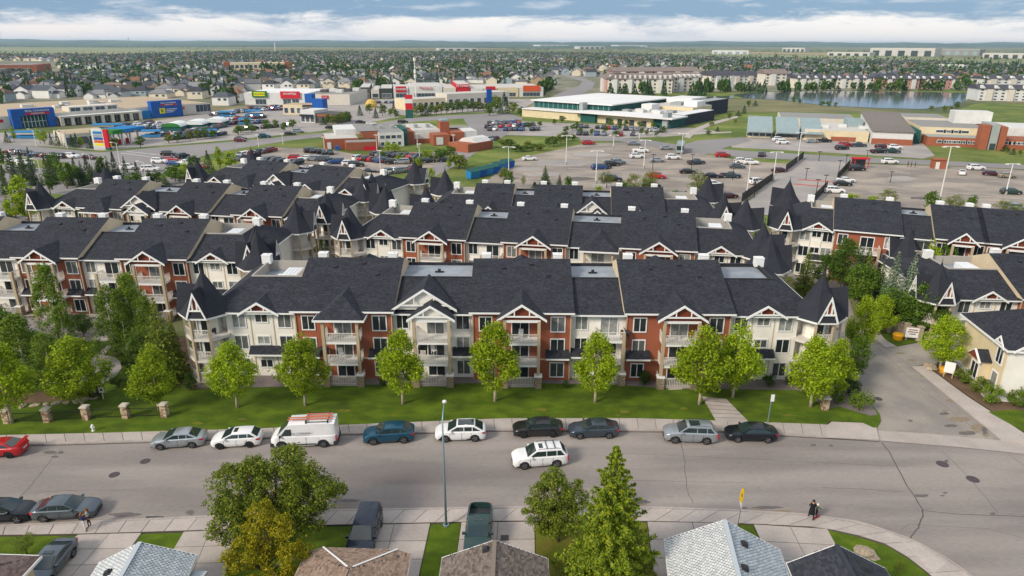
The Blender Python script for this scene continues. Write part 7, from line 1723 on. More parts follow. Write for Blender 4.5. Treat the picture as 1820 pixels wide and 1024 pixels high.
f = Frame((1657, 300), (1680, 301), 'kiosk', 'small red-brown kiosk with pale door beside the cross road', 'kiosk'); f.box('wall', 0, f.L, 0, 3, 0, 2.6, 'brick'); f.box('door', f.L*.2, f.L*.5, -.1, -.01, 0, 2.0, 'whitewall'); f.box('roof', -.2, f.L+.2, -.3, 3.3, 2.6, 2.8, 'brick')
# --- light masts
def mast(u, vb, ut, vt, label, double=True, m_='galvw', r=.16):
    p = P(u, vb); H = PY(ut, vt, p.y).z; o = empty('light_mast', p, 0, label, 'light mast', 'car park light masts')
    b = MB(); b.lathe([(.3, 0), (.3, .9), (.2, .9)], 8); b.build('base', M['kerb'], o); b = MB(); b.tube([(0, 0, .5), (0, 0, H)], [r, r*.6], 6); b.build('pole', M[m_], o)
    b = MB(); b.box(-1.5, 1.5, -.06, .06, H-.1, H+.05); b.build('cross_arm', M[m_], o)
    for s in (-1.4, 1.4): b = MB(); b.box(s-.35, s+.35, -.25, .25, H-.25, H-.05); b.build('lamp_head', M[m_], o)
for i, (u, vb, vt) in enumerate(((904, 320, 261), (1006, 293, 241), (1059, 327, 268), (1090, 265, 240), (1144, 300, 249), (1211, 275, 237), (1327, 346, 288), (1374, 322, 270), (1417, 290, 235), (1664, 384, 260), (1787, 346, 291), (1136, 250, 238))):
    mast(u, vb, u+(24 if u == 1664 else 14 if u == 1787 else 2), vt, 'white light mast, %s from left in the big car parks' % ordn([0, 1, 2, 3, 5, 6, 7, 8, 9, 10, 11, 4][i]))
for i, (u, vb, vt) in enumerate(((503, 257, 238), (577, 270, 244), (676, 300, 268), (670, 268, 240), (746, 288, 256), (806, 262, 240), (742, 262, 238), (460, 262, 240))):
    p = P(u, vb); H = PY(u, vt, p.y).z; o = empty('light_mast', p, 0, 'pale light pole, %s from left by the staff car park' % ordn([1, 2, 4, 3, 6, 7, 5, 0][i]), 'light mast', 'staff car park light poles'); b = MB(); b.tube([(0, 0, 0), (0, 0, H)], [.14, .08], 5); b.build('pole', M['galvw'], o); b = MB(); b.box(-.7, .7, -.2, .2, H-.1, H+.1); b.build('lamp_head', M['galvw'], o)
for i, (u, vb, ut, vt) in enumerate(((76, 325, 70, 300), (166, 315, 159, 308), (262, 330, 258, 318), (65, 262, 61, 238), (120, 264, 118, 240), (213, 290, 212, 262))):
    p = P(u, vb); q = PY(ut, vt, p.y); o = empty('street_lamp', p, 0, 'leaning white street lamp, %s from left along the arterial road' % ordn([2, 4, 6, 0, 3, 5][i] if i < 6 else i), 'street lamp', 'arterial road lamps'); H = max(6, q.z); b = MB(); b.tube([(0, 0, 0), (0, 0, H), (-1.2, 0, H+.3)], [.13, .08, .06], 5); b.build('pole', M['galvw'], o); b = MB(); b.box(-1.9, -1.1, -.18, .18, H+.2, H+.38); b.build('lamp_head', M['galvw'], o)
for i, (u, vb, vt) in enumerate(((1160, 301, 275), (1229, 303, 275), (1302, 320, 285), (1432, 320, 300), (1450, 348, 320), (1465, 337, 312), (1490, 310, 286), (1502, 300, 276), (1582, 325, 306), (1340, 352, 322), (1455, 287, 270), (1540, 284, 268))):
    p = P(u, vb); H = PY(u, vt, p.y).z; o = empty('lamp_post', p, 0, 'slim black lamp post, %s from left around the bus lane' % ordn([0, 1, 2, 4, 5, 7, 8, 9, 11, 3, 6, 10][i]), 'lamp post', 'black lamp posts of the bus lane'); b = MB(); b.tube([(0, 0, 0), (0, 0, H)], [.1, .07], 5); b.build('post', M['iron'], o); b = MB(); b.box(-.6, .6, -.15, .15, H, H+.15); b.build('lamp_head', M['iron'], o)
p = P(740, 186); H = PY(739, 104, p.y).z; o = empty('cell_mast', p, 0, 'tall thin white telecom mast rising above the shops', 'telecom mast'); b = MB(); b.tube([(0, 0, 0), (0, 0, H)], [.45, .22], 8); b.build('pole', M['galvw'], o); 
for z in (H*.98, H*.72, H*.62): b = MB(); b.lathe([(.75, z-1.0), (.75, z+1.0), (.2, z+1.0)], 8); b.build('antenna_ring', M['galvw'], o)
# --- people on the crossing
for i, (u, v) in enumerate(((1613, 297), (1619, 297), (1626, 297.5))): person(P(u, v, .05), R(40*i), 1.7, ('cl_black', 'cl_dark', 'cl_navy')[i], 'cl_black', 'dark-clothed pedestrian, %s from left of three on the cross road pavement' % ordn(i), 'hair_d', group='three pedestrians')
# ------------------------------------------------------------------ cars in the car parks and on the roads
CC = ['white', 'white', 'black', 'silver', 'grey', 'dark_blue', 'charcoal', 'light_grey', 'dark_red', 'slate', 'blue', 'red']
KN = {'sedan': 'sedan', 'suv': 'suv', 'pickup': 'pickup', 'hatch': 'hatchback', 'cross': 'crossover', 'minivan': 'minivan'}
CNAME = {'white': 'white', 'black': 'black', 'silver': 'silver', 'grey': 'blue-grey', 'dark_blue': 'dark blue', 'charcoal': 'charcoal', 'light_grey': 'light grey', 'dark_red': 'dark red', 'slate': 'slate', 'blue': 'blue', 'red': 'red', 'teal': 'teal', 'maroon': 'maroon', 'dark_green': 'dark green', 'navy_black': 'blue-black', 'beige': 'beige'}
def lotcar(u, v, yaw, k, c, label, group):
    return car(k, c, 'parked_car', P(u, v, .05), yaw, label, 'car', group, detail=1)
NCAR = 0
def row(a, b, n, yaw, where, group, skip=(), dark=.0, seed=0):
    global NCAR
    g = random.Random(seed); A, B = P(*a, .05), P(*b, .05)
    for i in range(n):
        if i in skip: continue
        t = (i+.5)/n; p = A.lerp(B, t); k = g.choice(['sedan', 'suv', 'suv', 'pickup', 'hatch', 'cross', 'minivan']); c = g.choice(CC) if g.random() > dark else g.choice(['black', 'navy_black', 'dark_blue', 'charcoal'])
        car(k, c, 'parked_car', p+Vector((g.uniform(-.2, .2), g.uniform(-.3, .3), 0)), yaw+g.choice([0, math.pi])+g.uniform(-.04, .04), '%s %s, %s from left in %s' % (CNAME[c], KN[k], ordn(i), where), 'car', group, detail=1); NCAR += 1
SG = 'cars in the staff car park'
row((426, 280), (486, 269), 8, R(70), 'the back left row of the staff lot', SG, seed=1)
row((418, 284), (532, 293), 12, R(60), 'the front left row of the staff lot', SG, (9,), .75, seed=2)
row((540, 270), (592, 275), 5, R(110), 'the row under the brick station', SG, (), .5, seed=3)
row((520, 283), (580, 287), 4, R(5), 'the middle left row of the staff lot', SG, seed=4)
row((582, 288), (640, 297), 5, R(10), 'the central row of the staff lot', SG, (2,), seed=5)
row((634, 284), (690, 289), 7, R(60), 'the short white row in the staff lot', SG, seed=6)
row((664, 277), (745, 282), 9, R(60), 'the right rear row of the staff lot', SG, (), .5, seed=7)
row((690, 292), (800, 287), 7, R(10), 'the row beside the round bush in the staff lot', SG, (2, 5), seed=8)
row((684, 311), (736, 304), 5, R(40), 'the front right row of the staff lot', SG, seed=9)
row((505, 301), (660, 311), 11, R(20), 'the row nearest the apartments in the staff lot', SG, (2, 5, 8), .4, seed=10)
BG = 'cars in the big half-empty car park'
for u, v, yw, k, c, lab in ((941, 285, 8, 'sedan', 'white', 'white sedan alone beside the green strip'), (1046, 257, 5, 'suv', 'red', 'red car at the far corner of the big lot'), (1065, 301, 12, 'suv', 'blue', 'bright blue car in a cluster of four'), (1073, 300, 20, 'sedan', 'navy_black', 'blue-black car right of the bright blue one'), (1087, 295, 12, 'suv', 'charcoal', 'charcoal car in the cluster of four'), (1098, 292, 15, 'suv', 'light_grey', 'light grey car at the right of the cluster'), (1132, 281, 5, 'suv', 'white', 'white car left of the tall mast'), (1138, 271, 0, 'pickup', 'white', 'white pickup along the lot divider'), (1126, 258, 0, 'sedan', 'light_grey', 'grey car on the cross road edge'), (1168, 288, 0, 'sedan', 'silver', 'silver sedan by the black lamp post'), (1196, 283, 0, 'suv', 'white', 'white car near the bus at the lot exit'), (1184, 266, 0, 'sedan', 'silver', 'silver car on the cross road before the bus'), (1237, 292, 15, 'pickup', 'slate', 'slate pickup near the second black lamp post'), (1284, 279, 0, 'suv', 'red', 'red car on the triangular lawn corner'), (1318, 290, 0, 'suv', 'white', 'white car, left of a white pair'), (1334, 292, -5, 'suv', 'white', 'white car, right of a white pair'), (1310, 299, -5, 'sedan', 'grey', 'grey car beside the white pair'), (1222, 308, 0, 'sedan', 'black', 'black car by the lot divider'), (1265, 316, -8, 'sedan', 'navy_black', 'blue-black car in the middle of the lot'), (1298, 316, -5, 'pickup', 'slate', 'dark slate pickup in the middle of the lot'), (1267, 332, -3, 'suv', 'white', 'white car in front of the slate pickup'), (1168, 317, -20, 'suv', 'red', 'red car behind the pale trees'), (1090, 322, -8, 'suv', 'black', 'black car beside the pale sparse tree'), (1158, 333, -3, 'sedan', 'black', 'black car left of the pale trees'), (1209, 353, -5, 'suv', 'charcoal', 'dark car nearest the apartment roofs'), (1250, 357, 0, 'sedan', 'silver', 'silver car nearest the rear spires'), (1346, 327, 15, 'suv', 'white', 'white car beside the black fence'), (1385, 306, 15, 'sedan', 'maroon', 'maroon car beside the far black fence'), (1294, 352, 12, 'sedan', 'maroon', 'maroon car half hidden by a spire')):
    lotcar(u, v, R(yw), k, c, lab, BG)
CG = 'cars in the right-hand car park'
for u, v, yw, k, c, lab in ((1483, 343, -10, 'suv', 'white', 'white car at the left edge of the right lot'), (1497, 330, -10, 'sedan', 'charcoal', 'charcoal car beside a white one in the right lot'), (1503, 324, -5, 'sedan', 'white', 'white car behind the charcoal one in the right lot'), (1522, 303, -5, 'suv', 'black', 'black car in front of the red bus shelter'), (1581, 291, -5, 'suv', 'white', 'white car driving on the cross road'), (1709, 310, 60, 'sedan', 'white', 'white car pulling out at the right lot edge'), (1734, 302, -5, 'suv', 'white', 'white car on the cross road, far right'), (1762, 312, -30, 'sedan', 'maroon', 'maroon car at the far right lot edge'), (1789, 316, -10, 'hatch', 'beige', 'beige car at the far right lot edge'), (1796, 345, -10, 'cross', 'dark_green', 'dark green car under the leaning right mast'), (1803, 374, -5, 'suv', 'silver', 'silver car near the right frame edge')):
    lotcar(u, v, R(yw), k, c, lab, CG)
DG = 'cars in the school car park'
for u, v, yw, k, c, lab in ((1384, 251, 0, 'suv', 'white', 'white car, rear one of the pair at the school'), (1391, 256, 0, 'suv', 'white', 'white car, front one of the pair at the school'), (1443, 254, 0, 'sedan', 'silver', 'silver car under a lamp at the school'), (1464, 253, 0, 'pickup', 'charcoal', 'charcoal pickup at the school'), (1496, 266, 10, 'suv', 'charcoal', 'charcoal car left of a red one at the school'), (1502, 260, 10, 'suv', 'red', 'red car behind a charcoal one at the school'), (1525, 261, -5, 'pickup', 'slate', 'slate pickup in the middle of the school lot'), (1561, 272, 10, 'pickup', 'black', 'black pickup in the front of the school lot'), (1567, 264, 10, 'suv', 'maroon', 'maroon car behind the black pickup at the school'), (1584, 272, -5, 'pickup', 'dark_green', 'dark green pickup in the school lot'), (1590, 265, -5, 'suv', 'white', 'white car behind the green pickup at the school'), (1660, 254, 0, 'sedan', 'white', 'white car beside the brick school wing'), (1354, 278, 60, 'suv', 'dark_blue', 'dark blue car crossing toward the bus lane')):
    lotcar(u, v, R(yw), k, c, lab, DG)
RG = 'cars driving on the arterial road'
for u, v, yw, k, c, lab in ((160, 283, -12, 'sedan', 'maroon', 'maroon car turning in the wide junction'), (300, 277, 0, 'suv', 'black', 'black car at the right of the wide junction'), (325, 281, 70, 'suv', 'charcoal', 'charcoal car waiting in the right turn lane'), (343, 288, 70, 'suv', 'navy_black', 'blue-black car behind another in the turn lane'), (284, 290, -5, 'suv', 'white', 'white car beside the red one at the junction'), (303, 288, -5, 'suv', 'red', 'red car waiting between a white and a blue one'), (310, 294, -5, 'sedan', 'blue', 'blue car waiting in front of the red one'), (330, 294, -10, 'pickup', 'white', 'white pickup waiting at the junction'), (358, 300, -5, 'sedan', 'red', 'red car on the lower carriageway'), (230, 301, 5, 'suv', 'white', 'white car left of the median in the lower carriageway'), (268, 304, 5, 'minivan', 'white', 'white minivan under the median'), (128, 281, -5, 'suv', 'white', 'white car queuing at the junction, front of the line'), (10, 287, -5, 'suv', 'white', 'white car on the near carriageway at the left edge'), (29, 289, -5, 'sedan', 'white', 'white sedan second on the near carriageway at left'), (46, 294, -5, 'suv', 'white', 'white car third on the near carriageway at left'), (428, 249, 8, 'sedan', 'black', 'black car on the arterial road left of a green one'), (470, 245, 8, 'suv', 'teal', 'teal car on the arterial road'), (516, 240, 8, 'sedan', 'charcoal', 'charcoal car on the arterial road past the teal one'), (530, 236, 8, 'suv', 'silver', 'silver car on the arterial road past the charcoal one'), (588, 229, 8, 'sedan', 'black', 'black car on the arterial road by the brick station'), (619, 228, 8, 'sedan', 'slate', 'slate car on the arterial road behind the brick station'), (660, 222, 8, 'sedan', 'white', 'white car on the arterial road near the pylon sign'), (641, 219, 8, 'sedan', 'black', 'black car on the arterial road left of the white one'), (716, 219, 8, 'suv', 'black', 'black car on the arterial road right of the pylon sign'), (427, 252, 8, 'hatch', 'dark_red', 'dark red car on the near lane of the arterial road')):
    lotcar(u, v, R(yw), k, c, lab, RG)
row((18, 274), (108, 282), 9, R(-4), 'the traffic queue at the left junction', RG, (), .1, seed=12)
EG = 'cars at the recreation centre'
row((868, 221), (925, 219), 9, R(75), 'the back row left of the recreation centre', EG, seed=20); row((862, 228), (950, 224), 11, R(75), 'the second row left of the recreation centre', EG, (4,), seed=21); row((866, 232), (960, 232), 10, R(75), 'the front row left of the recreation centre', EG, (2, 7), seed=22)
row((1018, 226), (1180, 235), 16, R(75), 'the row before the recreation centre', EG, (3, 8, 12), .3, seed=23); row((1025, 240), (1130, 241), 10, R(75), 'the near row before the recreation centre', EG, (2, 5, 8), .3, seed=24); row((862, 252), (880, 249), 3, R(40), 'the cluster left of the green strip', EG, seed=25)
FG = 'cars in the supermarket car park'
for i, (a, b_, n) in enumerate((((110, 243), (200, 233), 13), ((205, 231), (285, 223), 12), ((200, 238), (300, 228), 15), ((270, 243), (350, 237), 11), ((330, 238), (400, 226), 9), ((380, 214), (470, 210), 14), ((375, 206), (445, 199), 12), ((400, 222), (470, 219), 10), ((300, 249), (400, 240), 12), ((430, 232), (520, 224), 10), ((215, 226), (270, 219), 9), ((420, 199), (540, 194), 16), ((440, 194), (520, 190), 12))):
    row(a, b_, n, R(75), 'row %s of the supermarket lot' % ('one two three four five six seven eight nine ten eleven twelve thirteen'.split()[i]), FG, (3, 7) if i % 2 else (5,), seed=40+i)
for i, (a, b_, n) in enumerate((((650, 184), (730, 183), 12), ((760, 180), (830, 179), 11), ((700, 180), (760, 178), 8))):
    row(a, b_, n, R(80), 'row %s before the big shops' % ('one two three'.split()[i]), 'cars before the big shops', (4,), seed=60+i)
o = empty('bus', P(1209, 270), R(75), 'dark teal bus leaving the car park beside a lamp mast', 'bus'); b = MB(); b.box(-5.5, 5.5, -1.25, 1.25, .4, 3.1); b.build('body', M['greyblue'], o)
for s in (-1.27, 1.27): b = MB(); b.box(-5.2, 5.0, s-.02, s+.02, 1.5, 2.6); b.build('window_band', M['cglass'], o)
b = MB(); b.box(-5.53, -5.45, -1.1, 1.1, 1.3, 2.7); b.build('rear_window', M['cglass'], o)
for x in (-3.5, 3.4):
    for s in (-1.1, 1.1): b = MB(); b.lathe([(0, -.15), (.5, -.15), (.5, .15), (0, .15)], 10, axis='y', c=(x, s, .5)); b.build('wheel', M['tyre'], o)
o = empty('box_truck', P(1000+0, 236), R(5), 'white box truck by the recreation centre road', 'truck') if False else None
# roadside and park trees in the middle distance
G_ = random.Random(5)
def mtrees(pts, kinds, label, group, wr=(9, 16), hr=(10, 18)):
    for i, (u, v) in enumerate(pts):
        w = G_.uniform(*wr); h = G_.uniform(*hr); k = G_.choice(kinds); p = P(u, v)
        zc = -(ROTI @ (p-Vector((0, 0, CAMH)))).z; tree(k, p, max(2.0, h*zc/FPX*1.03), max(1.5, w*zc/FPX), label % ordn(i), 'spruce_tree' if k == 'mspruce' else 'leafy_tree', group=group)
mtrees([(72, 255), (80, 257), (92, 258), (104, 260), (110, 257), (120, 261), (130, 262), (138, 263), (145, 262), (160, 264), (168, 264), (14, 254), (26, 253)], ['mspruce', 'mspruce', 'mlime'], 'tree, %s from left in the row before the price sign', 'trees before the price sign', (9, 14), (18, 28))
mtrees([(205, 264), (250, 262), (300, 255), (315, 253), (338, 250), (352, 248), (365, 246), (378, 246), (428, 236), (424, 240), (440, 228), (476, 232), (490, 228), (505, 234), (520, 228), (448, 236)], ['mpale', 'mgreen'], 'small tree, %s listed along the supermarket lot edge', 'trees along the supermarket lot edge', (12, 20), (14, 22))
mtrees([(575, 222), (583, 222), (592, 222), (600, 222), (608, 221), (616, 219), (622, 216), (640, 206), (657, 202), (668, 210), (680, 206), (694, 207), (704, 211), (700, 200)], ['mspruce', 'mgreen', 'mpale'], 'roadside tree, %s from left near the restaurant', 'roadside trees near the restaurant', (10, 16), (14, 24))
mtrees([(738, 207), (748, 206), (756, 205), (766, 204), (776, 204), (784, 203), (794, 202), (804, 201), (812, 201), (822, 200), (832, 199), (842, 198), (850, 198), (860, 197), (870, 197), (880, 198), (890, 203), (902, 203), (912, 204), (925, 206), (870, 206), (884, 190), (896, 188)], ['mgreen', 'mpale', 'mgreen', 'mspruce'], 'roadside tree, %s from left in the belt before the big shops', 'tree belt before the big shops', (12, 20), (14, 24))
mtrees([(756, 285), (766, 287), (778, 287), (790, 285), (800, 283), (762, 280), (784, 281), (680, 284), (711, 290), (798, 300), (742, 303), (817, 298), (690, 270), (702, 270)], ['mgreen', 'mlime'], 'rounded green tree, %s listed around the staff lot', 'trees around the staff lot', (14, 24), (12, 24))
mtrees([(1006, 237), (1018, 232), (1024, 233), (1032, 240), (1052, 240), (1076, 238), (1100, 233), (1086, 226), (1112, 227), (1137, 228), (1161, 228), (998, 218), (985, 222), (960, 226), (940, 228), (1140, 240), (1150, 241), (1096, 244), (1180, 237), (1166, 243)], ['mgreen'], 'small green tree, %s listed before the recreation centre', 'trees before the recreation centre', (9, 15), (10, 16))
mtrees([(918, 270), (930, 270), (938, 268), (948, 268), (960, 268), (975, 262), (984, 260), (905, 266), (996, 256), (895, 262), (1018, 250), (1004, 252)], ['mpale', 'mgreen'], 'bushy tree, %s listed on the grass left of the big lot', 'bushy trees left of the big lot', (14, 24), (12, 20))
mtrees([(1312, 206), (1322, 202), (1296, 212), (1270, 200), (1290, 198), (1264, 224), (1275, 234), (1258, 240), (1330, 190), (1342, 188), (1460, 190), (1472, 190), (1484, 191), (1420, 186), (1410, 184), (1700, 195), (1690, 198), (1678, 199), (1655, 196), (1760, 259), (1766, 263), (1774, 266), (1782, 269), (1790, 272), (1800, 275), (1812, 278), (1260, 206), (1306, 220)], ['mgreen', 'mspruce', 'mpale'], 'small tree, %s listed on the park grass by the lake and school', 'trees on the park grass', (7, 13), (8, 15))
mtrees([(740, 340), (752, 336), (768, 334), (1108, 362), (1060, 358), (1010, 352), (950, 350), (905, 342), (1196, 372), (1216, 370), (1262, 368), (372, 306), (392, 302), (412, 300), (330, 316), (346, 312), (312, 322)], ['mlime', 'mgreen', 'mspruce'], 'leafy tree, %s listed along the strip behind the rear apartment roofs', 'trees behind the rear apartment roofs', (18, 30), (24, 40))
mtrees([(4, 300), (22, 306), (40, 300), (58, 306), (84, 312), (100, 312), (136, 318), (158, 318), (184, 316), (206, 314), (226, 320), (246, 322), (6, 330), (34, 342), (90, 345)], ['mspruce', 'mspruce', 'mgreen'], 'tree, %s listed in the dense clump at far left', 'dense clump at far left', (14, 26), (30, 46))
# --- apartment blocks round the lake
def lake_block(a, b_, floors, wallm, roofm, label, depth=18, bays=10, dormer=False, gables=False, fh=2.5, rr=3.4):
    f = Frame(a, b_, 'apartment_block', label, 'apartment block'); L_ = f.L; h = floors*fh
    f.box('wall', 0, L_, 0, depth, 0, h, wallm); q = MB(); q.exx([(-1, h), (depth*.3, h+rr), (depth*.7, h+rr), (depth+1, h)], -.8, L_+.8); q.build('roof', M[roofm], f.o)
    for k in range(bays):
        x = L_*(k+.5)/bays; w = L_/bays
        for z in range(floors): f.win(x, fh*.55+z*fh, w*.42, fh*.5)
        if k % 3 == 1: f.box('bay', x-w*.42, x+w*.42, -1.6, -.01, 0, h-.3, 'whitewall' if wallm != 'whitewall' else 'mallwall')
        if dormer: f.box('dormer', x-w*.2, x+w*.2, -.2, depth*.3, h+.4, h+2.6, 'whitewall')
        if gables and k % 2 == 0: q = MB(); q.exx([(-.1, 0), (.4, 0), (.4, .1), (-.1, .1)], 0, 1); gq = MB(); gq.poly([(x-w*.5, -.25, h-.1), (x+w*.5, -.25, h-.1), (x, -.25, h+2)]); gq.poly([(x-w*.5, -.3, h), (x, -.3, h+2.1), (x, depth*.3, h+2.1), (x-w*.5, depth*.1, h)]); gq.poly([(x, -.3, h+2.1), (x+w*.5, -.3, h), (x+w*.5, depth*.1, h), (x, depth*.3, h+2.1)]); gq.build('gable', M['whitewall'], f.o)
    return f
M['dkroof'] = mat('block_roof_dark', col('#4d4c55'), .9, .1, .4); M['brroof'] = mat('block_roof_brown', col('#83766f'), .9, .1, .4); M['pinkwall'] = mat('block_wall_salmon', col('#c08a78'), .9, .08, .4); M['creamwall'] = mat('block_wall_cream', col('#d8d0c2'), .9, .06, .4)
lake_block((1079, 165), (1194, 166), 4, 'creamwall', 'brroof', 'large cream apartment block with brown roof and rows of dormers by the lake', 26, 13, True)
lake_block((1066, 160), (1078, 165), 4, 'pinkwall', 'brroof', 'salmon end wing of the large brown-roofed lakeside block', 20, 3)
lake_block((1196, 163), (1246, 162), 4, 'creamwall', 'brroof', 'brown-roofed lakeside block right of the large dormered one', 24, 6, True)
lake_block((1090, 147), (1240, 146), 4, 'pinkwall', 'brroof', 'long salmon block rising behind the large dormered lakeside block', 22, 14)
lake_block((1262, 157), (1302, 156), 4, 'creamwall', 'dkroof', 'pale block with dark roof, first one right of the brown-roofed group', 16, 5)
lake_block((1296, 150), (1345, 149), 3, 'whitewall', 'dkroof', 'pale block standing behind the first dark-roofed lakeside block', 16, 6)
lake_block((1358, 152), (1396, 152), 4, 'creamwall', 'brroof', 'square cream block with brown roof at the middle of the lake shore', 18, 4)
lake_block((1415, 157), (1482, 157), 3, 'creamwall', 'dkroof', 'pale terraced block with dark roof on the lake shore, left of two', 15, 9, False, True, 2.6, 2.4)
lake_block((1486, 157), (1546, 157), 3, 'creamwall', 'dkroof', 'pale terraced block with dark roof on the lake shore, right of two', 15, 8, False, True, 2.6, 2.4)
lake_block((1568, 158), (1632, 158), 3, 'pinkwall', 'dkroof', 'salmon terraced block on the lake shore, left of two', 15, 9, False, True, 2.6, 2.4)
lake_block((1636, 158), (1697, 158), 3, 'pinkwall', 'dkroof', 'salmon terraced block on the lake shore, right of two', 15, 8, False, True, 2.6, 2.4)
lake_block((1736, 179), (1850, 181), 4, 'whitewall', 'dkroof', 'white four-storey block on the grass at the right end of the lake', 18, 9, False, True, 1.9, 2.2)
lake_block((1745, 154), (1850, 154), 3, 'whitewall', 'dkroof', 'white blocks behind the lake at the right frame edge', 16, 9, False, True, 2.2, 2.0)
M['hs_red'] = M['brick']
f = Frame((-30, 133), (68, 132), 'brick_school', 'flat-roofed red brick school in the far left suburb', 'school'); f.box('wall', f.L*.3, f.L, 0, 60, 0, 10, 'brick'); f.box('wing', 0, f.L*.55, -25, -.1, 0, 7, 'slate_roof'); f.box('roof', f.L*.3, f.L*.9, 2, 58, 10, 10.3, 'roofgrey')
for k in range(6): f.win(f.L*(.36+.1*k), 5, 4, 3)
f = Frame((410, 125), (507, 124), 'cream_school', 'long cream building with red ends in the far suburb, left of centre', 'school'); f.box('wall', 0, f.L, 0, 30, 0, 9, 'buff'); f.box('red_end', -8, -.05, 0, 30, 0, 10, 'brick'); f.box('red_end', f.L+.05, f.L+10, 0, 30, 0, 10, 'brick')
for k in range(12): f.win(f.L*(k+.5)/12, 4.5, f.L/18, 4)
# ------------------------------------------------------------------ the suburb beyond: houses and trees out to the fields
def inpx(poly, u, v):
    return inside(poly, u, v)
SUB = [[(-80, 196), (300, 178), (372, 178), (430, 184), (640, 172), (900, 158), (980, 160), (1010, 146), (1070, 148), (1340, 150), (1540, 150), (1900, 154), (1900, 121), (1600, 111), (1300, 105), (1120, 98), (700, 92), (430, 92), (200, 100), (-80, 100)]]
HOLES = [[(-80, 136), (72, 136), (110, 136), (110, 108), (-80, 104)], [(130, 131), (340, 133), (340, 122), (100, 121)], [(400, 130), (525, 130), (525, 115), (400, 115)], [(985, 180), (1075, 170), (1068, 134), (1000, 130), (985, 140)], [(1050, 172), (1260, 172), (1260, 124), (1050, 124)], [(1255, 166), (1710, 166), (1710, 143), (1255, 143)], [(1725, 168), (1900, 168), (1900, 146), (1725, 146)], [(0, 198), (0, 176), (320, 168), (385, 172), (385, 205)], [(425, 190), (425, 158), (630, 154), (640, 190)], [(630, 180), (630, 152), (985, 148), (985, 180)], [(560, 130), (700, 128), (700, 122), (560, 122)]]
# the house shells (real sizes, metres): hip and cross-gable roofs, with a garage wing
def house_shell(kind):
    w, d, h = {'a': (9.6, 11, 4.9), 'b': (8.6, 11.5, 5.2), 'c': (11.5, 10, 3.2), 'd': (9, 10.5, 5.0)}[kind]
    wl, rf = MB(), MB()
    wl.box(-w/2, w/2, -d/2, d/2, 0, h); e = .5
    if kind in 'ac':
        z = h+2.6; q = [(-w/2-e, -d/2-e, h), (w/2+e, -d/2-e, h), (w/2+e, d/2+e, h), (-w/2-e, d/2+e, h)]; r0, r1 = (-w*.22, 0, z), (w*.22, 0, z)
        rf.poly([q[0], q[1], r1, r0]); rf.poly([q[2], q[3], r0, r1]); rf.poly([q[1], q[2], r1]); rf.poly([q[3], q[0], r0])
    else:
        z = h+2.9; q = [(-w/2-e, -d/2-e, h), (w/2+e, -d/2-e, h), (w/2+e, d/2+e, h), (-w/2-e, d/2+e, h)]; r0, r1 = (0, -d/2-e, z), (0, d/2+e, z)
        rf.poly([q[1], q[2], r1, r0]); rf.poly([q[3], q[0], r0, r1]); wl.poly([(-w/2, -d/2, h), (w/2, -d/2, h), (0, -d/2, z-.4)]); wl.poly([(w/2, d/2, h), (-w/2, d/2, h), (0, d/2, z-.4)])
    gx = w*.22 if kind in 'ab' else -w*.22
    wl.box(gx-3, gx+3, -d/2-4.5, -d/2-.01, 0, 2.8); rf.poly([(gx-3.3, -d/2-4.9, 2.8), (gx, -d/2-4.9, 4.6), (gx, -d/2, 4.6), (gx-3.3, -d/2, 2.8)]); rf.poly([(gx, -d/2-4.9, 4.6), (gx+3.3, -d/2-4.9, 2.8), (gx+3.3, -d/2, 2.8), (gx, -d/2, 4.6)]); wl.poly([(gx-3, -d/2-4.5, 2.8), (gx+3, -d/2-4.5, 2.8), (gx, -d/2-4.5, 4.4)])
    return wl, rf, w, d, h
WALLC = [('white', '#e2e0dc'), ('cream', '#ddd2bb'), ('grey', '#b9bab8'), ('tan', '#b09a7c'), ('blue_grey', '#9aa8ad')]
ROOFC = [('charcoal', '#3f4046'), ('grey', '#65656a'), ('brown', '#7a675a'), ('grey', '#7f8082'), ('rust brown', '#87614f'), ('slate', '#50555c')]
HW = [mat('far_wall_'+n, col(c), .9, .06, .3, rand=.08) for n, c in WALLC]; HR = [mat('far_roof_'+n.replace(' ', '_'), col(c), .9, .1, .5, rand=.12) for n, c in ROOFC]
SH = {k: house_shell(k) for k in 'abcd'}
def hmesh(k, wi, ri):
    return cached(('hw', k, wi), lambda: SH[k][0].mesh('wall', HW[wi])), cached(('hr', k, ri), lambda: SH[k][1].mesh('roof', HR[ri]))
g = random.Random(21); spots = []
Y = 300.0; ri_ = 0
while Y < 2300:
    half = Y*.82; x = -half+g.uniform(0, 8); ang = .10*math.sin(Y*.011)
    while x < half:
        yy = Y+x*math.tan(ang)*.35+22*math.sin(x*.006+Y*.01)
        u, v = proj((x, yy, 2))
        if any(inpx(q, u, v) for q in SUB) and not any(inpx(q, u, v) for q in HOLES) and g.random() > .08:
            spots.append((yy, x, u, v, ri_, g.choice('aabbcd'), g.choices(range(5), (5, 4, 3, 2, 2))[0], g.choices(range(6), (4, 4, 2, 3, 1, 3))[0], (0 if ri_ % 2 else math.pi)+g.uniform(-.15, .15)+g.choice([0, 0, 0, 1.57])))
        x += 13.2 if Y < 900 else 15
    Y += (20 if ri_ % 2 else 34) if Y < 900 else (24 if ri_ % 2 else 38); ri_ += 1
spots.sort()
NH = 300
rowc = {}
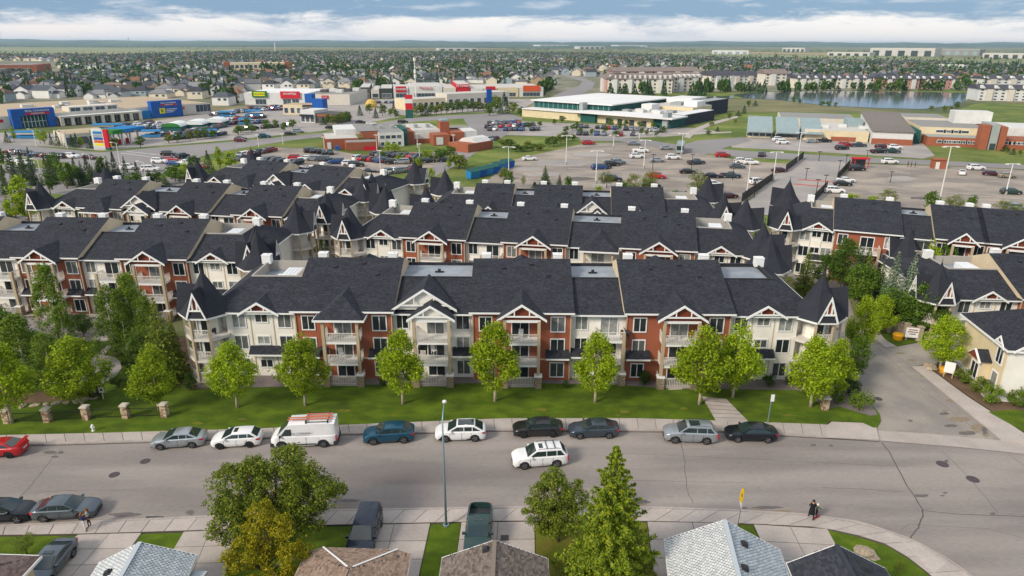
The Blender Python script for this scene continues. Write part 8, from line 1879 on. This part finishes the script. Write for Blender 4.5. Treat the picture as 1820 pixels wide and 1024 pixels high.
for yy, x, u, v, r_, k, wi, ri, an in sorted(spots[:NH], key=lambda s: s[1]):
    n = rowc.get(r_, 0); rowc[r_] = n+1
    o = empty('suburban_house', (x, yy, 0), an, '%s-walled house with %s roof, %s from left in suburb row %s' % (WALLC[wi][0].replace('_', '-'), ROOFC[ri][0], ordn(n), ordn(r_)), 'house', 'detached houses of the suburb')
    a, b_ = hmesh(k, wi, ri); obj('wall', a, o); obj('roof', b_, o); w, d, h = SH[k][2:]
    if yy < 620:
        for s, y_ in ((0, -d/2), (math.pi, d/2)):
            for xx in (-w*.3, w*.05): win(o, xx, y_ if s == 0 else y_, h-1.4, 1.8, 1.3, 0, s, 'pane_far')
# the rest of the houses as one mass
def mass(items, shells, mats_of, name, label):
    pass
vs_, fs_, ms_ = [], [], []
for yy, x, u, v, r_, k, wi, ri, an in spots[NH:]:
    ca, sa = math.cos(an), math.sin(an)
    for part, mi in ((SH[k][0], wi), (SH[k][1], 5+ri)):
        n0 = len(vs_); vs_ += [(x+p[0]*ca-p[1]*sa, yy+p[0]*sa+p[1]*ca, p[2]) for p in part.v]; fs_ += [tuple(i+n0 for i in f) for f in part.f]; ms_ += [mi]*len(part.f)
me = bpy.data.meshes.new('houses'); me.from_pydata(vs_, [], fs_)
for m_ in HW+HR: me.materials.append(m_)
me.polygons.foreach_set('material_index', ms_); me.update()
tag(obj('suburban_houses', me), 'densely packed far houses with grey and brown roofs fading towards the fields', 'houses', kind='stuff')
# trees of the suburb
def low_crown(kind, seed, n):
    q = np.random.default_rng(seed)
    if kind == 'c':
        t = q.uniform(0, 1, n)**1.3; rr = (1-t)**.9*q.uniform(.6, 1, n); a = q.uniform(0, 6.28, n); p = np.stack([rr*np.cos(a), rr*np.sin(a), t*.97+.03], 1)
    else:
        d = q.normal(size=(n, 3)); d /= np.linalg.norm(d, axis=1)[:, None]; p = d*q.uniform(.6, 1, n)[:, None]*np.array([1, 1, .45])+np.array([0, 0, .55])
    return p
def quads(ctr, size, q):
    n = len(ctr); nrm = q.normal(size=(n, 3)); nrm[:, 2] = np.abs(nrm[:, 2])+.4; nrm /= np.linalg.norm(nrm, axis=1)[:, None]; t = q.normal(size=(n, 3)); t -= nrm*(t*nrm).sum(1)[:, None]; t /= np.linalg.norm(t, axis=1)[:, None]; s = np.cross(nrm, t)
    L_ = size.reshape(-1, 1); return np.stack([ctr-t*L_*.5, ctr+s*L_*.4, ctr+t*L_*.5, ctr-s*L_*.4], 1).reshape(-1, 3)
def quadmesh(name, v, m):
    n = len(v)//4; me = bpy.data.meshes.new(name); me.vertices.add(4*n); me.vertices.foreach_set('co', v.astype(np.float32).ravel()); me.loops.add(4*n); me.loops.foreach_set('vertex_index', np.arange(4*n, dtype=np.int32)); me.polygons.add(n); me.polygons.foreach_set('loop_start', np.arange(0, 4*n, 4, dtype=np.int32)); me.polygons.foreach_set('loop_total', np.full(n, 4, np.int32)); me.materials.append(m); me.update(calc_edges=True); return me
FAR = {}
q = np.random.default_rng(3)
for k in 'cr':
    for i in range(3):
        p = low_crown(k, 50+i, 150); FAR[k, i] = (p, quadmesh('crown', quads(p, np.full(150, .42 if k == 'r' else .30), q), M['needle_far' if k == 'c' else 'leaf_far']))
tk = MB(); tk.tube([(0, 0, -.02), (0, 0, .6)], [.06, .02], 5); tkm = tk.mesh('trunk', M['trunk'])
tspots = []
for yy, x, u, v, r_, *_ in spots:
    for _k in range(3):
        if g.random() < .75:
            kk = g.choice('cccrr'); tspots.append((yy+g.uniform(-14, 14), x+g.uniform(-7, 7), kk, g.uniform(7, 14) if kk == 'c' else g.uniform(5, 10), g.uniform(3.0, 5.0) if kk == 'c' else g.uniform(5.5, 9)))
BELTS = [((560, 128), (700, 126), 36, 'r'), ((470, 125), (560, 122), 30, 'r'), ((0, 100), (60, 100), 8, 'r'), ((1000, 160), (985, 170), 10, 'r'), ((1050, 152), (1078, 142), 10, 'c'), ((960, 170), (1000, 150), 16, 'r'), ((1250, 164), (1740, 160), 70, 'r'), ((1060, 168), (1255, 170), 26, 'c'), ((300, 180), (430, 182), 12, 'r'), ((600, 168), (700, 162), 20, 'r'), ((100, 172), (180, 170), 9, 'c'), ((1700, 152), (1740, 150), 10, 'r'), ((110, 127), (340, 130), 30, 'c'), ((1100, 112), (1900, 128), 150, 'r'), ((500, 96), (1100, 100), 120, 'r'), ((0, 84), (1000, 88), 90, 'r'), ((900, 90), (1820, 96), 160, 'r'), ((400, 82), (1820, 86), 160, 'r'), ((1000, 100), (1820, 108), 60, 'r')]
for a, b_, n, kk in BELTS:
    for i in range(n):
        p = P(*a).lerp(P(*b_), g.random()); e_ = 1 if p.y < 1800 else 2.2; tspots.append((p.y+g.uniform(-9, 9)*e_, p.x, kk if g.random() < .7 else ('c' if kk == 'r' else 'r'), g.uniform(6, 11)*(1 if e_ == 1 else 1.3), g.uniform(4, 7)*e_*e_))
def clear(t):
    u, v = proj((t[1], t[0], 0)); return v > 80 and not any(inpx(h, u, v) for h in (HOLES[3], HOLES[7], HOLES[8])) and not inpx([(1310, 172), (1735, 168), (1640, 194), (1390, 180)], u, v) 
tspots = sorted(t for t in tspots if clear(t))
rowc = {}
near_t = sorted(tspots[:230], key=lambda t: t[1])
for i, (yy, x, k, h, w) in enumerate(near_t):
    b_ = int(yy/40); n = rowc.get((b_, k), 0); rowc[b_, k] = n+1
    o = empty('conifer_tree' if k == 'c' else 'leafy_tree', (x, yy, 0), g.uniform(0, 6), '%s tree among the suburb houses, %s from left in depth band %s' % ('dark conifer' if k == 'c' else 'rounded green', ordn(n), ordn(b_-6)), 'tree', 'trees between the suburb houses'); o.scale = (w/2, w/2, h)
    obj('crown', FAR[k, i % 3][1], o); obj('trunk', tkm, o)
allc, alls, allr, allrs = [], [], [], []
for yy, x, k, h, w in tspots[230:]:
    n = 46 if yy < 700 else 22 if yy < 1100 else 12
    p = FAR[k, 0][0][q.integers(0, 150, n)]*np.array([w/2, w/2, h])+np.array([x, yy, 0]); s = np.full(n, (2.2 if k == 'r' else 1.7)*(1 if n == 46 else 1.35 if n == 26 else 1.7))
    (allc if k == 'c' else allr).append(p); (alls if k == 'c' else allrs).append(s)
tag(obj('suburb_conifers', quadmesh('conifers', quads(np.concatenate(allc), np.concatenate(alls), q), M['needle_far'])), 'countless dark conifers scattered among the far houses', 'trees', kind='stuff')
tag(obj('suburb_foliage', quadmesh('foliage', quads(np.concatenate(allr), np.concatenate(allrs), q), M['leaf_far'])), 'countless green broadleaf trees scattered among the far houses', 'trees', kind='stuff')
# --- fields, far sheds and the hills at the skyline
M['field_tan'] = mat('field_stubble', col('#a2906c'), .95, .12, .01, .15, .002, world_co=True); M['field_green'] = mat('field_green', col('#75825a'), .95, .12, .01, .2, .002, world_co=True, c2=col('#908d66')); M['hill'] = mat('hill_dark', col('#3a5040'), .95, .25, .004, .3, .0008, world_co=True, c2=col('#50604a'))
M['subground'] = mat('suburb_ground', col('#6e7158'), .95, .2, .08, .25, .01, world_co=True, c2=col('#8a8473'))
sheet('suburb_ground', [(-100, 200), (330, 182), (430, 188), (640, 176), (960, 166), (1060, 168), (1260, 166), (1740, 160), (1900, 156), (1900, 122), (1600, 112), (1300, 106), (1120, 99), (700, 93), (430, 93), (200, 101), (-100, 101)], -.05, M['subground'])
for nm, px, mm, z in (('field', [(-200, 100), (200, 99), (430, 91), (430, 88), (200, 85), (-200, 82)], 'field_green', .3), ('field', [(30, 96), (300, 93), (420, 90), (480, 92), (300, 96), (120, 99)], 'field_tan', .6), ('field', [(1080, 96), (1300, 103), (1900, 120), (1900, 108), (1500, 98), (1200, 92)], 'field_green', .3), ('park_grass', [(110, 131), (340, 133), (345, 125), (120, 122)], 'grass_mid', .2), ('park_grass', [(565, 128), (700, 126), (700, 122), (580, 123)], 'grass_mid', .2), ('field', [(-200, 81), (500, 86), (900, 87), (900, 84), (400, 82), (-200, 79)], 'field_tan', .9), ('field', [(1240, 94), (1500, 98), (1500, 95), (1300, 92)], 'field_tan', .9), ('park_grass', [(1750, 212), (1960, 220), (1960, 186), (1735, 184), (1690, 200)], 'grass_mid', .06), ('park_grass', [(1040, 176), (1260, 176), (1740, 164), (1740, 160), (1260, 163), (1060, 168)], 'grass_mid', .02), ('pond', [(1252, 172), (1305, 170), (1305, 174), (1262, 177)], 'water', .1)):
    sheet(nm, px, z, M[mm])
def ridge(name, Y, h, x0, x1, seed, m_):
    gq = np.random.default_rng(seed); n = 160; b = MB(); xs = np.linspace(x0, x1, n); hh = h*(.82+.10*np.sin(xs*.0011+seed)+.08*np.sin(xs*.0041+seed*2)+.05*gq.normal(size=n))
    for i in range(n-1): b.poly([(xs[i], Y, -.2), (xs[i+1], Y, -.2), (xs[i+1], Y+700, max(2, hh[i+1])), (xs[i], Y+700, max(2, hh[i]))]); b.poly([(xs[i], Y+700, max(2, hh[i])), (xs[i+1], Y+700, max(2, hh[i+1])), (xs[i+1], Y+2200, -.2), (xs[i], Y+2200, -.2)])
    tag(b.build(name, M[m_], smooth=True), kind='structure')
ridge('hills', 7200, 40, -11500, 11500, 1, 'hill'); ridge('hills', 10500, 66, -13500, 13500, 4, 'hill'); ridge('hills', 4600, 14, -7500, 900, 2, 'hill')
# far warehouses below the skyline
FW = [((1265, 96.5), (1330, 97), 12, 'whitewall'), ((1470, 99), (1545, 100), 10, 'roofpale'), ((1545, 99), (1660, 100.5), 22, 'roofpale'), ((1662, 98), (1740, 99), 18, 'roofgrey'), ((1745, 103), (1830, 104.5), 12, 'roofpale'), ((1665, 126), (1715, 127), 8, 'whitewall'), ((1390, 92), (1430, 92.5), 16, 'roofpale'), ((960, 84), (1010, 84), 18, 'whitewall'), ((1100, 85), (1150, 85), 18, 'whitewall'), ((1030, 87), (1075, 87), 14, 'roofpale'), ((780, 90), (850, 90), 10, 'roofpale')]
for i, (a, b_, h, mm) in enumerate(FW):
    f = Frame(a, b_, 'warehouse', 'pale warehouse on the plain below the skyline, %s from left' % ordn(sorted(range(len(FW)), key=lambda k: FW[k][0][0]).index(i)), 'warehouse', 'far warehouses'); f.box('wall', 0, f.L, 0, f.L*.5, 0, h, mm)
    f.box('roof', .5, f.L-.5, .5, f.L*.5-.5, h, h+.6, 'roofpale')
    for k in range(5): f.box('door_bay', f.L*(k+.25)/5, f.L*(k+.75)/5, -1, -.05, 0, h*.7, 'darkfacade' if 'roofpale' == mm else 'greyblue')
p = P(490, 96); o = empty('radio_mast', p, 0, 'thin white radio mast standing out against the skyline left of centre', 'radio mast'); H = PY(490, 75, p.y).z; b = MB(); b.tube([(0, 0, 0), (0, 0, H)], [2.0, 1.0], 6); b.build('mast', M['galvw'], o); b = MB(); b.lathe([(2.6, H*.55), (2.6, H*.6), (1, H*.6)], 6); b.build('platform', M['galvw'], o)
def pylon(u, v, vt, label):
    p = P(u, v); H = PY(u, vt, p.y).z; o = empty('pylon', p, R(20), label, 'power pylon'); b = MB()
    for sx in (-1, 1):
        for sy in (-1, 1): b.tube([(sx*H*.1, sy*H*.1, 0), (sx*H*.02, sy*H*.02, H*.7), (sx*H*.01, 0, H)], H*.008, 4)
    b.build('tower', M['pewter'], o)
    for z in (.66, .78, .90): c = MB(); c.box(-H*.16, H*.16, -H*.008, H*.008, z*H, z*H+H*.015); c.build('cross_arm', M['pewter'], o)
pylon(2, 84, 52, 'steel power pylon at the far left skyline'); pylon(231, 86, 66, 'steel power pylon on the far fields left of centre')
# ------------------------------------------------------------------ haze
hz = MB(); hz.box(-14100, 14100, -70, 16100, -1.2, 70)
m = bpy.data.materials.new('haze_air'); m.use_nodes = True
nt = m.node_tree; nt.nodes.remove(nt.nodes['Principled BSDF'])
pv = nt.nodes.new('ShaderNodeVolumePrincipled'); pv.inputs['Color'].default_value = (.58, .78, 1, 1); pv.inputs['Density'].default_value = 6e-5; pv.inputs['Anisotropy'].default_value = .2
nt.links.new(pv.outputs[0], nt.nodes['Material Output'].inputs['Volume'])
m.cycles.homogeneous_volume = True
tag(hz.build('haze', m), kind='stuff')
